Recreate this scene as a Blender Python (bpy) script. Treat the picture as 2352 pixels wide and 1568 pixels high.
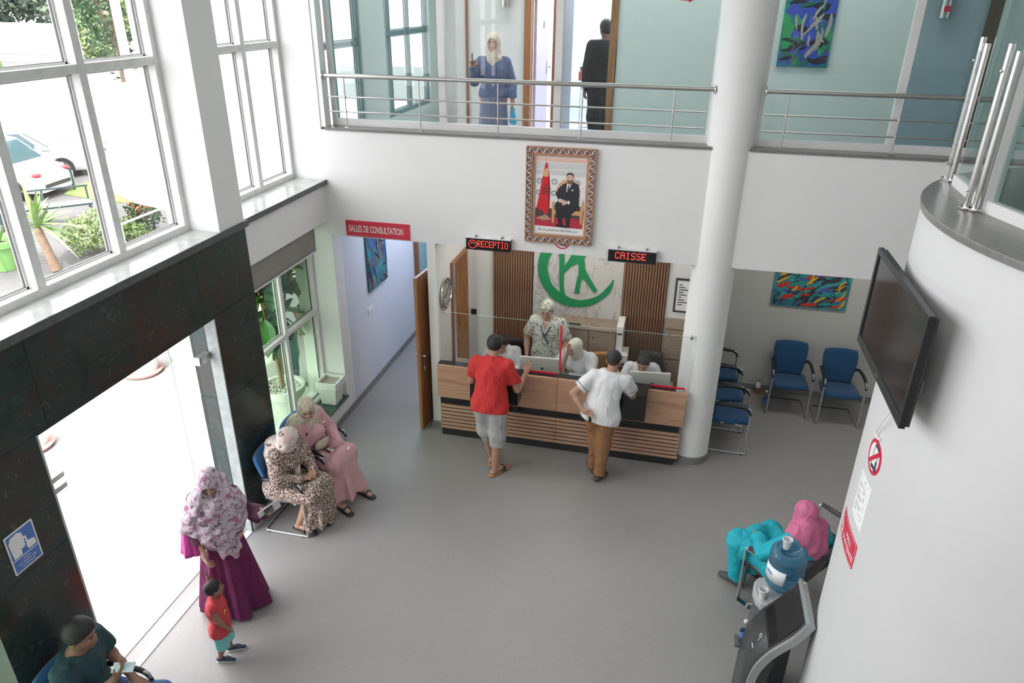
import bpy, bmesh, math, random
import numpy as np
from mathutils import Matrix, Vector, noise as mnoise
random.seed(7)
D = bpy.data
SC = bpy.context.scene
for o in list(D.objects):
    D.objects.remove(o)
COL = SC.collection
PI = math.pi

# ------------------------------------------------------------------ camera, world, sun, exposure
cam = D.objects.new('camera', D.cameras.new('camera'))
COL.objects.link(cam)
SC.camera = cam
cam.data.sensor_width = 36.0
cam.data.lens = 1666.57 / 2352 * 36.0
cam.data.clip_start = 0.05
cam.data.clip_end = 600
_y, _p, _r = math.radians(-12.72), math.radians(25.414), math.radians(0.6926)
_f = Vector((math.sin(_y) * math.cos(_p), math.cos(_y) * math.cos(_p), -math.sin(_p)))
_rt = Vector((math.cos(_y), -math.sin(_y), 0))
_up = _rt.cross(_f)
_rt2 = math.cos(_r) * _rt + math.sin(_r) * _up
_up2 = -math.sin(_r) * _rt + math.cos(_r) * _up
cam.matrix_world = Matrix(((_rt2.x, _up2.x, -_f.x, 0), (_rt2.y, _up2.y, -_f.y, 0), (_rt2.z, _up2.z, -_f.z, 5.2), (0, 0, 0, 1)))

SC.view_settings.view_transform = 'Standard'
SC.view_settings.look = 'None'
SC.view_settings.gamma = 1.0
SC.view_settings.use_curve_mapping = False
SC.view_settings.exposure = 0.80
SC.cycles.use_denoising = True
SC.cycles.max_bounces = 8
SC.cycles.diffuse_bounces = 4
SC.cycles.glossy_bounces = 3
SC.cycles.transmission_bounces = 6
SC.cycles.transparent_max_bounces = 16
SC.cycles.sample_clamp_indirect = 6.0
SC.cycles.caustics_reflective = False
SC.cycles.caustics_refractive = False

world = D.worlds.new('sky')
SC.world = world
world.use_nodes = True
wn = world.node_tree
wn.nodes.clear()
w_out = wn.nodes.new('ShaderNodeOutputWorld')
w_bg = wn.nodes.new('ShaderNodeBackground')
w_bg.inputs[0].default_value = (0.98, 0.965, 1.0, 1)
w_bg.inputs[1].default_value = 3.6
wn.links.new(w_bg.outputs[0], w_out.inputs[0])

def lamp(name, kind, energy, loc, direction=(0, 0, -1), size=None, size_y=None, color=(1, 1, 1), portal=False):
    l = D.lights.new(name, kind)
    l.energy = energy
    l.color = color
    if kind == 'AREA':
        l.shape = 'RECTANGLE'
        l.size, l.size_y = size, size_y or size
        if portal:
            l.cycles.is_portal = True
    o = D.objects.new(name, l)
    COL.objects.link(o)
    o.location = loc
    o.rotation_euler = Vector(direction).to_track_quat('-Z', 'Y').to_euler()
    return o

sun = lamp('sun', 'SUN', 2.6, (0, -20, 30), (-0.15, 0.48, -0.86), color=(1.0, 0.96, 0.9))
sun.data.angle = 0.01
# daylight openings of the hall: portals in the tall windows
lamp('portal_window', 'AREA', 1, (-4.62, 3.4, 5.25), (1, 0, 0), 4.6, 4.1, portal=True)
lamp('portal_window', 'AREA', 1, (-4.62, 0.0, 5.25), (1, 0, 0), 4.6, 4.1, portal=True)

# area lamps under the ceilings, some of them added fill
lamp('fill_light_hall', 'AREA', 45, (0.5, 2.0, 7.35), (0, 0, -1), 3.5, 5.0, (1.0, 0.99, 0.97))  # added fill for the hall, no lamp known there
lamp('ceiling_light_corridor', 'AREA', 22, (-3.45, 10.3, 2.88), (0, 0, -1), 0.5, 3.0, (0.72, 0.82, 1.0))
lamp('fill_light_office', 'AREA', 10, (-1.3, 8.6, 2.88), (0, 0, -1), 2.0, 0.4, (1.0, 0.97, 0.92))  # fill added over the reception, without a known lamp
lamp('ceiling_light_upper', 'AREA', 42, (-0.5, 9.1, 6.55), (0, 0, -1), 6.0, 0.6, (1.0, 1.0, 0.98))
lamp('fill_light_waiting', 'AREA', 9, (2.2, 8.9, 2.88), (0, 0, -1), 1.5, 0.5, (1.0, 0.98, 0.92))  # added to brighten the dim waiting corner
lamp('ceiling_light_upper_room', 'AREA', 170, (-1.0, 12.2, 6.55), (0, 0, -1), 2.5, 2.5, (0.95, 0.93, 1.0))

# ------------------------------------------------------------------ materials
MATS = {}
def nmat(name):
    m = D.materials.new(name)
    m.use_nodes = True
    nt = m.node_tree
    b = nt.nodes['Principled BSDF']
    MATS[name] = m
    return m, nt, b

def lk(nt, a, b):
    nt.links.new(a, b)

def tex_coord(nt, scale=(1, 1, 1), kind='Object', rot=(0, 0, 0)):
    t = nt.nodes.new('ShaderNodeTexCoord')
    mp = nt.nodes.new('ShaderNodeMapping')
    mp.inputs['Scale'].default_value = scale
    mp.inputs['Rotation'].default_value = rot
    lk(nt, t.outputs[kind], mp.inputs['Vector'])
    return mp.outputs['Vector']

def ramp(nt, fac, stops, interp='LINEAR'):
    r = nt.nodes.new('ShaderNodeValToRGB')
    r.color_ramp.interpolation = interp
    e = r.color_ramp.elements
    while len(e) < len(stops):
        e.new(0.5)
    for i, (p, c) in enumerate(stops):
        e[i].position = p
        e[i].color = (c[0], c[1], c[2], 1)
    lk(nt, fac, r.inputs[0])
    return r.outputs[0]

def noise_tex(nt, vec, scale=5, detail=3, rough=0.5, dist=0.0):
    n = nt.nodes.new('ShaderNodeTexNoise')
    n.inputs['Scale'].default_value = scale
    n.inputs['Detail'].default_value = detail
    n.inputs['Roughness'].default_value = rough
    n.inputs['Distortion'].default_value = dist
    lk(nt, vec, n.inputs['Vector'])
    return n.outputs['Fac']

def bump(nt, b, h, strength=0.2, dist=0.01):
    bp = nt.nodes.new('ShaderNodeBump')
    bp.inputs['Strength'].default_value = strength
    bp.inputs['Distance'].default_value = dist
    lk(nt, h, bp.inputs['Height'])
    lk(nt, bp.outputs[0], b.inputs['Normal'])

def M(name, col, rough=0.6, metal=0.0, spec=0.5, var=0.04, vscale=6.0, bstr=0.0, bscale=60.0, coat=0.0, sheen=0.0, wrinkle=0.0):
    """plain surface with a little procedural variation of its colour and relief"""
    if name in MATS:
        return MATS[name]
    m, nt, b = nmat(name)
    vec = tex_coord(nt)
    n = noise_tex(nt, vec, vscale, 4, 0.6)
    lo = [max(0, c * (1 - var)) for c in col]
    hi = [min(1, c * (1 + var)) for c in col]
    lk(nt, ramp(nt, n, [(0.3, lo), (0.7, hi)]), b.inputs['Base Color'])
    b.inputs['Roughness'].default_value = rough
    b.inputs['Metallic'].default_value = metal
    b.inputs['Specular IOR Level'].default_value = spec
    b.inputs['Coat Weight'].default_value = coat
    b.inputs['Sheen Weight'].default_value = sheen
    if bstr:
        bump(nt, b, noise_tex(nt, vec, bscale, 3), bstr, 0.005)
    if wrinkle:
        cloth_bump(nt, b, vec, wrinkle)
    return m

def cloth_bump(nt, b, vec, k):
    mp = nt.nodes.new('ShaderNodeMapping'); mp.inputs['Scale'].default_value = (1.0, 1.0, 0.45)
    lk(nt, vec, mp.inputs['Vector'])
    bump(nt, b, noise_tex(nt, mp.outputs[0], 9, 2.0, 0.5, 0.7), k, 0.045)

def glass_mat(name, tint=(0.97, 0.975, 0.975), rough=0.0, refl=1.0):
    m = D.materials.new(name)
    m.use_nodes = True
    nt = m.node_tree
    nt.nodes.clear()
    out = nt.nodes.new('ShaderNodeOutputMaterial')
    mix = nt.nodes.new('ShaderNodeMixShader')
    tr = nt.nodes.new('ShaderNodeBsdfTransparent')
    gl = nt.nodes.new('ShaderNodeBsdfGlossy')
    fr = nt.nodes.new('ShaderNodeFresnel')
    fr.inputs['IOR'].default_value = 1.35 if refl < 1 else 1.5
    tr.inputs[0].default_value = (*tint, 1)
    gl.inputs[0].default_value = (1, 1, 1, 1)
    gl.inputs['Roughness'].default_value = rough
    ge = nt.nodes.new('ShaderNodeNewGeometry')
    mu = nt.nodes.new('ShaderNodeMath'); mu.operation = 'MULTIPLY_ADD'     # the back of a pane reflects nothing more
    mu.inputs[1].default_value = -1.0; mu.inputs[2].default_value = 1.0
    lk(nt, ge.outputs['Backfacing'], mu.inputs[0])
    mm = nt.nodes.new('ShaderNodeMath'); mm.operation = 'MULTIPLY'
    lk(nt, mu.outputs[0], mm.inputs[0]); lk(nt, fr.outputs[0], mm.inputs[1])
    lk(nt, mm.outputs[0], mix.inputs[0])
    lk(nt, tr.outputs[0], mix.inputs[1])
    lk(nt, gl.outputs[0], mix.inputs[2])
    lk(nt, mix.outputs[0], out.inputs[0])
    MATS[name] = m
    return m

def emit_mat(name, col, s):
    m, nt, b = nmat(name)
    b.inputs['Base Color'].default_value = (*col, 1)
    b.inputs['Emission Color'].default_value = (*col, 1)
    b.inputs['Emission Strength'].default_value = s
    return m

def wood_mat(name, c1, c2, scale=(1, 1, 1), rough=0.35, grain=6.0):
    m, nt, b = nmat(name)
    v = tex_coord(nt, scale)
    n = noise_tex(nt, v, grain, 5, 0.6, 0.4)
    n2 = noise_tex(nt, v, grain * 5, 3, 0.5)
    mx = nt.nodes.new('ShaderNodeMath'); mx.operation = 'MULTIPLY_ADD'
    lk(nt, n2, mx.inputs[0]); mx.inputs[1].default_value = 0.25
    lk(nt, n, mx.inputs[2])
    lk(nt, ramp(nt, mx.outputs[0], [(0.42, c1), (0.62, c2), (0.8, c1)]), b.inputs['Base Color'])
    b.inputs['Roughness'].default_value = rough
    bump(nt, b, n2, 0.08, 0.003)
    return m

# ------------------------------------------------------------------ object helpers
WM = {}
def wm(o):
    return WM[o.name]

def rotz(a):
    return Matrix.Rotation(a, 4, 'Z')

def frame(loc, rz=0.0):
    return Matrix.Translation(Vector(loc)) @ rotz(rz)

def thing(name, label, cat, loc=(0, 0, 0), rz=0.0, group=None, mw=None):
    o = D.objects.new(name, None)
    o.empty_display_size = 0.1
    COL.objects.link(o)
    m = mw if mw is not None else frame(loc, rz)
    o.matrix_world = m
    WM[o.name] = m.copy()
    o['label'] = label
    o['category'] = cat
    if group:
        o['group'] = group
    return o

def tag(o, label=None, cat=None, group=None, kind=None):
    if label: o['label'] = label
    if cat: o['category'] = cat
    if group: o['group'] = group
    if kind: o['kind'] = kind
    return o

def mesh_obj(name, me, parent=None, world_verts=True, loc=None):
    """link a mesh whose vertices are in world space; its origin goes to its base (top level) or to its parent's frame"""
    o = D.objects.new(name, me)
    COL.objects.link(o)
    if parent is not None:
        inv = wm(parent).inverted()
        me.transform(inv)
        o.parent = parent
        WM[o.name] = wm(parent).copy()
    else:
        n = len(me.vertices)
        co = np.empty(n * 3, 'f')
        me.vertices.foreach_get('co', co)
        co = co.reshape(-1, 3)
        c = (co.min(0) + co.max(0)) / 2
        c[2] = co[:, 2].min()
        me.transform(Matrix.Translation(-Vector([float(x) for x in c])))
        o.location = [float(x) for x in c]
        WM[o.name] = Matrix.Translation(Vector([float(x) for x in c]))
    return o

class G:
    def __init__(s, T=None):
        s.v = []; s.f = []; s.T = T
    def add(s, vs, fs):
        n = len(s.v)
        if s.T is not None:
            vs = [s.T @ Vector(v) for v in vs]
        s.v += [tuple(v) for v in vs]
        s.f += [tuple(i + n for i in f) for f in fs]
        return s
    def box(s, x0, x1, y0, y1, z0, z1, T=None):
        vs = [(x, y, z) for z in (z0, z1) for y in (y0, y1) for x in (x0, x1)]
        if T is not None:
            vs = [T @ Vector(v) for v in vs]
        return s.add(vs, [(0, 2, 3, 1), (4, 5, 7, 6), (0, 1, 5, 4), (2, 6, 7, 3), (0, 4, 6, 2), (1, 3, 7, 5)])
    def bar(s, p, q, w, h, up=(0, 0, 1)):
        p, q = Vector(p), Vector(q)
        d = (q - p).normalized()
        up = Vector(up)
        sd = d.cross(up)
        if sd.length < 1e-4:
            sd = d.cross(Vector((0, 1, 0)))
        sd.normalize()
        u = sd.cross(d)
        vs = []
        for c in (p, q):
            for a, b in ((-1, -1), (1, -1), (1, 1), (-1, 1)):
                vs.append(c + sd * a * w / 2 + u * b * h / 2)
        return s.add(vs, [(3, 2, 1, 0), (4, 5, 6, 7), (0, 1, 5, 4), (1, 2, 6, 5), (2, 3, 7, 6), (3, 0, 4, 7)])
    def tube(s, pts, r, n=8, closed=False, rs=None):
        pts = [Vector(p) for p in pts]
        m = len(pts)
        tans = []
        for i in range(m):
            if closed:
                t = pts[(i + 1) % m] - pts[i - 1]
            else:
                t = pts[min(i + 1, m - 1)] - pts[max(i - 1, 0)]
            tans.append(t.normalized() if t.length > 1e-9 else Vector((0, 0, 1)))
        u = tans[0].orthogonal().normalized()
        vs = []
        for i in range(m):
            t = tans[i]
            u = (u - t * u.dot(t))
            u = u.normalized() if u.length > 1e-6 else t.orthogonal().normalized()
            w = t.cross(u)
            rr = rs[i] if rs else r
            for k in range(n):
                a = 2 * PI * k / n
                vs.append(pts[i] + (u * math.cos(a) + w * math.sin(a)) * rr)
        fs = []
        for i in range(m if closed else m - 1):
            j = (i + 1) % m
            for k in range(n):
                k2 = (k + 1) % n
                fs.append((i * n + k, i * n + k2, j * n + k2, j * n + k))
        if not closed:
            fs.append(tuple(range(n))[::-1])
            fs.append(tuple((m - 1) * n + k for k in range(n)))
        return s.add(vs, fs)
    def lathe(s, prof, c=(0, 0, 0), n=24, T=None, cap=True):
        vs = []; fs = []
        for r, z in prof:
            for k in range(n):
                a = 2 * PI * k / n
                vs.append((c[0] + r * math.cos(a), c[1] + r * math.sin(a), c[2] + z))
        for i in range(len(prof) - 1):
            for k in range(n):
                k2 = (k + 1) % n
                fs.append((i * n + k, i * n + k2, (i + 1) * n + k2, (i + 1) * n + k))
        if cap:
            fs.append(tuple(range(n))[::-1])
            fs.append(tuple((len(prof) - 1) * n + k for k in range(n)))
        if T is not None:
            vs = [T @ Vector(v) for v in vs]
        return s.add(vs, fs)
    def prism(s, pts, o, ax, ay, an, t):
        """polygon pts (2D) in plane o + x*ax + y*ay, extruded by t along an"""
        o, ax, ay, an = Vector(o), Vector(ax), Vector(ay), Vector(an)
        n = len(pts)
        vs = [o + ax * p[0] + ay * p[1] for p in pts] + [o + ax * p[0] + ay * p[1] + an * t for p in pts]
        fs = [tuple(range(n))[::-1], tuple(range(n, 2 * n))]
        fs += [(i, (i + 1) % n, n + (i + 1) % n, n + i) for i in range(n)]
        return s.add(vs, fs)
    def grid(s, rows):
        """rows of equal length of points -> sheet"""
        n = len(rows[0])
        vs = [p for r in rows for p in r]
        fs = []
        for i in range(len(rows) - 1):
            for k in range(n - 1):
                fs.append((i * n + k, i * n + k + 1, (i + 1) * n + k + 1, (i + 1) * n + k))
        return s.add(vs, fs)
    def ball(s, c, r, n=12, T=None):
        m = max(4, n // 2)
        rx, ry, rz = (r, r, r) if isinstance(r, (int, float)) else r
        vs = []; fs = []
        for i in range(1, m):
            p = PI * i / m
            for k in range(n):
                a = 2 * PI * k / n
                vs.append((rx * math.sin(p) * math.cos(a), ry * math.sin(p) * math.sin(a), -rz * math.cos(p)))
        b0 = len(vs); vs += [(0, 0, -rz), (0, 0, rz)]
        for i in range(m - 2):
            for k in range(n):
                k2 = (k + 1) % n
                fs.append((i * n + k, i * n + k2, (i + 1) * n + k2, (i + 1) * n + k))
        for k in range(n):
            k2 = (k + 1) % n
            fs.append((b0, k2, k)); fs.append((b0 + 1, (m - 2) * n + k, (m - 2) * n + k2))
        c = Vector(c)
        if T is not None:
            vs = [c + T @ Vector(v) for v in vs]
        else:
            vs = [c + Vector(v) for v in vs]
        return s.add(vs, fs)
    def build(s, name, mat, parent=None, smooth=False, bev=0.0, solid=0.0):
        me = D.meshes.new(name)
        me.from_pydata([tuple(v) for v in s.v], [], s.f)
        bm = bmesh.new(); bm.from_mesh(me)
        bmesh.ops.recalc_face_normals(bm, faces=bm.faces)
        bm.to_mesh(me); bm.free()
        me.materials.append(MATS[mat] if isinstance(mat, str) else mat)
        if smooth:
            me.polygons.foreach_set('use_smooth', [True] * len(me.polygons))
            if smooth != 'all':
                me.set_sharp_from_angle(angle=math.radians(35))
        o = mesh_obj(name, me, parent)
        if bev:
            md = o.modifiers.new('bevel', 'BEVEL'); md.width = bev; md.segments = 2; md.limit_method = 'ANGLE'
        if solid:
            md = o.modifiers.new('solid', 'SOLIDIFY'); md.thickness = solid; md.offset = 0
        return o

def struct(name, g, mat, **k):
    o = g.build(name, mat, **k)
    if k.get('parent') is None:
        o['kind'] = 'structure'
    return o

def copy_tree(root, loc=None, rz=None, label=None, parent=None, mw=None):
    r = root.copy(); COL.objects.link(r)
    if parent is not None: r.parent = parent
    else:
        if mw is None:
            mw = frame(loc if loc is not None else root.location, rz if rz is not None else root.rotation_euler.z)
        r.matrix_world = mw
        WM[r.name] = mw.copy()
    if label: r['label'] = label
    for ch in root.children:
        copy_tree(ch, parent=r)
    return r

def text(name, s, mat, o, ax, ay, w=None, h=0.1, parent=None, t=0.002, align='CENTER', bold=0.0, mapf=None):
    """lettering: o is the anchor (centre by default), ax/ay the reading and up directions, w the wanted width"""
    cu = D.curves.new(name, 'FONT')
    cu.body = s
    cu.size = 1.0
    cu.align_x = align; cu.align_y = 'CENTER'
    cu.resolution_u = 3
    cu.offset = bold
    tmp = D.objects.new('tmp_text', cu)
    COL.objects.link(tmp)
    bpy.context.view_layer.update()
    me = D.meshes.new_from_object(tmp.evaluated_get(bpy.context.evaluated_depsgraph_get()))
    D.objects.remove(tmp)
    n = len(me.vertices)
    co = np.empty(n * 3, 'f'); me.vertices.foreach_get('co', co); co = co.reshape(-1, 3)
    mn, mx = co.min(0), co.max(0)
    sx = (w / (mx[0] - mn[0])) if w else h / (mx[1] - mn[1])
    sy = h / (mx[1] - mn[1])
    cx = (mn[0] + mx[0]) / 2 if align == 'CENTER' else mn[0]
    cy = (mn[1] + mx[1]) / 2
    ax, ay, o = Vector(ax).normalized(), Vector(ay).normalized(), Vector(o)
    an = ax.cross(ay)
    if mapf:
        out = [mapf(float((c[0] - cx) * sx), float((c[1] - cy) * sy)) for c in co]
    else:
        out = [o + ax * float((c[0] - cx) * sx) + ay * float((c[1] - cy) * sy) + an * t for c in co]
    me.vertices.foreach_set('co', [x for p in out for x in p])
    me.materials.clear()
    me.materials.append(MATS[mat] if isinstance(mat, str) else mat)
    me.update()
    return mesh_obj(name, me, parent)
# ------------------------------------------------------------------ the surfaces of the place
M('white_paint', (0.85, 0.85, 0.84), 0.75, var=0.015, vscale=1.5, bstr=0.05, bscale=90)
M('white_paint_aged', (0.67, 0.67, 0.665), 0.75, var=0.03, vscale=2.5, bstr=0.1, bscale=40)
M('ceiling_white', (0.8, 0.8, 0.78), 0.85, var=0.01)
M('lilac_paint', (0.70, 0.72, 0.80), 0.7, var=0.01)
M('blue_paint', (0.50, 0.60, 0.82), 0.7, var=0.02)
M('stone_grey', (0.20, 0.195, 0.185), 0.3, var=0.15, vscale=30)
M('stone_sill', (0.46, 0.48, 0.46), 0.18, var=0.15, vscale=10)
M('stone_dark_edge', (0.10, 0.11, 0.11), 0.4, var=0.3, vscale=25)
M('skirting_grey', (0.24, 0.24, 0.235), 0.6, var=0.05)
M('aluminium_white', (0.80, 0.80, 0.79), 0.4, var=0.02)
M('aluminium_aged', (0.72, 0.73, 0.71), 0.45, var=0.08, vscale=14)
M('seal_dark', (0.10, 0.10, 0.10), 0.6)
M('chrome', (0.72, 0.71, 0.69), 0.18, metal=1.0, var=0.02)
M('steel_satin', (0.50, 0.49, 0.47), 0.32, metal=1.0, var=0.03)
M('black_plastic', (0.018, 0.018, 0.02), 0.35)
M('black_matt', (0.03, 0.03, 0.032), 0.6)
M('black_gloss', (0.012, 0.013, 0.015), 0.12, spec=0.6)
M('dark_laminate', (0.022, 0.024, 0.027), 0.3)
M('red_sign', (0.66, 0.030, 0.075), 0.35)
M('red_tape', (0.75, 0.02, 0.06), 0.5)
M('white_gloss', (0.85, 0.85, 0.84), 0.3, var=0.01)
M('white_print', (0.86, 0.86, 0.85), 0.45, var=0.01)
M('blue_sign', (0.09, 0.20, 0.55), 0.35)
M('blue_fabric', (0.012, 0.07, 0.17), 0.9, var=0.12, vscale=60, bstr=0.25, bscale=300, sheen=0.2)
M('blue_fabric_bright', (0.03, 0.14, 0.34), 0.85, var=0.12, vscale=60, bstr=0.25, bscale=300, sheen=0.2)  # brighter blue than the other chair fabric
M('paper', (0.86, 0.86, 0.86), 0.7, var=0.02)
M('paper_yellow', (0.85, 0.68, 0.22), 0.7)
M('monitor_white', (0.78, 0.77, 0.72), 0.4, var=0.02)
M('green_logo', (0.02, 0.27, 0.10), 0.45)
M('clip_grey', (0.25, 0.25, 0.25), 0.4, metal=0.6)
M('pot_white', (0.82, 0.83, 0.80), 0.4)
M('terracotta', (0.60, 0.38, 0.34), 0.8, var=0.1)
M('soil_pebbles', (0.45, 0.42, 0.34), 0.9, var=0.6, vscale=120, bstr=1.0, bscale=120)
M('pebble_white', (0.70, 0.70, 0.66), 0.7, var=0.2, vscale=40)
M('blind_fabric', (0.30, 0.29, 0.26), 0.85, var=0.03, bstr=0.1, bscale=250)
M('wood_jamb', (0.26, 0.11, 0.045), 0.4, var=0.2, vscale=12)
wood_mat('oak_panel', (0.44, 0.235, 0.145), (0.60, 0.355, 0.235), (0.6, 0.6, 9), 0.35, 1.6)
wood_mat('oak_slat', (0.46, 0.26, 0.17), (0.60, 0.37, 0.26), (1.2, 1.2, 14), 0.4, 1.6)
wood_mat('slat_walnut', (0.20, 0.10, 0.055), (0.30, 0.165, 0.10), (12, 12, 1.0), 0.45, 2.0)
wood_mat('door_wood', (0.24, 0.10, 0.04), (0.42, 0.19, 0.08), (10, 10, 0.8), 0.35, 2.0)
wood_mat('cabinet_wood', (0.22, 0.16, 0.12), (0.34, 0.26, 0.20), (1.0, 1.0, 9), 0.45, 2.0)
glass_mat('glass_clear')
glass_mat('glass_bluegreen', (0.78, 0.86, 0.85))
glass_mat('glass_door', (0.95, 0.99, 1.0))
glass_mat('glass_green_reflection', (0.80, 0.92, 0.79))  # green tint stands in for greenery mirrored in the niche panes
glass_mat('screen_glass', (0.95, 0.96, 0.955))
emit_mat('led_red', (1.0, 0.05, 0.04), 1.3)

def _marble():
    m, nt, b = nmat('green_marble')
    v = tex_coord(nt, (1, 1, 1))
    n1 = noise_tex(nt, v, 2.2, 9, 0.65, 0.8)
    n2 = noise_tex(nt, v, 9, 6, 0.7, 1.5)
    c = ramp(nt, n1, [(0.30, (0.016, 0.027, 0.025)), (0.48, (0.028, 0.045, 0.042)), (0.60, (0.040, 0.034, 0.028)), (0.75, (0.045, 0.070, 0.060))])
    v2 = ramp(nt, n2, [(0.60, (0, 0, 0)), (0.66, (0.035, 0.055, 0.045)), (0.70, (0, 0, 0))])
    mx = nt.nodes.new('ShaderNodeMixRGB'); mx.blend_type = 'ADD'; mx.inputs[0].default_value = 1
    lk(nt, c, mx.inputs[1]); lk(nt, v2, mx.inputs[2])
    lk(nt, mx.outputs[0], b.inputs['Base Color'])
    b.inputs['Roughness'].default_value = 0.22
_marble()

def _green_slab():
    m, nt, b = nmat('green_slab')
    v = tex_coord(nt)
    n1 = noise_tex(nt, v, 8, 8, 0.7, 0.8)
    lk(nt, ramp(nt, n1, [(0.35, (0.01, 0.035, 0.022)), (0.55, (0.03, 0.09, 0.06)), (0.75, (0.09, 0.17, 0.13))]), b.inputs['Base Color'])
    b.inputs['Roughness'].default_value = 0.2
_green_slab()

def _floor():
    m, nt, b = nmat('vinyl_floor')
    v = tex_coord(nt, kind='Object')
    n1 = noise_tex(nt, v, 140, 2, 0.5)
    n2 = noise_tex(nt, v, 1.1, 4, 0.6)
    c = ramp(nt, n1, [(0.3, (0.285, 0.272, 0.262)), (0.7, (0.355, 0.342, 0.33))])
    mx = nt.nodes.new('ShaderNodeMixRGB'); mx.blend_type = 'MULTIPLY'; mx.inputs[0].default_value = 1
    lk(nt, c, mx.inputs[1]); lk(nt, ramp(nt, n2, [(0.3, (0.93, 0.93, 0.93)), (0.7, (1, 1, 1))]), mx.inputs[2])
    lk(nt, mx.outputs[0], b.inputs['Base Color'])
    b.inputs['Roughness'].default_value = 0.42
    bump(nt, b, n1, 0.05, 0.002)
_floor()

def _logo_marble():
    m, nt, b = nmat('white_marble')
    v = tex_coord(nt, (1.0, 1.0, 0.55), rot=(0, 0.5, 0))
    n = noise_tex(nt, v, 3.0, 10, 0.65, 1.4)
    lk(nt, ramp(nt, n, [(0.0, (0.62, 0.60, 0.57)), (0.485, (0.62, 0.60, 0.57)), (0.505, (0.36, 0.35, 0.33)), (0.525, (0.63, 0.61, 0.58)), (1, (0.66, 0.64, 0.61))]), b.inputs['Base Color'])
    b.inputs['Roughness'].default_value = 0.35
_logo_marble()
# ================================================================== THE SETTING
HALL_H = 7.4
g = G().box(-4.34, 6.5, -3.2, 13.2, -0.12, 0.0)
struct('floor', g, 'vinyl_floor')

# --- left wall, white parts (pillars, header over the windows, behind the camera)
def wall(name, boxes, mat='white_paint', parent=None):
    g = G()
    for b in boxes:
        g.box(*b)
    return struct(name, g, mat, parent=parent)

wall_left = wall('wall_left', [
    (-4.55, -4.03, 5.66, 6.06, 3.2, HALL_H),            # pillar between the tall windows
    (-4.55, -4.03, 1.70, 2.10, 3.2, HALL_H),
    (-4.60, -4.05, -3.2, 6.06, 7.1, HALL_H),             # header
    (-4.60, -4.05, 6.06, 7.95, 7.1, HALL_H),
    (-4.35, -4.05, -3.2, 2.64, 0.0, 0.3),
    (-4.35, -4.05, -3.2, 0.9, 0.3, 3.2),
    (-4.35, -4.08, 0.9, 2.64, 2.7, 3.2),
    (-4.60, -4.35, -3.2, 6.06, 2.9, 3.2),
    (-4.55, -4.05, -3.2, -2.3, 3.2, 7.1),
    (-4.60, -4.08, 6.06, 7.85, 2.73, 3.2),               # fascia over the niche
    (-4.35, -4.05, 6.06, 7.85, 0.0, 0.28),               # low wall under the niche sill
    (-4.60, -4.35, 6.00, 6.06, 0.0, 3.2),
    (-4.60, -4.35, 6.06, 7.95, 0.0, 0.28),
    (-4.60, -4.05, 7.85, 8.10, 0.0, HALL_H),
])
# dark green marble cladding round the entrance, slab by slab
SL = [(2.64, 3.43, 2.5, 3.2), (3.43, 5.23, 2.5, 3.2), (5.23, 6.06, 2.5, 3.2),
      (2.64, 3.32, 1.62, 2.5), (2.64, 3.32, 0.0, 1.62), (5.38, 6.06, 1.62, 2.5), (5.38, 6.06, 0.0, 1.62)]
J = 0.002
for i, (y0, y1, z0, z1) in enumerate(SL):
    g = G().box(-4.35 + 0.004 * (i % 2), -4.03, y0 + J, y1 - J, z0 + J, z1 - J)
    g.build('marble_slab', 'green_marble', wall_left)
# light stone lining of the door reveal
G().box(-4.15, -4.034, 5.362, 5.378, 0, 2.49).build('door_reveal', 'stone_sill', wall_left)
G().box(-4.15, -4.034, 3.322, 3.338, 0, 2.49).build('door_reveal', 'stone_sill', wall_left)
G().box(-4.36, -4.03, 3.33, 5.38, 2.485, 2.5).build('door_lintel', 'green_marble', wall_left)
# window sills
G().box(-4.46, -4.015, 2.10, 6.07, 3.2, 3.225).build('sill', 'stone_sill', wall_left, bev=0.003)
G().box(-4.015, -4.005, 2.10, 6.09, 3.165, 3.228).build('sill_edge', 'stone_dark_edge', wall_left)
G().box(-4.46, -4.045, 6.09, 7.85, 3.2, 3.225).build('sill', 'stone_sill', wall_left, bev=0.003)
G().box(-4.045, -4.035, 6.09, 7.85, 3.17, 3.227).build('sill_edge', 'stone_dark_edge', wall_left)
G().box(-4.36, -4.03, 6.06, 7.87, 0.28, 0.305).build('niche_sill', 'green_slab', wall_left, bev=0.003)

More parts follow.
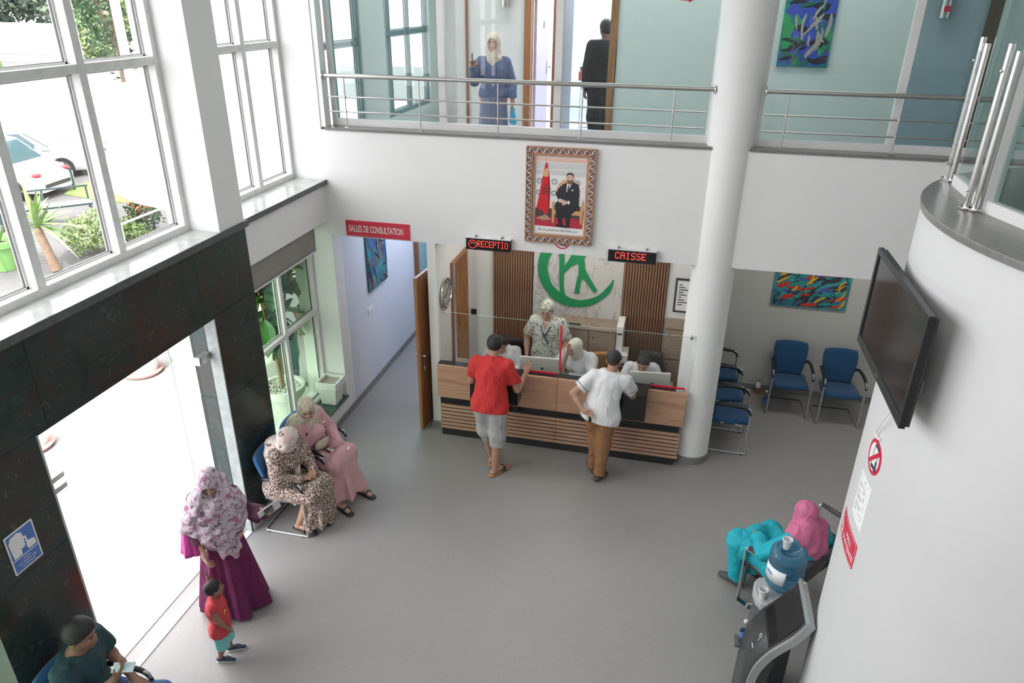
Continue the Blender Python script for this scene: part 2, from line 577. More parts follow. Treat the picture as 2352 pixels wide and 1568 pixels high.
# --- windows
def window(name, x, ys, zs, y0, y1, z0, z1, bar=0.075, depth=0.09, glass='glass_clear', gx=-0.05, frame_mat='aluminium_aged'):
    g = G()
    xa, xb = x - depth / 2, x + depth / 2
    g.box(xa, xb, y0, y1, z0, z0 + bar * 0.8); g.box(xa, xb, y0, y1, z1 - bar, z1)
    g.box(xa, xb, y0, y0 + bar * 0.8, z0 + bar * 0.8, z1 - bar); g.box(xa, xb, y1 - bar * 0.8, y1, z0 + bar * 0.8, z1 - bar)
    w = struct(name, g, frame_mat)
    for yy in ys:
        G().box(xa + 0.005, xb, yy - bar / 2, yy + bar / 2, z0 + bar * 0.8, z1 - bar).build('mullion', frame_mat, w, bev=0.003)
    for zz in zs:
        edges = [y0 + bar * 0.8] + sorted(ys) + [y1 - bar * 0.8]
        for a, b in zip(edges[:-1], edges[1:]):
            a2 = a + (bar / 2 if a in ys else 0); b2 = b - (bar / 2 if b in ys else 0)
            G().box(xa + 0.008, xb - 0.006, a2, b2, zz - bar * 0.42, zz + bar * 0.42).build('transom', frame_mat, w, bev=0.003)
    ye = [y0 + bar * 0.8] + sorted(ys) + [y1 - bar * 0.8]
    ze = [z0 + bar * 0.8] + sorted(zs) + [z1 - bar]
    for a, b in zip(ye[:-1], ye[1:]):
        for c, d in zip(ze[:-1], ze[1:]):
            a2 = a + (bar / 2 if a in ys else 0); b2 = b - (bar / 2 if b in ys else 0)
            c2 = c + (bar * .42 if c in zs else 0); d2 = d - (bar * .42 if d in zs else 0)
            # slim sash around the pane, further out than the mullions
            s = G(); e = 0.016
            X0, X1 = x + gx - 0.02, x + gx + 0.014
            s.box(X0, X1, a2, b2, c2, c2 + e).box(X0, X1, a2, b2, d2 - e, d2)
            s.box(X0, X1, a2, a2 + e, c2, d2).box(X0, X1, b2 - e, b2, c2, d2)
            s.build('sash', 'aluminium_white', w)
            t = G(); e2 = e + 0.004; X0, X1 = x + gx - 0.008, x + gx + 0.008
            t.box(X0, X1, a2 + e, b2 - e, c2 + e, c2 + e2).box(X0, X1, a2 + e, b2 - e, d2 - e2, d2 - e)
            t.box(X0, X1, a2 + e, a2 + e2, c2 + e, d2 - e).box(X0, X1, b2 - e2, b2 - e, c2 + e, d2 - e)
            t.build('seal', 'seal_dark', w)
            G().box(x + gx - 0.003, x + gx + 0.003, a2 + e, b2 - e, c2 + e, d2 - e).build('pane', glass, w)
    return w

window('window_1', -4.38, [2.30, 3.13, 3.97, 4.80], [4.69, 6.1], 2.10, 5.66, 3.225, 7.1)
window('window_2', -4.49, [7.12], [4.70, 6.1], 6.08, 7.85, 3.225, 7.1)
window('window_3', -4.38, [-1.5, -0.6, 0.3, 1.1], [4.69, 6.1], -2.3, 1.70, 3.225, 7.1)  # unseen extra window, added to let daylight into the hall
window('window_4', -4.36, [7.04], [1.52], 6.10, 7.84, 0.305, 2.72, bar=0.06, depth=0.05, glass='glass_green_reflection', frame_mat='aluminium_white', gx=-0.03)
window('window_5', -4.36, [1.8], [1.52], 0.92, 2.62, 0.305, 2.68, bar=0.06, depth=0.05, glass='glass_green_reflection', frame_mat='aluminium_white', gx=-0.03)

# --- the reception wall (facing the hall) with pier and fascia
YW = 7.85
wall_back = wall('wall_back', [
    (-4.05, 4.6, YW, YW + 0.15, 2.55, 3.80),
    (-2.83, -2.72, YW, YW + 0.15, 0, 2.55),
    (-4.05, 6.5, YW, YW + 0.4, 6.6, HALL_H),
])
G().box(-4.0, 0.31, 7.835, 8.12, 3.80, 3.83).build('ledge', 'stone_grey', wall_back, bev=0.003)
G().box(0.70, 4.4, 7.835, 8.12, 3.80, 3.83).build('ledge', 'stone_grey', wall_back, bev=0.003)
# pieces of wall at the ends of the upper opening
wall('wall_upper_end', [(-4.05, -3.99, 7.86, 8.0, 3.83, 6.6)], parent=None)['kind'] = 'structure'

# round column
def column():
    g = G().lathe([(0.24, 0.10), (0.235, 0.13), (0.235, 3.9), (0.25, 5.2), (0.25, HALL_H)], (0.489, 8.0, 0), 48)
    c = struct('column', g, 'white_paint', smooth=True)
    G().lathe([(0.247, 0.0), (0.247, 0.10), (0.238, 0.108)], (0.489, 8.0, 0), 48).build('column_skirting', 'skirting_grey', c, smooth=True)
column()

# --- ground floor rooms behind
wall_reception = wall('wall_reception', [
    (-2.83, -2.72, YW + 0.15, 8.40, 0, 2.9),
    (-2.83, -2.72, 8.40, 9.10, 2.11, 2.9),
    (-2.83, -2.72, 9.10, 9.2, 0, 2.9),
    (-2.83, 0.45, 9.2, 9.32, 0, 2.9),
    (0.36, 0.45, 8.25, 9.2, 0, 2.9),
    (-2.83, -2.72, 9.32, 13.0, 0, 2.9),
    (0.36, 0.45, 9.32, 9.95, 0, 2.9),
])
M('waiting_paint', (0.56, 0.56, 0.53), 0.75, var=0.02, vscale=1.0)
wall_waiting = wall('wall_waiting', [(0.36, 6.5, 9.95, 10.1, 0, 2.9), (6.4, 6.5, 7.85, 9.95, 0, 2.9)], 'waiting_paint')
wall_corridor = wall('wall_corridor', [
    (-4.17, -4.05, 8.10, 10.62, 0, 2.9),
    (-4.17, -4.05, 10.62, 11.6, 2.2, 2.9),
    (-4.17, -4.05, 11.6, 13.0, 0, 2.9),
    (-4.17, -2.72, 13.0, 13.1, 0, 2.9),
], 'lilac_paint')
struct('ceiling_ground', G().box(-4.6, 6.5, YW + 0.15, 13.2, 2.9, 3.0), 'ceiling_white')

# right-hand closing walls of the hall, all behind the drum or the camera
wall('wall_right', [(6.4, 6.55, -3.2, 7.85, 0, HALL_H)])
wall('wall_front', [(-4.6, 6.55, -3.35, -3.2, 0, HALL_H)])
struct('ceiling', G().box(-4.6, 6.55, -3.35, 8.25, HALL_H, HALL_H + 0.15), 'ceiling_white')

# skirtings
def skirt(name, boxes):
    g = G()
    for b in boxes:
        g.box(*b)
    return struct(name, g, 'skirting_grey')
skirt('baseboard_left', [(-4.05, -4.03, 6.07, 7.87, 0, 0.10), (-4.07, -4.035, 7.87, 10.55, 0, 0.10), (-4.05, -4.03, -3.2, 2.62, 0, 0.1)])
M('skirting_pale', (0.52, 0.54, 0.56), 0.5)
struct('baseboard_entrance', G().box(-4.03, -4.015, 5.39, 6.06, 0, 0.13), 'skirting_pale')
skirt('baseboard_pier', [(-2.845, -2.71, 7.835, 7.85, 0, 0.09)])
skirt('baseboard_waiting', [(0.45, 6.4, 9.93, 9.95, 0, 0.09), (0.45, 0.47, 8.3, 9.93, 0, 0.09)])

# --- upper floor behind the glass
UF = 3.2
struct('floor_upper', G().box(-4.6, 6.5, YW + 0.15, 14.2, 3.0, UF), M('upper_tile', (0.50, 0.50, 0.52), 0.25, var=0.04))
WU = M('upper_paint', (0.74, 0.76, 0.74), 0.7, var=0.02)
wall_upper = wall('wall_upper', [
    (-2.95, -2.14, 10.0, 10.12, UF, 6.6),
    (-2.14, -1.03, 10.0, 10.12, 5.45, 6.6),
    (-0.93, 2.5, 10.0, 10.12, UF, 6.6),
    (3.36, 6.5, 10.0, 10.12, UF, 6.6),
    (-3.07, -2.95, 10.0, 12.3, UF, 6.6),
], 'upper_paint')
M('blue_grey_paint', (0.36, 0.44, 0.50), 0.7)
wall('wall_upper_recess', [(2.5, 3.22, 10.0, 10.12, UF, 6.6)], 'blue_grey_paint')
wall('wall_upper_left', [
    (-4.17, -4.05, 8.0, 14.2, UF, 3.62), (-4.17, -4.05, 8.0, 14.2, 5.9, 6.6), (-4.17, -4.05, 9.15, 9.95, 3.62, 5.9),
    (-4.17, -4.05, 11.75, 14.2, 3.62, 5.9), (-4.17, -4.05, 8.0, 8.12, 3.62, 5.9), (-4.17, -2.95, 12.3, 12.42, UF, 6.6),
], 'upper_paint')
wall('wall_upper_room', [(-3.07, 1.0, 14.1, 14.2, UF, 6.6), (0.9, 1.0, 10.12, 14.1, UF, 6.6), (-1.87, -1.70, 11.3, 11.36, UF, 6.6),
                         (-3.0, -2.9, 12.42, 14.1, UF, 6.6)], 'lilac_paint')
struct('ceiling_upper', G().box(-4.17, 6.5, 8.0, 14.2, 6.6, 6.7), 'ceiling_white')
wall('wall_upper_right', [(6.4, 6.5, 8.2, 14.2, 0, 6.6)])
window('window_6', -4.11, [8.42], [4.66], 8.12, 9.15, 3.62, 5.9, bar=0.06, depth=0.05, gx=-0.02, frame_mat='steel_teal' if 'steel_teal' in MATS else M('steel_teal', (0.16, 0.25, 0.27), 0.4))
window('window_7', -4.11, [10.20, 10.95], [4.72], 9.95, 11.75, 3.62, 5.9, bar=0.075, depth=0.05, gx=-0.02, frame_mat='steel_teal')

# --- glazing of the upper floor, a frame with panes and stiles
def upper_glazing(name, x0, x1, stiles, y=8.06, z0=3.83, z1=6.55):
    g = G().box(x0, x1, y - 0.03, y + 0.03, z0, z0 + 0.075).box(x0, x1, y - 0.03, y + 0.03, z1 - 0.06, z1)
    g.box(x0, x0 + 0.05, y - 0.03, y + 0.03, z0 + 0.075, z1 - 0.06).box(x1 - 0.05, x1, y - 0.03, y + 0.03, z0 + 0.075, z1 - 0.06)
    w = struct(name, g, 'aluminium_white')
    for xx in stiles:
        G().box(xx - 0.04, xx + 0.04, y - 0.028, y + 0.028, z0 + 0.075, z1 - 0.06).build('stile', 'aluminium_white', w, bev=0.003)
    e = [x0 + 0.05] + list(stiles) + [x1 - 0.05]
    for i, (a, b) in enumerate(zip(e[:-1], e[1:])):
        a2 = a + (0.04 if i else 0); b2 = b - (0.04 if i < len(e) - 2 else 0)
        G().box(a2, b2, y - 0.004, y + 0.004, z0 + 0.075, z1 - 0.06).build('pane', 'glass_bluegreen' if i != 1 or name == 'window_9' else 'glass_clear', w)
    return w
upper_glazing('window_8', -3.98, 0.28, [-2.64, -1.35])
upper_glazing('window_9', 0.72, 4.4, [2.02])

# threshold strips of the entrance
g = G().box(-4.30, -4.22, 3.34, 5.36, 0.0, 0.008).box(-4.10, -4.03, 3.34, 5.36, 0.0, 0.008)
struct('trim_1', g, 'aluminium_white')

# ------------------------------------------------------------------ the curved drum wall with its ledge
DC = (2.79, 3.88); DR = 1.54; DZ = 4.25
M('drum_paint', (0.64, 0.64, 0.64), 0.6, var=0.02, vscale=2.0, bstr=0.06, bscale=50)
def drum():
    g = G().lathe([(DR, 0.0), (DR, DZ - 0.04)], (DC[0], DC[1], 0), 160)
    w = struct('wall_drum', g, 'drum_paint', smooth=True)
    g = G().lathe([(DR - 0.02, DZ - 0.042), (DR + 0.010, DZ - 0.036), (DR + 0.014, DZ - 0.005), (DR + 0.011, DZ), (0.6, DZ)], (DC[0], DC[1], 0), 160)
    g.build('ledge', 'stone_grey', w, smooth=True)
    return w
wall_drum = drum()


# glazing standing on the drum ledge, set back from its rim
def drum_glazing():
    P = [(1.56, 4.62), (1.525, 4.02), (1.66, 3.55), (1.95, 3.05)]
    z0, z1 = DZ, 6.6
    g = G()
    for i in (1, 3):
        g.bar((*P[i], z0), (*P[i], z1), 0.06, 0.06)
    for a, b in zip(P[:-1], P[1:]):
        g.bar((*a, z0 + 0.03), (*b, z0 + 0.03), 0.05, 0.06)
        g.bar((*a, z1 - 0.03), (*b, z1 - 0.03), 0.05, 0.06)
    w = struct('window_10', g, 'aluminium_white')
    for a, b in zip(P[:-1], P[1:]):
        g = G().bar((*a, (z0 + z1) / 2), (*b, (z0 + z1) / 2), 0.008, z1 - z0 - 0.12)
        g.build('pane', 'glass_bluegreen', w)
drum_glazing()
# ================================================================== OUTSIDE
M('paving_out', (0.42, 0.41, 0.40), 0.85, var=0.12, vscale=1.2)
M('lawn_green', (0.17, 0.25, 0.07), 0.95, var=0.35, vscale=8)
M('asphalt_light', (0.40, 0.40, 0.40), 0.9, var=0.08, vscale=0.8)
M('asphalt_dark', (0.125, 0.122, 0.12), 0.9, var=0.12, vscale=0.9)
M('white_render', (0.80, 0.80, 0.80), 0.8, var=0.02)
struct('ground', G().box(-95, -4.34, -30, 100, -0.12, -0.01), 'paving_out')
g = G().prism([(-12.9, 16.75), (-15.3, 16.6), (-16.9, 17.0), (-17.35, 17.9), (-17.0, 19.2), (-13.0, 24.0), (-8, 22)], (0, 0, -0.005), (1, 0, 0), (0, 1, 0), (0, 0, 1), 0.03)
struct('car_park', G().box(-95, -10.2, -30, 58.9, -0.01, -0.006), 'asphalt_dark')
lawn = g.build('lawn', 'lawn_green'); tag(lawn, 'strip of green lawn behind the bench outside the tall window', 'lawn', kind='stuff')
# flat white canopy roof beside the entrance, curved towards the car park
arc = [(-4.62, 7.9), (-6.05, 7.71), (-6.86, 7.97), (-7.7, 8.5), (-9.0, 10.1), (-10.9, 12.6), (-13.2, 15.6), (-15.6, 18.0), (-15.2, 18.6), (-12.0, 17.2), (-8.0, 17.0), (-4.62, 17.0)]
struct('canopy_roof', G().prism(arc, (0, 0, 2.72), (1, 0, 0), (0, 1, 0), (0, 0, 1), 0.2), 'white_render')
struct('wing_wall', G().box(-6.9, -4.62, 9.4, 9.7, 2.92, 7.0), 'white_render')
struct('wing_wall_low', G().box(-8.6, -4.62, 12.0, 12.3, 0, 2.72), 'white_render')
# ================================================================== THINGS: signs and pictures on the walls
def stroke2d(pts, ws):
    """outline of a thick smooth polyline (2D), widths ws"""
    P = [Vector((p[0], p[1])) for p in pts]
    n = len(P)
    L = []; R = []
    for i in range(n):
        t = (P[min(i + 1, n - 1)] - P[max(i - 1, 0)])
        t = t.normalized() if t.length > 0 else Vector((1, 0))
        nn = Vector((-t.y, t.x)); w = (ws[i] if hasattr(ws, '__len__') else ws) / 2
        L.append(P[i] + nn * w); R.append(P[i] - nn * w)
    return L, R
def add_stroke(g, pts, ws, o, ax, ay, an, t):
    L, R = stroke2d(pts, ws)
    o, ax, ay, an = Vector(o), Vector(ax), Vector(ay), Vector(an)
    n = len(L)
    f = lambda p, k: o + ax * p[0] + ay * p[1] + an * k
    vs = [f(p, 0) for p in L] + [f(p, 0) for p in R] + [f(p, t) for p in L] + [f(p, t) for p in R]
    fs = [(0, n, 3 * n, 2 * n), (n - 1, 3 * n - 1, 4 * n - 1, 2 * n - 1)]
    for i in range(n - 1):
        fs += [(2 * n + i, 3 * n + i, 3 * n + i + 1, 2 * n + i + 1), (i, i + 1, n + i + 1, n + i), (i, 2 * n + i, 2 * n + i + 1, i + 1), (n + i, n + i + 1, 3 * n + i + 1, 3 * n + i)]
    g.add(vs, fs)
def smooth_line(pts, k=6):
    """Catmull-Rom through 2D/3D tuples"""
    out = []
    n = len(pts)
    for i in range(n - 1):
        p0, p1, p2, p3 = [Vector(pts[max(0, min(n - 1, j))]) for j in (i - 1, i, i + 1, i + 2)]
        for s in range(k):
            t = s / k
            out.append(0.5 * ((2 * p1) + (p2 - p0) * t + (2 * p0 - 5 * p1 + 4 * p2 - p3) * t * t + (3 * p1 - p0 - 3 * p2 + p3) * t ** 3))
    out.append(Vector(pts[-1]))
    return out
def disc(g, c, r, o, ax, ay, an, t, n=40, sy=1.0):
    g.prism([(c[0] + r * math.cos(2 * PI * i / n), c[1] + r * sy * math.sin(2 * PI * i / n)) for i in range(n)], o, ax, ay, an, t)
def ring(g, c, r0, r1, o, ax, ay, an, t, n=48, a0=0, a1=2 * PI):
    pts = [(c[0] + (r0 + r1) / 2 * math.cos(a0 + (a1 - a0) * i / n), c[1] + (r0 + r1) / 2 * math.sin(a0 + (a1 - a0) * i / n)) for i in range(n + 1)]
    add_stroke(g, pts, r1 - r0, o, ax, ay, an, t)

X1, Z1, NY = (1, 0, 0), (0, 0, 1), (0, -1, 0)

# red sign over the corridor
t = thing('wall_sign', 'red sign with white lettering SALLES DE CONSULTATION above the corridor opening', 'sign', (-3.435, 7.85, 2.565))
G().box(-3.84, -3.03, 7.838, 7.85, 2.565, 2.755).build('board', 'red_sign', t)
text('lettering', 'SALLES DE CONSULTATION', 'white_print', (-3.455, 7.8375, 2.66), X1, Z1, w=0.69, h=0.082, parent=t, bold=0.012)
g = G()
for i in range(2):
    g.box(-3.72 + i * 0.022, -3.716 + i * 0.022, 7.836, 7.838, 2.735, 2.752)
g.build('staple', 'chrome', t)

# dot-matrix signs
F57 = {'R': '1111010001100011111010100100101000100000'[:35], 'C': '01110100011000010000100001000101110', 'E': '11111100001000011110100001000011111',
       'P': '11110100011000111110100001000010000', 'T': '11111001000010000100001000010000100', 'I': '01110001000010000100001000010001110',
       'O': '01110100011000110001100011000101110', 'N': '10001110011010110011100011000110001', 'A': '01110100011000111111100011000110001',
       'S': '01111100001000001110000010000111110'}
F57['R'] = '11110100011000111110101001001010001'
def led_sign(x0, x1, z0, z1, msg, label, off, emblem=False, rows=7, cols=62.0, vr=1.45):
    t = thing('led_sign', label, 'display', ((x0 + x1) / 2, 7.85, z0), group='dot matrix signs over the desk')
    G().box(x0, x1, 7.785, 7.85, z0, z1).build('case', 'black_matt', t, bev=0.003)
    G().box(x0 - 0.002, x1 + 0.002, 7.78, 7.85, z1, z1 + 0.008).build('top_rail', 'aluminium_white', t)
    G().box(x0 + 0.01, x1 - 0.01, 7.7835, 7.785, z0 + 0.01, z1 - 0.01).build('window', 'black_gloss', t)
    g = G()
    p = (x1 - x0 - 0.05) / cols
    xc = x0 + 0.025 + off * p
    zt = z1 - 0.028
    def dot(cx, cz):
        g.box(cx - p * 0.42, cx + p * 0.42, 7.7815, 7.7835, cz - p * 0.42, cz + p * 0.42)
    if emblem:
        for k in range(30):
            a = 2 * PI * k / 30
            dot(xc + 6 * p + 6 * p * math.cos(a), zt - 5.5 * p + 6 * p * math.sin(a))
        for k in range(7):
            a = PI * k / 6
            dot(xc + 6 * p + 2.6 * p * math.cos(a), zt - 5 * p + 2.2 * p * math.sin(a))
        xc += 14 * p
    for ch in msg:
        for r in range(rows):
            for c in range(5):
                if F57[ch][r * 5 + c] == '1':
                    dot(xc + c * p * 1.0, zt - r * p * vr)
        xc += 6.0 * p
    g.build('led_text', 'led_red', t)['kind'] = 'stuff'
    for xx in (x0 + 0.11, x1 - 0.11):
        G().box(xx - 0.008, xx + 0.008, 7.80, 7.85, z1 + 0.008, z1 + 0.022).build('hanger', 'clip_grey', t)
led_sign(-2.32, -1.79, 2.535, 2.675, 'RECEPTIO', 'black dot matrix sign with round red emblem and running red letters, left of the portrait', 1, True)
led_sign(-0.67, -0.14, 2.535, 2.675, 'CAISSE', 'black dot matrix sign reading CAISSE in red, next to the round column', 6, cols=49.0, vr=1.15)

# no-phone notice half hidden behind the portrait frame
t = thing('paper_notice', 'white paper notice with red no-phone ring under the big portrait', 'notice', (-1.2, 7.85, 2.57))
G().box(-1.30, -1.07, 7.846, 7.85, 2.565, 2.85).build('sheet', 'paper', t)
g = G(); o = (-1.2, 7.846, 2.70)
ring(g, (0, 0), 0.075, 0.09, o, X1, Z1, NY, 0.001)
add_stroke(g, [(-0.056, 0.056), (0.056, -0.056)], 0.014, o, X1, Z1, NY, 0.0015)
g.build('red_ring', 'red_sign', t)
g = G().prism([(-0.03, 0.06), (0.03, 0.055), (0.035, -0.055), (-0.03, -0.048)], o, X1, Z1, NY, 0.0008)
g.build('phone_symbol', M('navy_print', (0.03, 0.05, 0.12), 0.5), t)
g = G()
for i in range(3):
    for j in range(3):
        g.box(-1.222 + i * 0.017, -1.212 + i * 0.017, 7.8445, 7.8452, 2.655 + j * 0.016, 2.664 + j * 0.016)
g.build('keypad', 'paper', t)

# --------------------------------------------------------------- big framed portrait
M('frame_bronze', (0.50, 0.27, 0.17), 0.35, metal=0.35, var=0.15, vscale=40)
M('frame_copper', (0.60, 0.36, 0.24), 0.3, metal=0.4, var=0.12, vscale=40)
M('frame_dark', (0.30, 0.13, 0.09), 0.4, metal=0.2, var=0.15, vscale=60)
M('scroll_silver', (0.72, 0.55, 0.43), 0.3, metal=0.5, var=0.15, vscale=60)
def portrait():
    cx, cz = -1.2475, 3.215
    W, H = 0.765, 1.065
    t = thing('framed_portrait', 'large ornate copper framed portrait of a man in dark suit beside a red flag', 'picture', (cx, 7.85, cz - H / 2))
    mw = wm(t)
    def rect(d, y0, y1, w2):
        g = G()
        x0, x1, z0, z1 = cx - W / 2 + d, cx + W / 2 - d, cz - H / 2 + d, cz + H / 2 - d
        g.box(x0, x1, y0, y1, z1 - w2, z1).box(x0, x1, y0, y1, z0, z0 + w2)
        g.box(x0, x0 + w2, y0, y1, z0 + w2, z1 - w2).box(x1 - w2, x1, y0, y1, z0 + w2, z1 - w2)
        return g
    rect(0, 7.800, 7.85, 0.014).build('outer_moulding', 'frame_bronze', t, bev=0.004)
    rect(0.014, 7.812, 7.85, 0.05).build('carved_band', 'frame_dark', t)
    rect(0.064, 7.806, 7.85, 0.012).build('bead', 'frame_copper', t, bev=0.004)
    rect(0.076, 7.818, 7.85, 0.026).build('inner_moulding', 'frame_copper', t, bev=0.006)
    # carved leaf scrolls
    def scroll_mesh():
        g = G()
        for sgn in (1, -1):
            pts = []
            for k in range(9):
                a = k / 8 * 1.6 * PI
                r = 0.025 * (1 - 0.62 * k / 8)
                pts.append((sgn * (0.016 + r * math.cos(a)) , -0.004 - 0.003 * math.sin(a / 2), sgn * r * math.sin(a)))
            g.tube(pts, 0.004, 5, rs=[0.0026 + 0.0042 * math.sin(PI * (k + 1) / 10) for k in range(9)])
        g.ball((0, -0.006, 0), (0.008, 0.006, 0.005), 6)
        return g
    first = None
    def place(x, z, rot):
        nonlocal first
        T = Matrix.Translation((x, 7.812, z)) @ Matrix.Rotation(rot, 4, 'Y')
        if first is None:
            g = scroll_mesh()
            o = D.objects.new('scroll', None)
            me = D.meshes.new('scroll'); me.from_pydata(g.v, [], g.f); me.materials.append(MATS['scroll_silver'])
            me.polygons.foreach_set('use_smooth', [True] * len(me.polygons))
            D.objects.remove(o)
            o = D.objects.new('scroll', me); first = o
        else:
            o = first.copy()
        COL.objects.link(o); o.parent = t
        o.matrix_local = mw.inverted() @ T
        WM[o.name] = T
    d = 0.039
    for i in range(9):
        x = cx - W / 2 + d + (W - 2 * d) * i / 8
        place(x, cz + H / 2 - d, 0); place(x, cz - H / 2 + d, 0)
    for i in range(1, 12):
        z = cz - H / 2 + d + (H - 2 * d) * i / 12
        place(cx - W / 2 + d, z, PI / 2); place(cx + W / 2 - d, z, PI / 2)
    G().box(cx - W / 2 + 0.10, cx + W / 2 - 0.10, 7.833, 7.85, cz - H / 2 + 0.10, cz + H / 2 - 0.10).build('mount', 'white_print', t)
    # the print itself: flat shapes, measured on the board
    def Q(X, Y):
        return (0.000833 * X + 0.000034 * Y - 1.788435 - cx, 0.000055 * X - 0.000833 * Y + 3.856181 - cz)
    o = (cx, 7.833, cz)
    lay = [0]
    def poly(name, pts, col, rough=0.5):
        lay[0] += 1
        g = G().prism([Q(*p) for p in pts], o, X1, Z1, NY, 0.0003 * lay[0])
        mn = 'print_' + name
        if mn not in MATS: M(mn, col, rough, var=0.06, vscale=40)
        g.build(name, mn, t)
    def blob(name, parts, col):
        lay[0] += 1
        g = G()
        for c, rx, ry in parts:
            q = Q(*c)
            g.prism([(q[0] + rx * 0.000833 * math.cos(a * PI / 12), q[1] + ry * 0.000833 * math.sin(a * PI / 12)) for a in range(24)], o, X1, Z1, NY, 0.0003 * lay[0] + 0.00006 * parts.index((c, rx, ry)))
        mn = 'print_' + name
        if mn not in MATS: M(mn, col, 0.5, var=0.05, vscale=60)
        g.build(name, mn, t)
    # tiled backdrop
    m, nt, b = nmat('print_tiles')
    v = tex_coord(nt, (1, 1, 1))
    lk(nt, ramp(nt, noise_tex(nt, v, 150, 1), [(0.50, (0.78, 0.78, 0.78)), (0.58, (0.22, 0.26, 0.32))]), b.inputs['Base Color'])
    m, nt, b = nmat('print_stucco')
    v = tex_coord(nt)
    lk(nt, ramp(nt, noise_tex(nt, v, 220, 2), [(0.4, (0.52, 0.52, 0.53)), (0.6, (0.74, 0.74, 0.74))]), b.inputs['Base Color'])
    poly('backdrop', [(312, 290), (985, 335), (940, 1000), (285, 960)], (0.8, 0.8, 0.8))
    D.objects[[x.name for x in t.children][-1]].data.materials[0] = MATS['print_tiles']
    poly('ceiling_band', [(312, 290), (985, 335), (983, 385), (311, 342)], (0.80, 0.50, 0.42))
    poly('stucco', [(311, 350), (983, 393), (975, 560), (303, 510)], (0.6, 0.6, 0.6))
    D.objects[[x.name for x in t.children][-1]].data.materials[0] = MATS['print_stucco']
    poly('stucco_line', [(306, 436), (979, 478), (978, 488), (306, 446)], (0.80, 0.79, 0.78))
    lay[0] += 1
    M('print_rosette', (0.12, 0.15, 0.2), 0.5)
    for X, Y, r in ((545, 615, 44), (345, 600, 40), (535, 765, 40), (850, 640, 40), (330, 750, 36)):
        q = Q(X, Y); g = G()
        ring(g, q, r * 0.000833 * 0.5, r * 0.000833 * 0.6, o, X1, Z1, NY, 0.0003 * lay[0], 16)
        for k in range(16):
            a = 2 * PI * k / 16; rr = r * 0.000833
            add_stroke(g, [(q[0] + rr * 0.55 * math.cos(a), q[1] + rr * 0.55 * math.sin(a)), (q[0] + rr * math.cos(a), q[1] + rr * math.sin(a))], 0.0045, o, X1, Z1, NY, 0.0003 * lay[0])
        g.build('rosette', 'print_rosette', t)
    poly('dado', [(285, 955), (940, 1000), (925, 1165), (275, 1110)], (0.09, 0.055, 0.06))
    poly('carpet', [(276, 1070), (929, 1120), (918, 1252), (272, 1200)], (0.50, 0.03, 0.06))
    poly('chair_back', [(560, 800), (565, 720), (600, 640), (670, 590), (800, 595), (860, 640), (885, 740), (880, 830)], (0.72, 0.45, 0.25))
    poly('chair_gold', [(512, 880), (540, 870), (560, 930), (900, 950), (925, 850), (940, 900), (915, 1190), (885, 1190), (880, 1070), (545, 1045), (530, 1170), (505, 1165)], (0.62, 0.36, 0.16))
    poly('seat', [(545, 920), (890, 945), (885, 1010), (545, 985)], (0.05, 0.03, 0.03))
    poly('flag_pole_top', [(430, 385), (440, 325), (452, 388)], (0.70, 0.45, 0.25))
    poly('flag_red', [(432, 365), (455, 370), (480, 560), (488, 740), (470, 1010), (425, 1060), (380, 1000), (300, 960), (345, 760), (385, 560)], (0.66, 0.02, 0.03))
    poly('flag_fold_dark', [(462, 560), (480, 560), (488, 740), (470, 1010), (455, 1020), (465, 800)], (0.30, 0.01, 0.02))
    poly('flag_tassel', [(400, 470), (445, 430), (465, 440), (465, 545), (430, 548), (392, 540)], (0.74, 0.44, 0.22))
    st = [Q(430 + 62 * math.sin(2 * PI * k * 2 / 5 + 0.15), 722 - 78 * math.cos(2 * PI * k * 2 / 5 + 0.15)) for k in range(6)]
    lay[0] += 1
    g = G()
    for a, b in zip(st[:-1], st[1:]):
        add_stroke(g, [a, b], 0.006, o, X1, Z1, NY, 0.0003 * lay[0])
    g.build('star', M('print_star', (0.02, 0.06, 0.04), 0.5), t)
    poly('flag_base', [(285, 1100), (425, 1050), (500, 1120), (400, 1130)], (0.45, 0.30, 0.2))
    poly('jacket', [(655, 650), (712, 625), (745, 640), (795, 622), (862, 655), (878, 740), (872, 860), (868, 960), (560, 940), (556, 900), (600, 860), (560, 770), (600, 700)], (0.028, 0.030, 0.036))
    poly('trousers', [(560, 890), (740, 930), (850, 930), (820, 1010), (760, 1060), (745, 1215), (700, 1225), (690, 1090), (650, 1100), (645, 1190), (600, 1190), (560, 1010)], (0.022, 0.024, 0.028))
    poly('shoes', [(560, 1190), (650, 1180), (655, 1205), (745, 1200), (740, 1235), (660, 1232), (560, 1212)], (0.015, 0.013, 0.013))
    poly('shirt', [(712, 632), (782, 628), (725, 748), (703, 745)], (0.82, 0.82, 0.82))
    poly('tie', [(727, 668), (744, 668), (738, 748), (714, 745)], (0.03, 0.035, 0.05))
    poly('pocket_square', [(768, 735), (788, 710), (800, 738)], (0.85, 0.85, 0.85))
    blob('cuffs', [((620, 862), 16, 26), ((735, 890), 16, 24)], (0.85, 0.85, 0.85))
    blob('hands', [((650, 870), 28, 24), ((690, 888), 34, 24), ((668, 905), 22, 22)], (0.72, 0.47, 0.38))
    blob('neck', [((745, 640), 26, 24)], (0.66, 0.42, 0.33))
    blob('head', [((751, 572), 45, 68), ((705, 580), 7, 14), ((797, 580), 7, 14)], (0.72, 0.48, 0.38))
    poly('hair', [(706, 560), (708, 515), (735, 498), (775, 500), (797, 520), (797, 560), (785, 530), (750, 520), (718, 530)], (0.05, 0.04, 0.035))
    poly('beard', [(712, 600), (720, 590), (750, 598), (785, 590), (792, 600), (782, 632), (752, 646), (722, 634)], (0.16, 0.10, 0.08))
    blob('mouth', [((751, 615), 14, 4)], (0.45, 0.18, 0.15))
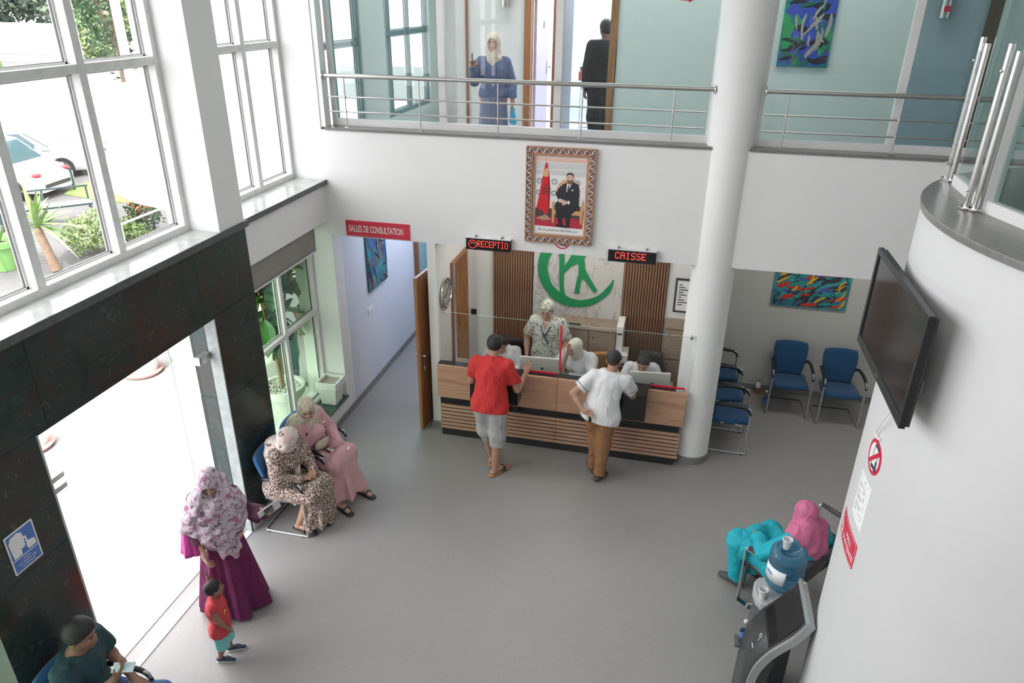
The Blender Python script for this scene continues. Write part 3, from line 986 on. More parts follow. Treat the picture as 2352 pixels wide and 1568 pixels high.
    blob('eyes', [((733, 563), 8, 4), ((770, 564), 8, 4)], (0.08, 0.05, 0.04))
    # written dedication, right-to-left script
    s = '\u0635\u0627\u062d\u0628 \u0627\u0644\u062c\u0644\u0627\u0644\u0629 \u0627\u0644\u0645\u0644\u0643'
    forms = '\uFEBB\uFE8E\uFEA3\uFE90 \uFE8D\uFEDF\uFEA0\uFEFC\uFEDF\uFE94 \uFE8D\uFEDF\uFEE4\uFEE0\uFEDA \uFEE3\uFEA4\uFEE4\uFEAA \uFE8D\uFEDF\uFEB4\uFE8E\uFEA9\uFEB1 \uFEE7\uFEBC\uFEAE\uFEE9 \uFE8D\uFEDF\uFEE0\uFEEA'
    q = Q(585, 1272)
    d = Vector((Q(855, 1295)[0] - Q(315, 1255)[0], 0, Q(855, 1295)[1] - Q(315, 1255)[1])).normalized()
    text('dedication', forms[::-1], 'black_matt', (cx + q[0], 7.8325, cz + q[1]), d, Vector((0, -1, 0)).cross(d) * -1 if False else d.cross(Vector((0, 1, 0))) * -1 if d.cross(Vector((0, 1, 0))).z < 0 else d.cross(Vector((0, 1, 0))), w=0.45, h=0.035, parent=t, bold=0.004)
    return t
portrait()

# --------------------------------------------------------------- blue silence sign on the marble
def silence_sign():
    y0, z1 = 2.87, 1.985
    Yx, NX = (0, 1, 0), (1, 0, 0)
    t = thing('silence_sign', 'blue and white sign with a hushing face and finger on the dark marble', 'sign', (-4.02, 2.985, 1.66))
    o = (-4.028, 2.985, 1.82)
    def rr(w, h, r, n=4):
        pts = []
        for cx, cy, a0 in ((w / 2 - r, h / 2 - r, 0), (-w / 2 + r, h / 2 - r, 90), (-w / 2 + r, -h / 2 + r, 180), (w / 2 - r, -h / 2 + r, 270)):
            for k in range(n + 1):
                a = math.radians(a0 + 90 * k / n)
                pts.append((cx + r * math.cos(a), cy + r * math.sin(a)))
        return pts
    G().prism(rr(0.225, 0.31, 0.008), o, Yx, Z1, NX, 0.006).build('board', 'white_print', t)
    G().prism(rr(0.205, 0.29, 0.006), o, Yx, Z1, NX, 0.0068).build('blue_field', 'blue_sign', t)
    G().prism([(-0.1025, -0.052), (0.1025, -0.052), (0.1025, -0.046), (-0.1025, -0.046)], o, Yx, Z1, NX, 0.0075).build('divider', 'white_print', t)
    face = [(-0.095, 0.09), (-0.075, 0.125), (-0.02, 0.135), (0.012, 0.118), (0.015, 0.09), (0.028, 0.062), (0.014, 0.056), (0.02, 0.044), (0.012, 0.034), (0.018, 0.02), (0.006, 0.004), (-0.02, 0.002), (-0.022, -0.038), (-0.085, -0.038), (-0.09, 0.02)]
    hand = [(0.026, 0.075), (0.036, 0.078), (0.04, 0.03), (0.055, 0.026), (0.075, 0.022), (0.092, 0.012), (0.095, -0.03), (0.035, -0.036), (0.022, -0.012), (0.026, 0.02)]
    G().prism(face, o, Yx, Z1, NX, 0.0075).build('face_symbol', 'white_print', t)
    G().prism(hand, o, Yx, Z1, NX, 0.0075).build('finger_symbol', 'white_print', t)
    for i, s in enumerate(('MERCI', 'DE RESPECTER', 'LE SILENCE')):
        text('lettering', s, 'white_print', (-4.0212, 2.985, 1.82 - 0.073 - 0.024 * i), Yx, Z1, h=0.015, parent=t)
silence_sign()

# --------------------------------------------------------------- paintings
def paint_mat(name, cols, scale=3.0, stretch=(1, 1, 1), rot=(0, 0, 0)):
    m, nt, b = nmat(name)
    v = tex_coord(nt, stretch, rot=rot)
    n = noise_tex(nt, v, scale, 3, 0.55, 1.2)
    k = len(cols)
    lk(nt, ramp(nt, n, [(0.25 + 0.5 * i / (k - 1), c) for i, c in enumerate(cols)], 'CONSTANT' if k > 4 else 'LINEAR'), b.inputs['Base Color'])
    b.inputs['Roughness'].default_value = 0.5
    return m
def rnd_strokes(g, rnd, n, w, h, o, ax, ay, an, depth, length=0.25, ang=0.6, spread=0.5, wd=0.02):
    for _ in range(n):
        cx, cy = rnd.uniform(-w / 2, w / 2), rnd.uniform(-h / 2, h / 2)
        a = ang + rnd.uniform(-spread, spread)
        L = length * rnd.uniform(0.35, 1)
        cx = max(-w / 2 + L * abs(math.cos(a)) / 2, min(w / 2 - L * abs(math.cos(a)) / 2, cx))
        cy = max(-h / 2 + L * abs(math.sin(a)) / 2, min(h / 2 - L * abs(math.sin(a)) / 2, cy))
        bow = rnd.uniform(-0.14, 0.14) * L
        pts = []
        for k in range(7):
            u = k / 3 - 1
            s, q = u * L / 2, bow * (1 - u * u)
            pts.append((cx + math.cos(a) * s - math.sin(a) * q, cy + math.sin(a) * s + math.cos(a) * q))
        ww = wd * rnd.uniform(0.6, 1.5)
        add_stroke(g, pts, [ww * x * rnd.uniform(0.85, 1.15) for x in (0.45, 0.8, 1, 1, 0.95, 0.8, 0.4)], o, ax, ay, an, depth + 0.0000 + _ * 0.00002)
def painting(label, o, ax, ay, an, w, h, base, groups, seed, thick=0.03):
    """canvas with its base colours and brush strokes group by group"""
    c = Vector(o)
    t = thing('painting', label, 'painting', tuple(c - Vector(ay) * h / 2))
    G().prism([(-w / 2, -h / 2), (w / 2, -h / 2), (w / 2, h / 2), (-w / 2, h / 2)], o, ax, ay, an, thick).build('canvas', base, t)
    rnd = random.Random(seed)
    for i, (col, n, L, ang, sp, wd) in enumerate(groups):
        g = G()
        rnd_strokes(g, rnd, int(n * 2.2), w * 0.94, h * 0.94, c + Vector(an) * thick, ax, ay, an, 0.0015 * (i + 1), L, ang, sp, wd)
        g.build('brush_strokes', M('oil_%.2f_%.2f_%.2f' % col, col, 0.45, var=0.2, vscale=30), t)['kind'] = 'stuff'
    return t
paint_mat('canvas_teal', [(0.02, 0.20, 0.24), (0.05, 0.33, 0.36), (0.03, 0.14, 0.22), (0.16, 0.38, 0.40)], 2.4)
paint_mat('canvas_blue', [(0.03, 0.09, 0.40), (0.02, 0.24, 0.16), (0.05, 0.10, 0.45), (0.10, 0.16, 0.20)], 2.2)
paint_mat('canvas_dark', [(0.03, 0.06, 0.08), (0.03, 0.22, 0.30), (0.10, 0.12, 0.14), (0.12, 0.30, 0.28)], 3.0)
painting('wide teal abstract painting with red and yellow strokes in the waiting corner', (1.93, 9.95, 1.70), X1, Z1, NY, 0.97, 0.66, 'canvas_teal',
         [((0.05, 0.05, 0.06), 16, 0.34, 0.5, 0.5, 0.05), ((0.03, 0.30, 0.30), 10, 0.3, 0.4, 0.5, 0.045), ((0.55, 0.05, 0.03), 7, 0.24, 0.2, 0.3, 0.05), ((0.70, 0.42, 0.04), 8, 0.24, 0.9, 0.4, 0.028),
          ((0.10, 0.10, 0.38), 5, 0.2, 0.2, 0.6, 0.03), ((0.03, 0.02, 0.02), 9, 0.16, 1.5, 0.6, 0.012)], 5)
painting('tall blue and green abstract painting behind the upper glass', (1.32, 9.999, 4.90), X1, Z1, NY, 0.585, 0.88, 'canvas_blue',
         [((0.04, 0.34, 0.12), 10, 0.45, 1.9, 0.5, 0.07), ((0.05, 0.08, 0.50), 12, 0.4, 1.3, 0.5, 0.07), ((0.02, 0.02, 0.04), 8, 0.3, 0.1, 0.5, 0.05), ((0.45, 0.38, 0.34), 6, 0.35, 1.4, 0.6, 0.03), ((0.02, 0.16, 0.10), 6, 0.2, 0.8, 1, 0.03)], 11)
painting('narrow dark turquoise painting on the corridor wall', (-4.05, 9.1, 1.86), (0, -1, 0), Z1, (1, 0, 0), 0.66, 0.84, 'canvas_dark',
         [((0.02, 0.30, 0.38), 10, 0.3, 1.4, 0.4, 0.05), ((0.55, 0.06, 0.05), 5, 0.24, 1.5, 0.4, 0.03), ((0.03, 0.12, 0.30), 8, 0.3, 1.3, 0.5, 0.05), ((0.60, 0.45, 0.10), 3, 0.15, 1.2, 0.5, 0.02), ((0.02, 0.02, 0.03), 6, 0.3, 0.8, 0.9, 0.012)], 23)
# framed certificate in the back office
t = thing('framed_certificate', 'black framed certificate on the office wall beside the slatted panel', 'picture', (0.20, 9.2, 1.42))
g = G(); x0, x1, z0, z1 = 0.12, 0.36, 1.43, 1.90
g.box(x0, x1, 9.17, 9.2, z0, z0 + .02).box(x0, x1, 9.17, 9.2, z1 - .02, z1).box(x0, x0 + .02, 9.17, 9.2, z0 + .02, z1 - .02).box(x1 - .02, x1, 9.17, 9.2, z0 + .02, z1 - .02)
g.build('frame', 'black_matt', t)
G().box(x0 + .02, x1 - .02, 9.18, 9.2, z0 + .02, z1 - .02).build('sheet', 'paper', t)
g = G()
for i in range(9):
    g.box(x0 + .05, x0 + 0.05 + 0.02 * ((i * 7) % 5 + 2), 9.178, 9.18, z1 - .09 - .035 * i, z1 - .078 - .035 * i)
g.build('print', 'black_matt', t)

# --------------------------------------------------------------- logo panel and slatted panels (reception back wall)
YB = 9.2
wp = thing('logo_panel', 'white marble wall panel carrying the big round green logo', 'wall panel', (-1.17, YB, 0))
G().box(-1.78, -0.565, YB - 0.03, YB, 0, 2.9).build('marble_sheet', 'white_marble', wp)
def logo():
    k = 0.925
    o = (0, YB - 0.03, 0)
    def Q(X, Y):
        return (0.002088 * X + 0.000123 * Y - 3.229817, 0.000193 * X - 0.002224 * Y + 2.082817)
    g = G()
    # brush ring: centre and radius from three points of its rim
    c = (-1.170, 1.905)
    pts = []; ws = []
    R0 = 0.485
    for i in range(81):
        a = math.radians(-12 - 303 * i / 80)
        s = i / 80
        w = 0.035 + 0.10 * math.sin(PI * min(1, s * 0.95 + 0.02)) ** 0.9 + 0.008 * math.sin(23 * s) + 0.006 * math.sin(41 * s)
        if s < 0.06: w *= (0.35 + s * 10)
        if s > 0.92: w *= max(0.2, (1 - s) / 0.08)
        pts.append((c[0] + R0 * math.cos(a), c[1] + R0 * math.sin(a))); ws.append(w)
    add_stroke(g, pts, ws, o, X1, Z1, NY, 0.012)
    g.build('emblem_ring', 'green_logo', wp)
    lift = [0.0125]
    def S(pl, w):
        g = G(); lift[0] += 0.0006
        q = smooth_line([Q(*p) for p in pl], 6)
        n = len(q)
        ww = [np.interp(i / (n - 1), np.linspace(0, 1, len(w)), w) for i in range(n)]
        add_stroke(g, [(p.x, p.y) for p in q], ww, o, X1, Z1, NY, lift[0])
        g.build('emblem_stroke', 'green_logo', wp)
    S([(850, -150), (862, -40), (872, 80), (868, 200), (868, 290), (880, 350)], [0.04, 0.065, 0.072, 0.062, 0.055, 0.08])
    S([(800, -120), (860, -165), (930, -150), (965, -60), (960, 40), (925, 120), (880, 170)], [0.02, 0.05, 0.06, 0.06, 0.065, 0.075, 0.06])
    S([(935, 130), (965, 105), (1010, 70), (1055, 20), (1120, -70), (1150, -140)], [0.05, 0.075, 0.075, 0.07, 0.05, 0.03])
    S([(960, -20), (985, 60), (998, 130), (996, 190), (978, 245), (966, 315)], [0.05, 0.07, 0.09, 0.075, 0.06, 0.065])
    S([(1000, 150), (1020, 200), (1055, 255), (1088, 305)], [0.07, 0.075, 0.065, 0.055])
logo()
def slat_panel(x0, x1, label):
    t = thing('slatted_panel', label, 'wall panel', ((x0 + x1) / 2, YB, 0), group='brown slatted panels beside the logo')
    G().box(x0, x1, YB - 0.012, YB, 0, 2.9).build('backing', 'black_matt', t)
    n = 16
    p = (x1 - x0) / n
    first = None
    for i in range(n):
        if first is None:
            first = G().box(x0, x0 + p * 0.72, YB - 0.04, YB - 0.012, 0, 2.9).build('slat', 'slat_walnut', t)
            o = first
        else:
            o = first.copy(); COL.objects.link(o); WM[o.name] = WM[first.name].copy()
            o.location.x += p * i
slat_panel(-2.345, -1.79, 'brown vertical slat panel left of the green logo, behind the clock side door')
slat_panel(-0.56, 0.02, 'brown vertical slat panel right of the green logo, near the round column')

# wall clock
def clock():
    t = thing('wall_clock', 'round silver rimmed wall clock on the side wall of the reception', 'clock', (-2.72, 8.14, 1.60))
    T = Matrix.Translation((-2.72, 8.14, 1.81)) @ Matrix.Rotation(PI / 2, 4, 'Y')
    G().lathe([(0.195, 0), (0.205, 0.02), (0.20, 0.04), (0.183, 0.045), (0.178, 0.03)], (0, 0, 0), 40, T=T, cap=False).build('rim', 'chrome', t, smooth=True)
    G().lathe([(0.001, 0.024), (0.175, 0.024), (0.175, 0.028), (0.001, 0.028)], (0, 0, 0), 40, T=T, cap=False).build('dial', M('dial_grey', (0.42, 0.40, 0.37), 0.6), t)
    g = G()
    for k in range(12):
        a = 2 * PI * k / 12
        g.bar((-2.69, 8.14 + 0.13 * math.sin(a), 1.81 + 0.13 * math.cos(a)), (-2.69, 8.14 + 0.155 * math.sin(a), 1.81 + 0.155 * math.cos(a)), 0.012, 0.004, (1, 0, 0))
    g.build('hour_marks', 'black_matt', t)
    G().bar((-2.687, 8.14, 1.81), (-2.687, 8.06, 1.78), 0.010, 0.004, (1, 0, 0)).build('hour_hand', 'black_matt', t)
    G().bar((-2.685, 8.14, 1.81), (-2.685, 8.24, 1.90), 0.007, 0.003, (1, 0, 0)).build('minute_hand', 'black_matt', t)
clock()

# side door: frame in the reception wall and the leaf swung out into the corridor
dj = G().box(-2.86, -2.69, 8.40, 8.445, 0, 2.12).box(-2.86, -2.69, 9.06, 9.105, 0, 2.12).box(-2.86, -2.69, 8.445, 9.06, 2.075, 2.12)
struct('door_1', dj, 'door_wood')
def door_leaf():
    a = Vector((-2.895, 8.38, 0)); b = Vector((-2.955, 7.73, 0))
    t = thing('door_leaf', 'brown wooden door standing open at the mouth of the corridor', 'door', tuple(a))
    G().bar(a + Vector((0, 0, 1.07)), b + Vector((0, 0, 1.07)), 0.042, 2.12).build('panel', 'door_wood', t, bev=0.003)
    d = (b - a).normalized(); nrm = Vector((d.y, -d.x, 0)).normalized()
    for s in (1, -1):
        p = b - d * 0.07 + nrm * s * 0.021 + Vector((0, 0, 1.02))
        g = G().bar(p + Vector((0, 0, -0.10)), p + Vector((0, 0, 0.10)), 0.035, 0.008, up=nrm)
        h = g.build('lock_plate', 'chrome', t)
        q = p + nrm * s * 0.045 + Vector((0, 0, 0.045))
        G().tube([p + Vector((0, 0, 0.045)), q, q - d * 0.02, q - d * 0.12], 0.009, 8).build('handle', 'chrome', t, smooth=True)
    q = b - d * 0.07 - nrm * 0.0 + Vector((0.05, -0.0, 0.93))
    G().box(q.x - 0.006, q.x + 0.006, q.y - 0.014, q.y + 0.014, q.z - 0.07, q.z).build('key_bunch', 'chrome', t)
door_leaf()
# further door with its frame in the corridor
struct('door_2', G().box(-4.07, -3.99, 10.62, 10.70, 0, 2.25).box(-4.07, -3.99, 11.5, 11.6, 0, 2.25).box(-4.07, -3.99, 10.70, 11.5, 2.17, 2.25), 'wood_jamb')
struct('door_3', G().box(-4.15, -4.11, 10.70, 11.5, 0, 2.17), M('teal_leaf', (0.30, 0.50, 0.56), 0.5))

# switches and sockets
t = thing('light_switch', 'pale double light switch on the corridor wall under the painting', 'switch', (-4.045, 8.80, 1.13))
for k in range(2):
    G().box(-4.05, -4.04, 8.72 + 0.09 * k, 8.80 + 0.09 * k, 1.13, 1.21).build('switch_plate', 'white_gloss', t, bev=0.003)
t = thing('wall_socket', 'dark square socket plate on the office wall left of the slats', 'socket', (-2.62, YB, 1.08))
G().box(-2.68, -2.60, YB - 0.012, YB, 1.08, 1.17).build('plate', 'black_plastic', t, bev=0.003)
G().box(-2.665, -2.615, YB - 0.016, YB - 0.012, 1.10, 1.15).build('insert', 'black_matt', t)
t = thing('wall_socket', 'black socket low on the marble panel behind the standing woman', 'socket', (-1.74, YB - 0.03, 0.5))
G().box(-1.775, -1.70, YB - 0.042, YB - 0.03, 0.5, 0.58).build('plate', 'black_plastic', t, bev=0.003)

# roller blind in the niche
t = thing('roller_blind', 'grey roller blind half lowered over the niche window', 'blind', (-4.14, 6.9, 2.41))
rows = []
for i in range(7):
    z = 2.73 - 0.31 * i / 6
    rows.append([(-4.14 + 0.002 * math.sin(i), y, z) for y in np.linspace(6.07, 7.60, 12)])
G().grid(rows).build('fabric', 'blind_fabric', t, smooth=True, solid=0.003)
G().tube([(-4.14, 6.07, 2.415), (-4.14, 7.61, 2.415)], 0.011, 8).build('bottom_bar', 'aluminium_aged', t)
G().tube([(-4.17, 6.07, 2.71), (-4.17, 7.61, 2.71)], 0.02, 10).build('roller', 'aluminium_aged', t)

# --------------------------------------------------------------- stainless railing before the upper glass
def railing(x0, x1, posts, y, label, endcap=(True, True)):
    t = thing('steel_railing', label, 'railing', ((x0 + x1) / 2, y, 3.83), group='stainless railings of the upper floor')
    G().tube([(x0, y, 4.385), (x1, y, 4.385)], 0.024, 14).build('handrail', 'steel_satin', t, smooth=True)
    for z in (4.16, 4.00):
        G().tube([(x0 + 0.01, y + 0.012, z), (x1 - 0.06, y + 0.012, z)], 0.009, 8).build('rail', 'steel_satin', t, smooth=True)
    for px in posts:
        p = G().tube([(px, y, 3.84), (px, y, 4.365)], 0.007, 8).build('post', 'steel_satin', t, smooth=True)
        G().box(px - 0.028, px + 0.028, y - 0.02, y + 0.02, 3.83, 3.84).build('foot', 'steel_satin', p)
        for z in (4.16, 4.00):
            G().tube([(px, y, z - 0.012), (px, y, z + 0.012)], 0.011, 8).build('clamp', 'chrome', p)
    for k, xx in enumerate((x0, x1)):
        if endcap[k]:
            T = Matrix.Translation((xx, y, 4.385)) @ Matrix.Rotation(PI / 2, 4, 'Y')
            G().lathe([(0.001, -0.006), (0.042, -0.006), (0.045, 0.0), (0.042, 0.006), (0.001, 0.006)], (0, 0, 0), 20, T=T, cap=False).build('wall_flange', 'chrome', t, smooth=True)
railing(-3.98, 0.27, [-3.74, -2.86, -1.97, -1.06, -0.12], 7.90, 'long stainless railing left of the round column, above the portrait')
railing(0.76, 4.3, [0.98, 2.02, 3.0], 7.90, 'stainless railing right of the round column, above the waiting corner', (True, False))

# glass balustrade on the drum ledge: pairs of tubes with a pane between
def drum_rail():
    t = thing('glass_balustrade', 'stainless tubes with glass panels standing on the curved ledge', 'railing', (1.5, 4.3, DZ))
    P = [(1.548, 4.72), (1.452, 4.02), (1.55, 3.40), (1.84, 2.84)]
    for i, (x, y) in enumerate(P):
        d = Vector((x - DC[0], y - DC[1], 0)).normalized(); tn = Vector((-d.y, d.x, 0))
        for s, hh in ((-1, 0.78), (1, 0.75)):
            c = Vector((x, y, 0)) + tn * 0.012 * s + d * 0.017 * s * -1
            p = G().tube([(c.x, c.y, DZ + 0.018), (c.x, c.y, DZ + hh)], 0.0155, 14).build('tube_post', 'chrome', t, smooth=True)
            G().lathe([(0.032, 0), (0.034, 0.004), (0.034, 0.014), (0.030, 0.018)], (c.x, c.y, DZ), 20).build('base_flange', 'chrome', p, smooth=True)
            if s == -1:
                for z in (0.10, 0.66):
                    q = c + d * 0.018
                    G().ball((q.x + tn.x * 0.012, q.y + tn.y * 0.012, DZ + z), 0.008, 8).build('screw', 'chrome', p, smooth='all')
    for (a, b) in zip(P[:-1], P[1:]):
        a0 = math.atan2(a[1] - DC[1], a[0] - DC[0]) % (2 * PI); a1 = math.atan2(b[1] - DC[1], b[0] - DC[0]) % (2 * PI)
        r = math.hypot(a[0] - DC[0], a[1] - DC[1]) - 0.03
        aa = np.linspace(a0 + 0.02 * (1 if a1 > a0 else -1), a1 - 0.02 * (1 if a1 > a0 else -1), 12)
        rows = [[(DC[0] + r * math.cos(x), DC[1] + r * math.sin(x), z) for x in aa] for z in (DZ + 0.05, DZ + 0.74)]
        G().grid(rows).build('glass_panel', 'glass_clear', t, smooth=True)
drum_rail()

# --------------------------------------------------------------- television on its bracket
def television():
    x, y0, y1, z0, z1 = 1.165, 3.335, 4.37, 0, 0
    z0, z1 = 5.2 - 1.85 * 1.0, 0
    # screen plane x=1.182; the measured corners give the height
    zt, zb = 3.925, 3.335
    t = thing('television', 'large black flat television mounted on the curved white wall', 'television', (1.22, (y0 + y1) / 2, zb))
    g = G(); b = 0.035
    g.box(x, x + 0.03, y0, y1, zt - b, zt).box(x, x + 0.03, y0, y1, zb, zb + b * 1.5)
    g.box(x, x + 0.03, y0, y0 + b, zb + b * 1.5, zt - b).box(x, x + 0.03, y1 - b, y1, zb + b * 1.5, zt - b)
    g.build('bezel', 'black_plastic', t, bev=0.003)
    G().box(x + 0.008, x + 0.02, y0 + b, y1 - b, zb + b * 1.5, zt - b).build('screen', 'black_gloss', t)
    g = G().box(x + 0.03, x + 0.05, y0 + 0.004, y1 - 0.004, zb + 0.01, zt - 0.01)
    g.box(x + 0.05, x + 0.075, y0 + 0.08, y1 - 0.08, zb + 0.05, zt - 0.1)
    g.build('back_cover', 'black_matt', t, bev=0.004)
    G().box(x + 0.052, x + 0.056, y0 + 0.004, y0 + 0.1, zb + 0.20, zb + 0.26).build('connector_panel', 'clip_grey', t)
    G().box(x - 0.001, x + 0.001, (y0 + y1) / 2 - 0.02, (y0 + y1) / 2 + 0.02, zb + 0.018, zb + 0.03).build('badge', 'steel_satin', t)
    g = G()
    g.box(x + 0.075, x + 0.087, 3.80, 3.96, 3.55, 3.75)
    g.box(x + 0.03, x + 0.08, 3.70, 3.74, 3.40, 3.86).box(x + 0.03, x + 0.08, 4.02, 4.06, 3.40, 3.86)
    g.build('wall_bracket', 'black_matt', t)
    # its cable, looping down to the wall
    pts = smooth_line([(1.21, 3.58, 3.36), (1.215, 3.66, 3.24), (1.225, 3.78, 3.09), (1.232, 3.83, 3.02), (1.24, 3.80, 2.995), (1.248, 3.78, 3.01)], 6)
    G().tube(pts, 0.005, 6).build('power_cable', 'white_gloss', t, smooth=True)
television()

# --------------------------------------------------------------- signs on the drum, bent to its curve
def dmap(s0, z0, off):
    """reading plane (u to the reader's right, v up) -> the curved wall; s0, z0 centre; off = height over the wall"""
    def f(u, v):
        a = PI - (s0 - u) / DR
        return Vector((DC[0] + (DR + off) * math.cos(a), DC[1] + (DR + off) * math.sin(a), z0 + v))
    return f
def bent(name, mat, pts, f0, f1, parent, sub=0.03):
    """polygon in the reading plane as a thin bent plate: subdivided triangulation via bmesh"""
    bm = bmesh.new()
    vs = [bm.verts.new((p[0], p[1], 0)) for p in pts]
    bm.faces.new(vs)
    us = [p[0] for p in pts]
    u = min(us) + sub
    while u < max(us) - 1e-4:
        ge = bm.verts[:] + bm.edges[:] + bm.faces[:]
        bmesh.ops.bisect_plane(bm, geom=ge, plane_co=(u, 0, 0), plane_no=(1, 0, 0))
        u += sub
    ext = bmesh.ops.extrude_face_region(bm, geom=bm.faces[:])
    top = {e for e in ext['geom'] if isinstance(e, bmesh.types.BMVert)}
    for v in bm.verts:
        v.co = (f1 if v in top else f0)(v.co.x, v.co.y)
    bmesh.ops.recalc_face_normals(bm, faces=bm.faces)
    me = D.meshes.new(name); bm.to_mesh(me); bm.free()
    me.materials.append(MATS[mat])
    return mesh_obj(name, me, parent)
def rrect(w, h, r, n=4):
    pts = []
    for cx, cy, a0 in ((w / 2 - r, h / 2 - r, 0), (-w / 2 + r, h / 2 - r, 90), (-w / 2 + r, -h / 2 + r, 180), (w / 2 - r, -h / 2 + r, 270)):
        for k in range(n + 1):
            a = math.radians(a0 + 90 * k / n)
            pts.append((cx + r * math.cos(a), cy + r * math.sin(a)))
    return pts
def bstroke(name, mat, lines, w, mk, parent, lift):
    g = G()
    for ln in lines:
        L, R = stroke2d(ln, w)
        n = len(L)
        f0, f1 = mk(lift), mk(lift + 0.0006)
        vs = [f0(*p) for p in L] + [f0(*p) for p in R] + [f1(*p) for p in L] + [f1(*p) for p in R]
        fs = [(0, n, 3 * n, 2 * n), (n - 1, 3 * n - 1, 4 * n - 1, 2 * n - 1)]
        for i in range(n - 1):
            fs += [(2 * n + i, 3 * n + i, 3 * n + i + 1, 2 * n + i + 1), (i, 2 * n + i, 2 * n + i + 1, i + 1), (n + i, n + i + 1, 3 * n + i + 1, 3 * n + i)]
        g.add(vs, fs)
    return g.build(name, mat, parent)

def drum_signs():
    # red waiting hall sign
    s0, z0 = 0.026, 2.215
    mk = lambda off: dmap(s0, z0, off)
    t = thing('wall_sign', "red plastic sign reading HALL D'ATTENTE low on the curved wall", 'sign', tuple(mk(0)(0, -0.09)))
    bent('board', 'red_sign', rrect(0.39, 0.175, 0.008), mk(0.0), mk(0.004), t)
    bstroke('border_line', 'white_print', [[(-0.187, -0.079), (-0.187, 0.079)], [(0.187, -0.079), (0.187, 0.079)], [(x, 0.08) for x in np.linspace(-0.187, 0.187, 9)], [(x, -0.08) for x in np.linspace(-0.187, 0.187, 9)]], 0.002, mk, t, 0.0042)
    text('lettering', 'HALL', 'white_print', (0, 0, 0), X1, Z1, w=0.115, h=0.036, parent=t, bold=0.02, mapf=lambda u, v: mk(0.0048)(u + 0.055, v + 0.025))
    text('lettering', "D'ATTENTE", 'white_print', (0, 0, 0), X1, Z1, w=0.245, h=0.036, parent=t, bold=0.02, mapf=lambda u, v: mk(0.0048)(u + 0.055, v - 0.032))
    bstroke('seated_figure', 'white_print', [[(-0.165, 0.02), (-0.155, -0.03), (-0.115, -0.035), (-0.11, -0.07)], [(-0.16, 0.01), (-0.13, -0.005), (-0.11, -0.01)], [(-0.15, -0.05), (-0.12, -0.05)], [(-0.16, 0.045), (-0.15, 0.045)]], 0.014, mk, t, 0.0042)
    # paper with text
    s1, z1 = -0.045, 2.545
    mk1 = lambda off: dmap(s1, z1, off)
    t = thing('paper_notice', 'white typed sheet taped to the curved wall under the round ban sign', 'notice', tuple(mk1(0)(0, -0.155)))
    bent('sheet', 'paper', rrect(0.21, 0.31, 0.006), mk1(0.0), mk1(0.0012), t)
    lines = []
    rnd = random.Random(3)
    for i in range(15):
        if i in (3, 9): continue
        y = 0.085 - 0.0135 * i
        lines.append([(-0.08, y), (0.02 + rnd.uniform(-0.02, 0.055), y)])
    M('typed_grey', (0.25, 0.27, 0.28), 0.6)
    bstroke('typed_lines', 'typed_grey', lines, 0.005, mk1, t, 0.0014)
    bstroke('letterhead', M('pale_green_print', (0.45, 0.58, 0.52), 0.6), [[(-0.085, 0.135), (0.085, 0.135)], [(-0.085, 0.125), (0.06, 0.125)], [(-0.085, -0.142), (0.08, -0.142)]], 0.004, mk1, t, 0.0014)
    bstroke('letterhead_emblem', 'typed_grey', [[(-0.01, 0.128), (0.0, 0.118), (0.01, 0.128)]], 0.006, mk1, t, 0.0016)
    # round ban sign
    s2, z2 = -0.072, 2.872
    mk2 = lambda off: dmap(s2, z2, off)
    t = thing('ban_sign', 'round red and white ban sign with a dark struck-out symbol, below the television', 'sign', tuple(mk2(0)(0, -0.105)))
    C0 = lambda r, n=40: [(r * math.cos(2 * PI * i / n), r * math.sin(2 * PI * i / n)) for i in range(n)]
    bent('board', 'red_sign', C0(0.105), mk2(0.0), mk2(0.003), t)
    bent('white_field', 'white_print', C0(0.082), mk2(0.003), mk2(0.0034), t)
    M('symbol_dark', (0.05, 0.06, 0.09), 0.5)
    bstroke('dark_symbol', 'symbol_dark', [[(0.06, -0.07), (0.05, -0.04), (0.048, -0.005)], [(-0.018, -0.063), (0.015, -0.055), (0.05, -0.06)]], 0.024, mk2, t, 0.0035)
    bstroke('dark_symbol', 'symbol_dark', [[(-0.014, 0.072), (0.02, 0.074), (0.056, 0.066)]], 0.018, mk2, t, 0.0036)
    bstroke('dark_outline', 'symbol_dark', [[(-0.014, 0.070), (-0.018, 0.03), (-0.020, -0.012)], [(0.055, 0.06), (0.052, 0.02), (0.05, -0.01)], [(-0.020, -0.012), (-0.018, -0.063)]], 0.006, mk2, t, 0.0036)
    bstroke('red_bar', 'red_sign', [[(-0.06, -0.06), (0.01, 0.005), (0.07, 0.06)]], 0.026, mk2, t, 0.0042)
drum_signs()
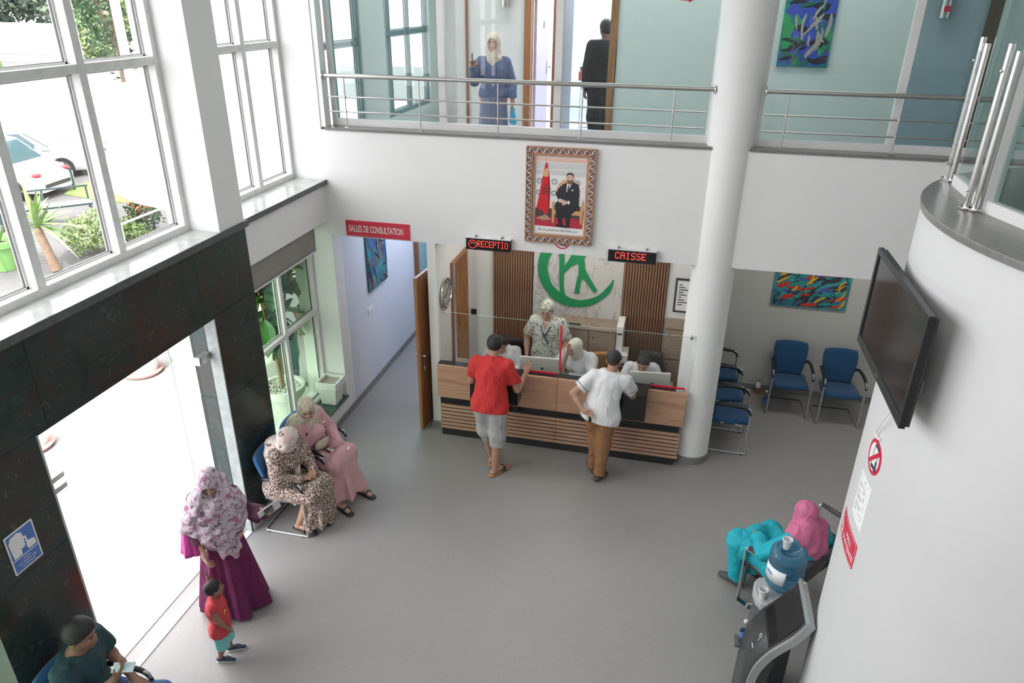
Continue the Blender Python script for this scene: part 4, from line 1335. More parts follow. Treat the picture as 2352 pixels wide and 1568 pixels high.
# ================================================================== RECEPTION DESK
def desk():
    x0, x1, xm = -2.69, 0.37, -1.16
    t = thing('reception_desk', 'long wooden reception counter with slatted front and dark plinth', 'desk', ((x0 + x1) / 2, 7.9, 0))
    G().box(x0 + 0.04, 0.24, 7.74, 7.80, 0.0, 1.0).build('carcass', 'dark_laminate', t)
    G().box(x0 + 0.03, x1 - 0.06, 7.70, 7.74, 0.0, 0.11).build('plinth', 'black_matt', t)
    G().box(x0 + 0.03, x1 - 0.04, 7.69, 7.74, 0.495, 0.58).build('dark_band', 'black_gloss', t)
    G().box(x0 + 0.03, x1 - 0.05, 7.686, 7.74, 0.11, 0.495).build('slat_backing', 'black_matt', t)
    for a, b in ((x0, xm - 0.002), (xm + 0.002, x1)):
        G().box(a, b, 7.66, 7.70, 0.58, 1.03).build('front_panel', 'oak_panel', t, bev=0.002)
    G().box(x1 - 0.03, x1, 7.70, 7.745, 0.58, 1.03).build('end_panel', 'oak_panel', t)
    G().box(x0, x0 + 0.03, 7.70, 7.80, 0.58, 1.03).build('end_panel', 'oak_panel', t)
    n = 7
    for k in range(n):
        z = 0.115 + k * 0.0535
        e = 0.006 if k == 1 else 0.0
        for a, b in ((x0 + 0.025 + 0.002 * (k % 2), xm - 0.0015), (xm + 0.0015, x1 - 0.02 - e)):
            G().box(a, b, 7.672, 7.686, z, z + 0.0365).build('slat', 'oak_slat', t, bev=0.0015)
    G().box(x0, x1 - 0.15, 7.70, 7.80, 1.02, 1.035).build('counter_top', 'dark_laminate', t)
    G().box(x0 + 0.03, 0.22, 7.80, 8.45, 0.73, 0.755).build('worktop', 'cabinet_wood', t)
    G().box(x0 + 0.06, 0.20, 7.84, 7.86, 0.10, 0.73).build('modesty_panel', 'cabinet_wood', t)
desk()
def shelf_box(x0, x1, label):
    t = thing('writing_box', label, 'counter box', ((x0 + x1) / 2, 7.55, 0.75), group='black writing boxes on the counter')
    G().box(x0, x1, 7.44, 7.66, 0.72, 1.06).build('box', 'black_gloss', t, bev=0.004)
    G().box(x0 - 0.005, x1 + 0.005, 7.43, 7.72, 1.06, 1.075).build('top', 'dark_laminate', t, bev=0.003)
    G().box(x1 - 0.10, x1 - 0.03, 7.60, 7.603, 1.075, 1.077).build('slot', 'chrome', t)
shelf_box(-2.20, -1.60, 'black box shelf on the counter front before the man in red')
shelf_box(-0.66, -0.08, 'black box shelf on the counter front beside the man in white')

def screen_panel(xa, xb, label):
    t = thing('counter_screen', label, 'screen', ((xa + xb) / 2, 7.76, 1.035), group='clear screens standing on the counter')
    p = G().box(xa, xb, 7.757, 7.763, 1.04, 1.72).build('glass_sheet', 'screen_glass', t)
    g = G().box(xa, xb, 7.7575, 7.7625, 1.72, 1.7225)
    g.build('polished_edge', M('edge_glass', (0.55, 0.65, 0.62), 0.2), t)
    return t
a = screen_panel(-2.66, -1.155, 'clear acrylic screen on the left half of the counter')
G().box(-1.60, -1.185, 7.745, 7.757, 1.04, 1.065).build('red_tape', 'red_tape', a)
b = screen_panel(-1.145, 0.36, 'clear acrylic screen on the counter, clipped to the round column')
G().box(-0.06, 0.345, 7.745, 7.757, 1.04, 1.062).build('red_tape', 'red_tape', b)
G().box(-1.162, -1.138, 7.744, 7.75, 1.10, 1.70).build('red_strip', 'red_tape', b)
G().box(0.345, 0.357, 7.747, 7.757, 1.04, 1.42).build('white_edge_strip', 'white_gloss', b)
g = G().box(0.335, 0.362, 7.745, 7.775, 1.695, 1.715).box(0.345, 0.352, 7.74, 7.77, 1.715, 1.74)
g.build('clip', 'clip_grey', b)
t = thing('acrylic_divider', 'small clear divider standing across the counter at the middle seam', 'screen', (-1.13, 7.9, 1.035))
G().box(-1.133, -1.127, 7.77, 7.98, 1.036, 1.33).build('side_sheet', 'screen_glass', t)
G().bar((-1.125, 7.80, 1.05), (-1.085, 8.05, 1.33), 0.035, 0.015).build('brown_strip', 'wood_jamb', t)

# monitors seen from behind
def monitor(x0, x1, y, z0, z1, label, rz=0.0):
    cx = (x0 + x1) / 2
    t = thing('monitor', label, 'monitor', (cx, y, 0.755), rz, group='white monitors behind the counter')
    T = wm(t); w = (x1 - x0) / 2
    G(T).box(-w, w, -0.012, 0.022, z0 - 0.755, z1 - 0.755).build('back_shell', 'monitor_white', t, bev=0.01)
    G(T).box(-w + 0.012, w - 0.012, 0.022, 0.026, z0 - 0.74, z1 - 0.77).build('screen', 'black_gloss', t)
    G(T).box(-0.03, 0.03, -0.03, -0.012, 0.0, z0 - 0.70).build('stand', 'monitor_white', t)
    G(T).lathe([(0.11, 0), (0.11, 0.008), (0.03, 0.015)], (0, -0.02, 0), 24).build('foot', 'monitor_white', t, smooth=True)
    g = G(T).box(0.02, 0.05, -0.0135, -0.012, (z0 + z1) / 2 - 0.755, (z0 + z1) / 2 - 0.725)
    g.build('ventilation', 'steel_satin', t)
monitor(-1.70, -1.19, 7.99, 0.80, 1.13, 'white monitor back behind the counter near the middle red strip', 0.07)
monitor(-0.32, 0.17, 7.93, 0.80, 1.13, 'white monitor back at the right end of the counter', 0.12)
t = thing('keyboard', 'dark keyboard on the worktop before the woman in the white headscarf', 'keyboard', (-0.98, 8.17, 0.755))
G().box(-1.15, -0.82, 8.00, 8.13, 0.755, 0.775).build('tray', 'black_plastic', t, bev=0.003)
g = G()
for i in range(12):
    for j in range(4):
        g.box(-1.14 + i * 0.026, -1.12 + i * 0.026, 8.01 + j * 0.028, 8.032 + j * 0.028, 0.775, 0.781)
g.build('keys', 'black_matt', t)

M('paper_blueish', (0.72, 0.75, 0.78), 0.7)
def sheet(name, label, c, w, h, rz, mat='paper', cat='paper', tilt=0.0):
    T = Matrix.Translation(c) @ rotz(rz) @ Matrix.Rotation(tilt, 4, 'X')
    t = thing(name, label, cat, mw=T)
    rows = [[T @ Vector((x, y, 0.002 * math.sin(6 * x + y * 4))) for x in np.linspace(-w / 2, w / 2, 6)] for y in np.linspace(-h / 2, h / 2, 6)]
    G().grid(rows).build('leaf', mat, t, smooth=True, solid=0.0012)
    g = G(T)
    for i in range(4):
        g.box(-w * 0.38, w * (0.1 + 0.06 * i), h * (0.3 - 0.15 * i), h * (0.31 - 0.15 * i), 0.004, 0.0045)
    g.build('print', M('print_faint', (0.45, 0.45, 0.47), 0.7), t)
    return t
sheet('paper_sheet', 'large white sheet on the worktop before the woman in the white headscarf', (-0.93, 8.23, 0.79), 0.30, 0.30, 0.35, 'paper_blueish')
G().box(-1.03, -0.60, 8.13, 8.42, 0.756, 0.782).build('dark_folder', 'black_matt').update_tag()
tag(D.objects['dark_folder'], 'black folder lying under the large white sheet', 'folder')
sheet('paper_sheet', 'small white slip on the black box before the man in red', (-1.69, 7.50, 1.079), 0.10, 0.17, -0.15)
sheet('paper_sheet', 'yellow slip under the hand of the man in white', (-0.30, 7.50, 1.079), 0.13, 0.12, -0.1, 'paper_yellow')
t = thing('printer', 'pale printer behind the counter beside the seated woman with the bun', 'printer', (-0.52, 8.92, 0.75))
G().box(-0.66, -0.40, 8.72, 9.0, 0.75, 0.93).build('body', 'monitor_white', t, bev=0.01)
G().box(-0.62, -0.44, 8.68, 8.72, 0.80, 0.83).build('paper_tray', 'steel_satin', t)

# cabinets along the back wall
def cabinet(x0, x1, y0, y1, z1, rows, label):
    t = thing('wooden_cabinet', label, 'cabinet', ((x0 + x1) / 2, (y0 + y1) / 2, 0))
    G().box(x0, x1, y0 + 0.018, y1, 0, z1 - 0.02).build('body', 'cabinet_wood', t)
    G().box(x0 - 0.005, x1 + 0.005, y0, y1, z1 - 0.02, z1).build('top', 'cabinet_wood', t, bev=0.002)
    h = (z1 - 0.03) / rows
    for r in range(rows):
        d = G().box(x0 + 0.004, x1 - 0.004, y0, y0 + 0.018, 0.01 + r * h, r * h + h - 0.002).build('door', 'cabinet_wood', t, bev=0.002)
        G().ball((x0 + 0.06, y0 - 0.012, r * h + h * 0.86), 0.012, 8).build('knob', 'black_matt', d, smooth='all')
cabinet(-1.33, -0.94, 8.78, 9.165, 1.23, 2, 'grey-brown cabinet under the green logo, nearer the standing woman')
cabinet(-0.935, -0.58, 8.78, 9.165, 1.23, 2, 'grey-brown cabinet under the green logo, beside the white box unit')
cabinet(0.05, 0.33, 8.86, 9.19, 1.33, 3, 'tall narrow cabinet against the wall beside the round column')
t = thing('wall_unit', 'white upright box unit at the end of the cabinets', 'box unit', (-0.53, 9.0, 0.8))
G().box(-0.575, -0.485, 8.80, 9.16, 0.86, 1.30).build('body', 'white_gloss', t, bev=0.006)
G().box(-0.57, -0.49, 8.82, 9.16, 0.0, 0.86).build('stand', 'steel_satin', t)
G().box(-0.56, -0.50, 8.797, 8.80, 1.18, 1.20).build('slot', 'black_matt', t)
t = thing('stapler', 'dark flat stapler lying on the cabinet under the logo', 'stapler', (-1.12, 8.85, 1.23))
G().box(-1.22, -1.06, 8.84, 8.87, 1.23, 1.255).build('arm', 'black_plastic', t, bev=0.004)
G().box(-1.22, -1.06, 8.838, 8.872, 1.225, 1.23).build('base', 'steel_satin', t)

# ================================================================== CHAIRS
def office_chair(loc, rz, label, mat='black_matt', h=1.0):
    t = thing('office_chair', label, 'chair', loc, rz, group=None)
    T = wm(t)
    g = G(T)
    rows = []
    for i in range(7):
        z = 0.55 + (h - 0.55) * i / 6
        w = 0.21 * (1 - 0.25 * (i / 6) ** 3) * (0.9 + 0.1 * math.sin(i))
        rows.append([(x * w, -0.20 - 0.03 * math.sin(i / 2) + 0.05 * x * x, z) for x in np.linspace(-1, 1, 7)])
    g.grid(rows)
    g.build('backrest', mat, t, smooth=True, solid=0.05)
    G(T).box(-0.23, 0.23, -0.20, 0.22, 0.43, 0.50).build('seat', mat, t, bev=0.02)
    G(T).tube([(0, 0, 0.09), (0, 0, 0.43)], 0.03, 10).build('gas_column', 'black_plastic', t)
    for k in range(5):
        a = 2 * PI * k / 5 + 0.3
        l = G(T).tube([(0, 0, 0.10), (0.25 * math.cos(a), 0.25 * math.sin(a), 0.075)], 0.02, 6, rs=[0.025, 0.015]).build('leg', 'black_plastic', t)
        G(T).ball((0.25 * math.cos(a), 0.25 * math.sin(a), 0.03), 0.03, 8).build('castor', 'black_plastic', l, smooth='all')
    return t
office_chair((-1.88, 8.55, 0), PI, 'black office chair behind the dark-haired receptionist')
office_chair((-0.68, 8.50, 0), PI, 'orange-tan chair back behind the woman in the white headscarf', M('tan_leather', (0.50, 0.24, 0.08), 0.5), 0.95)
office_chair((-0.10, 8.60, 0), PI, 'black office chair behind the receptionist with the bun')

def visitor_chair(name_label, loc, rz, fabric='blue_fabric', group=None):
    """sled chair: blue seat shell, black arm pads, silver tube; faces +y in its own frame"""
    t = thing('visitor_chair', name_label, 'chair', loc, rz, group=group)
    T = wm(t)
    # seat
    rows = []
    for i in range(7):
        y = -0.22 + 0.46 * i / 6
        z = 0.425 + 0.035 * i / 6 - 0.018 * math.sin(PI * i / 6) - (0.015 if i == 6 else 0)
        w = 0.225 + 0.01 * math.sin(PI * i / 6)
        rows.append([(x * w, y, z - 0.012 * (1 - x * x) + (-0.012 if abs(x) == 1 else 0)) for x in np.linspace(-1, 1, 9)])
    G(T).grid(rows).build('seat', fabric, t, smooth='all', solid=0.045)
    rows = []
    for i in range(9):
        s = i / 8
        z = 0.42 + 0.48 * s
        w = 0.170 + 0.052 * min(1.0, s * 1.5) - (0.016 if i == 8 else 0)
        if i == 8: z -= 0.0
        y = -0.215 - 0.02 * s - 0.085 * s * s
        rows.append([(x * w, y + 0.035 * x * x, z - (0.010 * abs(x) ** 3 if i >= 7 else 0)) for x in np.linspace(-1, 1, 9)])
    G(T).grid(rows).build('backrest', fabric, t, smooth='all', solid=0.04)
    r = 0.0125
    pts = smooth_line([(-0.25, 0.0, 0.66), (-0.255, 0.20, 0.655), (-0.258, 0.235, 0.60), (-0.262, 0.24, 0.30), (-0.265, 0.25, 0.04), (-0.265, 0.235, 0.0125), (-0.265, 0.18, 0.0125), (-0.265, -0.18, 0.0125), (-0.262, -0.225, 0.0125), (-0.24, -0.25, 0.0125)], 5)
    mir = [Vector((-p.x, p.y, p.z)) for p in pts]
    G(T).tube(pts + mir[::-1], r, 8).build('tube_frame', M('tube_silver', (0.50, 0.51, 0.52), 0.35, metal=0.6), t, smooth='all')
    for s in (-1, 1):
        G(T).tube([(s * 0.25, 0.15, 0.40), (s * 0.20, 0.0, 0.415), (s * 0.25, -0.10, 0.41)], 0.01, 6).build('seat_bracket', 'tube_silver', t)
        pp = smooth_line([(s * 0.19, -0.235, 0.60), (s * 0.235, -0.20, 0.655), (s * 0.252, -0.06, 0.675), (s * 0.256, 0.10, 0.67), (s * 0.258, 0.20, 0.645), (s * 0.26, 0.245, 0.57)], 4)
        g = G(T)
        g.tube(pp, 0.02, 8, rs=[0.012 + 0.010 * math.sin(PI * (k + 1) / (len(pp) + 1)) for k in range(len(pp))])
        g.build('armrest', 'black_plastic', t, smooth='all')
    for s in (-1, 1):
        for yy in (0.2, -0.2):
            G(T).box(s * 0.265 - 0.014, s * 0.265 + 0.014, yy - 0.015, yy + 0.015, 0.0, 0.012).build('glide', 'black_matt', t)
    return t
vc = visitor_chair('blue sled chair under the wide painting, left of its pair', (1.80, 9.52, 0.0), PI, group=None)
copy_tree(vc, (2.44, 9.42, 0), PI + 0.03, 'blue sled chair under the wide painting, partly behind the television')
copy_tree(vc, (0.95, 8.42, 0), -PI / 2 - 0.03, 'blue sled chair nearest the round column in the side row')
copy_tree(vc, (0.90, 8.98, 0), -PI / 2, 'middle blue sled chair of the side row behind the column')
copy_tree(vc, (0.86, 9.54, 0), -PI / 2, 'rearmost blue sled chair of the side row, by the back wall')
vc2 = visitor_chair('bright blue sled chair under the woman in leopard print, next to the entrance', (-3.66, 5.69, 0), -PI / 2, 'blue_fabric_bright')
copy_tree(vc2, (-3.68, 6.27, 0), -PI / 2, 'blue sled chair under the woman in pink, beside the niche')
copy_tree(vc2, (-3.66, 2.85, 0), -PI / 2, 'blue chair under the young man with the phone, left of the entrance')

# waiting bench with black pads on a chrome frame
def bench():
    f = Vector((-0.74, 0.67, 0)).normalized(); rw = Vector((0.67, 0.74, 0)).normalized()
    A = Vector((0.97, 5.60, 0))
    # own frame: x along the row, y facing
    mw = Matrix(((rw.x, f.x, 0, A.x), (rw.y, f.y, 0, A.y), (0, 0, 1, 0), (0, 0, 0, 1)))
    mw[0][0], mw[1][0] = f.y, -f.x
    t = thing('waiting_bench', 'chrome framed waiting bench with padded dark grey seats by the curved wall', 'bench', mw=mw)
    T = wm(t)
    M('pad_grey', (0.06, 0.06, 0.065), 0.45, bstr=0.1, bscale=200)
    L = 1.12; n = 2
    for i in range(n):
        x0, x1 = 0.04 + i * (L - 0.04) / n, 0.04 + (i + 1) * (L - 0.04) / n - 0.03
        rows = []
        for k, (y, z) in enumerate([(-0.05, 0.40), (-0.02, 0.425), (-0.08, 0.445), (-0.20, 0.425), (-0.38, 0.40), (-0.44, 0.40)]):
            rows.append([(x, y, z + (-0.01 if x in (x0, x1) else 0)) for x in np.linspace(x0, x1, 6)])
        G(T).grid(rows).build('seat_pad', 'pad_grey', t, smooth='all', solid=0.05)
        rows = []
        for (y, z) in [(-0.44, 0.43), (-0.47, 0.52), (-0.50, 0.64), (-0.535, 0.76), (-0.555, 0.80)]:
            rows.append([(x, y + 0.02 * math.sin((x - x0) / (x1 - x0) * PI) * -1, z) for x in np.linspace(x0, x1, 6)])
        G(T).grid(rows).build('back_pad', 'pad_grey', t, smooth='all', solid=0.045)
    G(T).box(-0.0, L, -0.27, -0.21, 0.33, 0.38).build('beam', 'steel_satin', t)
    for x in (0.0, L):
        g = G(T)
        g.bar((x, -0.02, 0.01), (x, -0.02, 0.64), 0.045, 0.012, (0, 1, 0))
        g.bar((x, -0.02, 0.64), (x, -0.46, 0.64), 0.045, 0.012)
        g.bar((x, -0.46, 0.64), (x, -0.46, 0.34), 0.045, 0.012, (0, 1, 0))
        g.bar((x, -0.02, 0.01), (x, -0.46, 0.01), 0.045, 0.012)
        g.bar((x, -0.46, 0.01), (x, -0.26, 0.36), 0.045, 0.012, (0, 1, 0))
        l = g.build('end_frame', 'chrome', t)
        G(T).tube([(x, -0.04, 0.655), (x, -0.44, 0.655)], 0.024, 10).build('arm_pad', 'pad_grey', l, smooth='all')
bench()

# ================================================================== KIOSK AND WATER DISPENSER
M('kiosk_silver', (0.42, 0.43, 0.44), 0.38, metal=0.55, var=0.03)
M('kiosk_face', (0.05, 0.052, 0.055), 0.34, var=0.03)
M('kiosk_dark', (0.05, 0.052, 0.055), 0.4)
def kiosk():
    t = thing('touch_kiosk', 'tall dark and silver touchscreen kiosk bending back at the top beside the curved wall', 'kiosk', (0.95, 4.26, 0))
    y0, y1 = 4.02, 4.47
    prof = [(1.195, 1.345), (1.12, 1.195), (1.0, 1.035), (0.945, 0.94), (0.905, 0.84), (0.882, 0.72), (0.872, 0.58), (0.868, 0.40), (0.865, 0.06)]
    sp = smooth_line(prof, 4)
    n = len(sp)
    nr = []
    for i in range(n):
        d = (sp[min(i + 1, n - 1)] - sp[max(i - 1, 0)]).normalized()
        nr.append(Vector((-d.y, d.x)) if (-d.y) > 0 else Vector((d.y, -d.x)))   # points back (towards the wall)
    def shell(off0, off1, ya, yb, i0, i1):
        g = G()
        pts = [(sp[i] + nr[i] * off0) for i in range(i0, i1)] + [(sp[i] + nr[i] * off1) for i in range(i1 - 1, i0 - 1, -1)]
        g.prism([(p.x, p.y) for p in pts], (0, ya, 0), (1, 0, 0), (0, 0, 1), (0, 1, 0), yb - ya)
        return g
    shell(0.0, 0.055, y0, y1, 0, n).build('silver_body', 'kiosk_silver', t)
    g = G(); rows = [[(sp[i].x - nr[i].x * 0.004, y, sp[i].y - nr[i].y * 0.004) for y in (y0 + 0.028, y1 - 0.012)] for i in range(1, n)]
    g.grid(rows).build('front_face', 'kiosk_face', t, smooth=True, solid=0.003)
    # end cap of the head and its button
    d = (sp[4] - sp[0]).normalized()
    def on_face(s, y, lift):   # s metres down from the head, along the bent face
        i = 0
        while i < n - 2 and s > (sp[i + 1] - sp[i]).length:
            s -= (sp[i + 1] - sp[i]).length; i += 1
        e = (sp[i + 1] - sp[i]).normalized()
        p = sp[i] + e * s - nr[i] * lift
        return Vector((p.x, y, p.y))
    def face_quad(name, s0, s1, ya, yb, lift, mat, parent=t, th=0.003):
        g = G()
        a, b, c, e = on_face(s0, ya, lift), on_face(s0, yb, lift), on_face(s1, yb, lift), on_face(s1, ya, lift)
        dn = (on_face(0, 0, lift - th) - on_face(0, 0, lift))
        g.add([a, b, c, e] + [v + dn for v in (a, b, c, e)], [(0, 1, 2, 3), (4, 5, 6, 7), (0, 1, 5, 4), (1, 2, 6, 5), (2, 3, 7, 6), (3, 0, 4, 7)])
        return g.build(name, mat, parent)
    sc = face_quad('screen_surround', 0.03, 0.385, 4.06, 4.44, 0.008, 'black_plastic')
    face_quad('screen', 0.048, 0.365, 4.08, 4.42, 0.009, 'black_gloss', sc)
    face_quad('card_slot', 0.585, 0.597, 4.17, 4.28, 0.006, 'black_matt')
    face_quad('slot_symbol', 0.555, 0.565, 4.19, 4.24, 0.006, 'white_print')
    # loop with a slip hanging in it
    q = on_face(0.445, 4.22, 0.008)
    g = G()
    pts = [q + Vector((0.010 * math.cos(a) * 0.6, 0.018 * math.sin(a), 0.010 * math.cos(a))) for a in np.linspace(0, 2 * PI, 16, endpoint=False)]
    g.tube(pts, 0.0025, 5, closed=True)
    g.build('ring_mark', 'white_print', t)
    face_quad('ring_tail', 0.46, 0.49, 4.205, 4.209, 0.0065, 'white_print')
    # head end strip
    a = sp[0]; nn = nr[0]
    G().bar((a.x + 0.0, y0 + 0.002, a.y + 0.0), (a.x, y1 - 0.002, a.y), 0.02, 0.01).build('head_edge', 'kiosk_silver', t, bev=0.003)
    g = G().ball((a.x + nn.x * 0.03, 4.44, a.y + nn.y * 0.03 + 0.004), (0.014, 0.014, 0.006), 12)
    g.build('lock', 'chrome', t, smooth='all')
    # stem and foot
    shell(0.055, 0.16, y0 + 0.10, y1 - 0.10, 14, n).build('stem', 'kiosk_dark', t)
    G().box(0.80, 1.14, 4.05, 4.48, 0.0, 0.03).build('foot_plate', 'kiosk_dark', t, bev=0.005)
kiosk()

def water_mat():
    m = D.materials.new('bottle_blue')
    m.use_nodes = True
    nt = m.node_tree; nt.nodes.clear()
    out = nt.nodes.new('ShaderNodeOutputMaterial')
    mix = nt.nodes.new('ShaderNodeMixShader'); mix2 = nt.nodes.new('ShaderNodeMixShader')
    tr = nt.nodes.new('ShaderNodeBsdfTransparent'); tr.inputs[0].default_value = (0.42, 0.66, 0.80, 1)
    df = nt.nodes.new('ShaderNodeBsdfDiffuse'); df.inputs[0].default_value = (0.09, 0.25, 0.37, 1)
    gl = nt.nodes.new('ShaderNodeBsdfGlossy'); gl.inputs['Roughness'].default_value = 0.08
    lw = nt.nodes.new('ShaderNodeLayerWeight'); lw.inputs['Blend'].default_value = 0.35
    mix.inputs[0].default_value = 0.42
    lk(nt, tr.outputs[0], mix.inputs[1]); lk(nt, df.outputs[0], mix.inputs[2])
    mu = nt.nodes.new('ShaderNodeMath'); mu.operation = 'MULTIPLY'; mu.inputs[1].default_value = 0.35
    lk(nt, lw.outputs['Facing'], mu.inputs[0])
    lk(nt, mu.outputs[0], mix2.inputs[0]); lk(nt, mix.outputs[0], mix2.inputs[1]); lk(nt, gl.outputs[0], mix2.inputs[2])
    lk(nt, mix2.outputs[0], out.inputs[0])
    MATS['bottle_blue'] = m
water_mat()
def cup(label, c):
    t = thing('plastic_cup', label, 'cup', c, group='white plastic cups at the dispenser')
    G().lathe([(0.024, 0), (0.036, 0.085), (0.038, 0.088), (0.034, 0.085), (0.022, 0.004), (0.001, 0.003)], c, 24, cap=False).build('cup_wall', M('cup_plastic', (0.78, 0.78, 0.78), 0.4), t, smooth=True)
    G().lathe([(0.036, 0.086), (0.039, 0.088), (0.036, 0.0905)], c, 24, cap=False).build('rim', 'white_gloss', t, smooth=True)
def dispenser():
    c = (1.10, 4.67)
    t = thing('water_dispenser', 'grey water dispenser between the bench and the kiosk', 'water dispenser', (c[0], c[1], 0))
    prof = []
    pts = [(-0.16, 0.17), (0.16, 0.17), (0.16, -0.17)] + [(-0.05 - 0.11 * math.sin(a) , -0.17 + 0.0 + 0.11 * (1 - math.cos(a))) for a in np.linspace(0, PI / 2, 6)]
    pts = [(0.16, 0.16), (0.16, -0.16), (-0.06, -0.16), (-0.12, -0.14), (-0.155, -0.09), (-0.17, 0.0), (-0.155, 0.09), (-0.12, 0.14), (-0.06, 0.16)]
    M('dispenser_grey', (0.42, 0.45, 0.45), 0.35)
    M('dispenser_dark', (0.09, 0.10, 0.11), 0.35)
    G().prism(pts, (c[0], c[1], 0), (1, 0, 0), (0, 1, 0), (0, 0, 1), 0.92).build('cabinet', 'dispenser_dark', t, bev=0.01)
    G().prism([(p[0] * 1.03, p[1] * 1.03) for p in pts], (c[0], c[1], 0.92), (1, 0, 0), (0, 1, 0), (0, 0, 1), 0.075).build('top_cover', 'dispenser_grey', t, bev=0.012)
    G().lathe([(0.14, 0), (0.14, 0.02), (0.10, 0.03)], (c[0] + 0.03, c[1], 0.995), 32).build('collar', 'dispenser_grey', t, smooth=True)
    g = G().tube([(c[0] - 0.165, c[1] - 0.03, 0.86), (c[0] - 0.20, c[1] - 0.03, 0.86), (c[0] - 0.205, c[1] - 0.03, 0.82)], 0.012, 8)
    g.build('tap', 'chrome', t)
    b = (c[0] + 0.03, c[1], 1.02)
    w = thing('water_bottle', 'large blue water bottle upside down on the dispenser', 'bottle', b)
    prof = [(0.03, -0.01), (0.035, 0.02), (0.06, 0.04), (0.12, 0.075), (0.136, 0.10)]
    for k in range(3):
        z = 0.115 + 0.075 * k
        prof += [(0.138, z), (0.138, z + 0.05), (0.130, z + 0.062), (0.138, z + 0.074)]
    prof += [(0.138, 0.36), (0.132, 0.395), (0.112, 0.415), (0.09, 0.415), (0.07, 0.395), (0.001, 0.375)]
    G().lathe(prof, b, 48, cap=False).build('shell', 'bottle_blue', w, smooth='all')
    rows = []
    for z in (0.16, 0.29):
        rows.append([(b[0] + 0.1405 * math.cos(a), b[1] + 0.1405 * math.sin(a), b[2] + z) for a in np.linspace(math.radians(178), math.radians(262), 14)])
    G().grid(rows).build('label', M('bottle_label', (0.80, 0.83, 0.86), 0.5), w, smooth=True, solid=0.001)
    def mp(u, v):
        a = math.radians(205) + u / 0.1415
        return Vector((b[0] + 0.1425 * math.cos(a), b[1] + 0.1425 * math.sin(a), b[2] + 0.235 + v))
    text('label_lettering', 'ohia', 'blue_sign', (0, 0, 0), X1, Z1, w=0.07, h=0.035, parent=w, bold=0.02, mapf=mp)
    for i, (dx, r) in enumerate(((0.02, 0.035), (-0.02, 0.02))):
        pass
    cup('white plastic cup standing upright on top of the blue bottle', (b[0] - 0.025, b[1] + 0.03, b[2] + 0.398))
    cup('white plastic cup on the front edge of the dispenser', (c[0] - 0.115, c[1] - 0.085, 0.996))
    s = thing('small_bottle', 'small clear water bottle with blue label at the dispenser side', 'bottle', (0.925, 4.44, 0.0))
    bottle_small((0.885, 4.50, 0.60), s)
    G().box(0.83, 0.94, 4.44, 4.56, 0.585, 0.60).build('drip_tray', 'dispenser_dark', t)
def bottle_small(c, w, h=0.22):
    k = h / 0.22
    G().lathe([(0.028 * k, 0), (0.031 * k, 0.01 * k), (0.031 * k, 0.14 * k), (0.012 * k, 0.19 * k), (0.012 * k, 0.205 * k)], c, 20).build('clear_shell', 'screen_glass', w, smooth=True)
    G().lathe([(0.0145 * k, 0.20 * k), (0.0145 * k, 0.22 * k)], c, 16).build('cap', 'white_gloss', w, smooth=True)
    G().lathe([(0.032 * k, 0.06 * k), (0.032 * k, 0.11 * k)], c, 20, cap=False).build('label', 'blue_sign', w, smooth=True)
dispenser()
w = thing('small_bottle', 'clear bottle standing on the floor between the blue chairs', 'bottle', (1.53, 9.47, 0))
bottle_small((1.53, 9.47, 0), w, 0.26)
w = thing('juice_bottle', 'small bottle with a white and orange wrapper by the waiting corner skirting', 'bottle', (1.46, 9.86, 0))
G().lathe([(0.035, 0), (0.038, 0.01), (0.038, 0.10)], (1.46, 9.86, 0), 20).build('lower_body', M('juice_orange', (0.40, 0.14, 0.06), 0.4), w, smooth=True)
G().lathe([(0.038, 0.10), (0.038, 0.15), (0.02, 0.185), (0.018, 0.20)], (1.46, 9.86, 0), 20).build('upper_body', 'paper', w, smooth=True)
G().lathe([(0.021, 0.195), (0.021, 0.215)], (1.46, 9.86, 0), 16).build('cap', 'steel_satin', w, smooth=True)

# ================================================================== PLANTERS AND ENTRANCE HARDWARE
def square_planter():
    c = (-4.175, 7.66, 0.305)
    t = thing('square_planter', 'white square planter with dry gravel on the green sill', 'planter', c)
    def ringbox(w0, z0, w1, z1):
        g = G()
        vs = [(c[0] + s[0] * w0, c[1] + s[1] * w0, c[2] + z0) for s in ((-1, -1), (1, -1), (1, 1), (-1, 1))] + [(c[0] + s[0] * w1, c[1] + s[1] * w1, c[2] + z1) for s in ((-1, -1), (1, -1), (1, 1), (-1, 1))]
        return g.add(vs, [(0, 1, 2, 3), (4, 5, 6, 7), (0, 1, 5, 4), (1, 2, 6, 5), (2, 3, 7, 6), (3, 0, 4, 7)])
    ringbox(0.10, 0, 0.128, 0.26).build('pot_body', 'pot_white', t, bev=0.004)
    g = G(); w = 0.145; wi = 0.118; z0, z1 = c[2] + 0.24, c[2] + 0.33
    for a, b in ((-w, -wi), (wi, w)):
        g.box(c[0] + a, c[0] + b, c[1] - w, c[1] + w, z0, z1)
        g.box(c[0] - wi, c[0] + wi, c[1] + a, c[1] + b, z0, z1)
    g.build('rim', 'pot_white', t, bev=0.003)
    G().box(c[0] - wi, c[0] + wi, c[1] - wi, c[1] + wi, c[2] + 0.26, c[2] + 0.295).build('gravel', 'soil_pebbles', t)
square_planter()

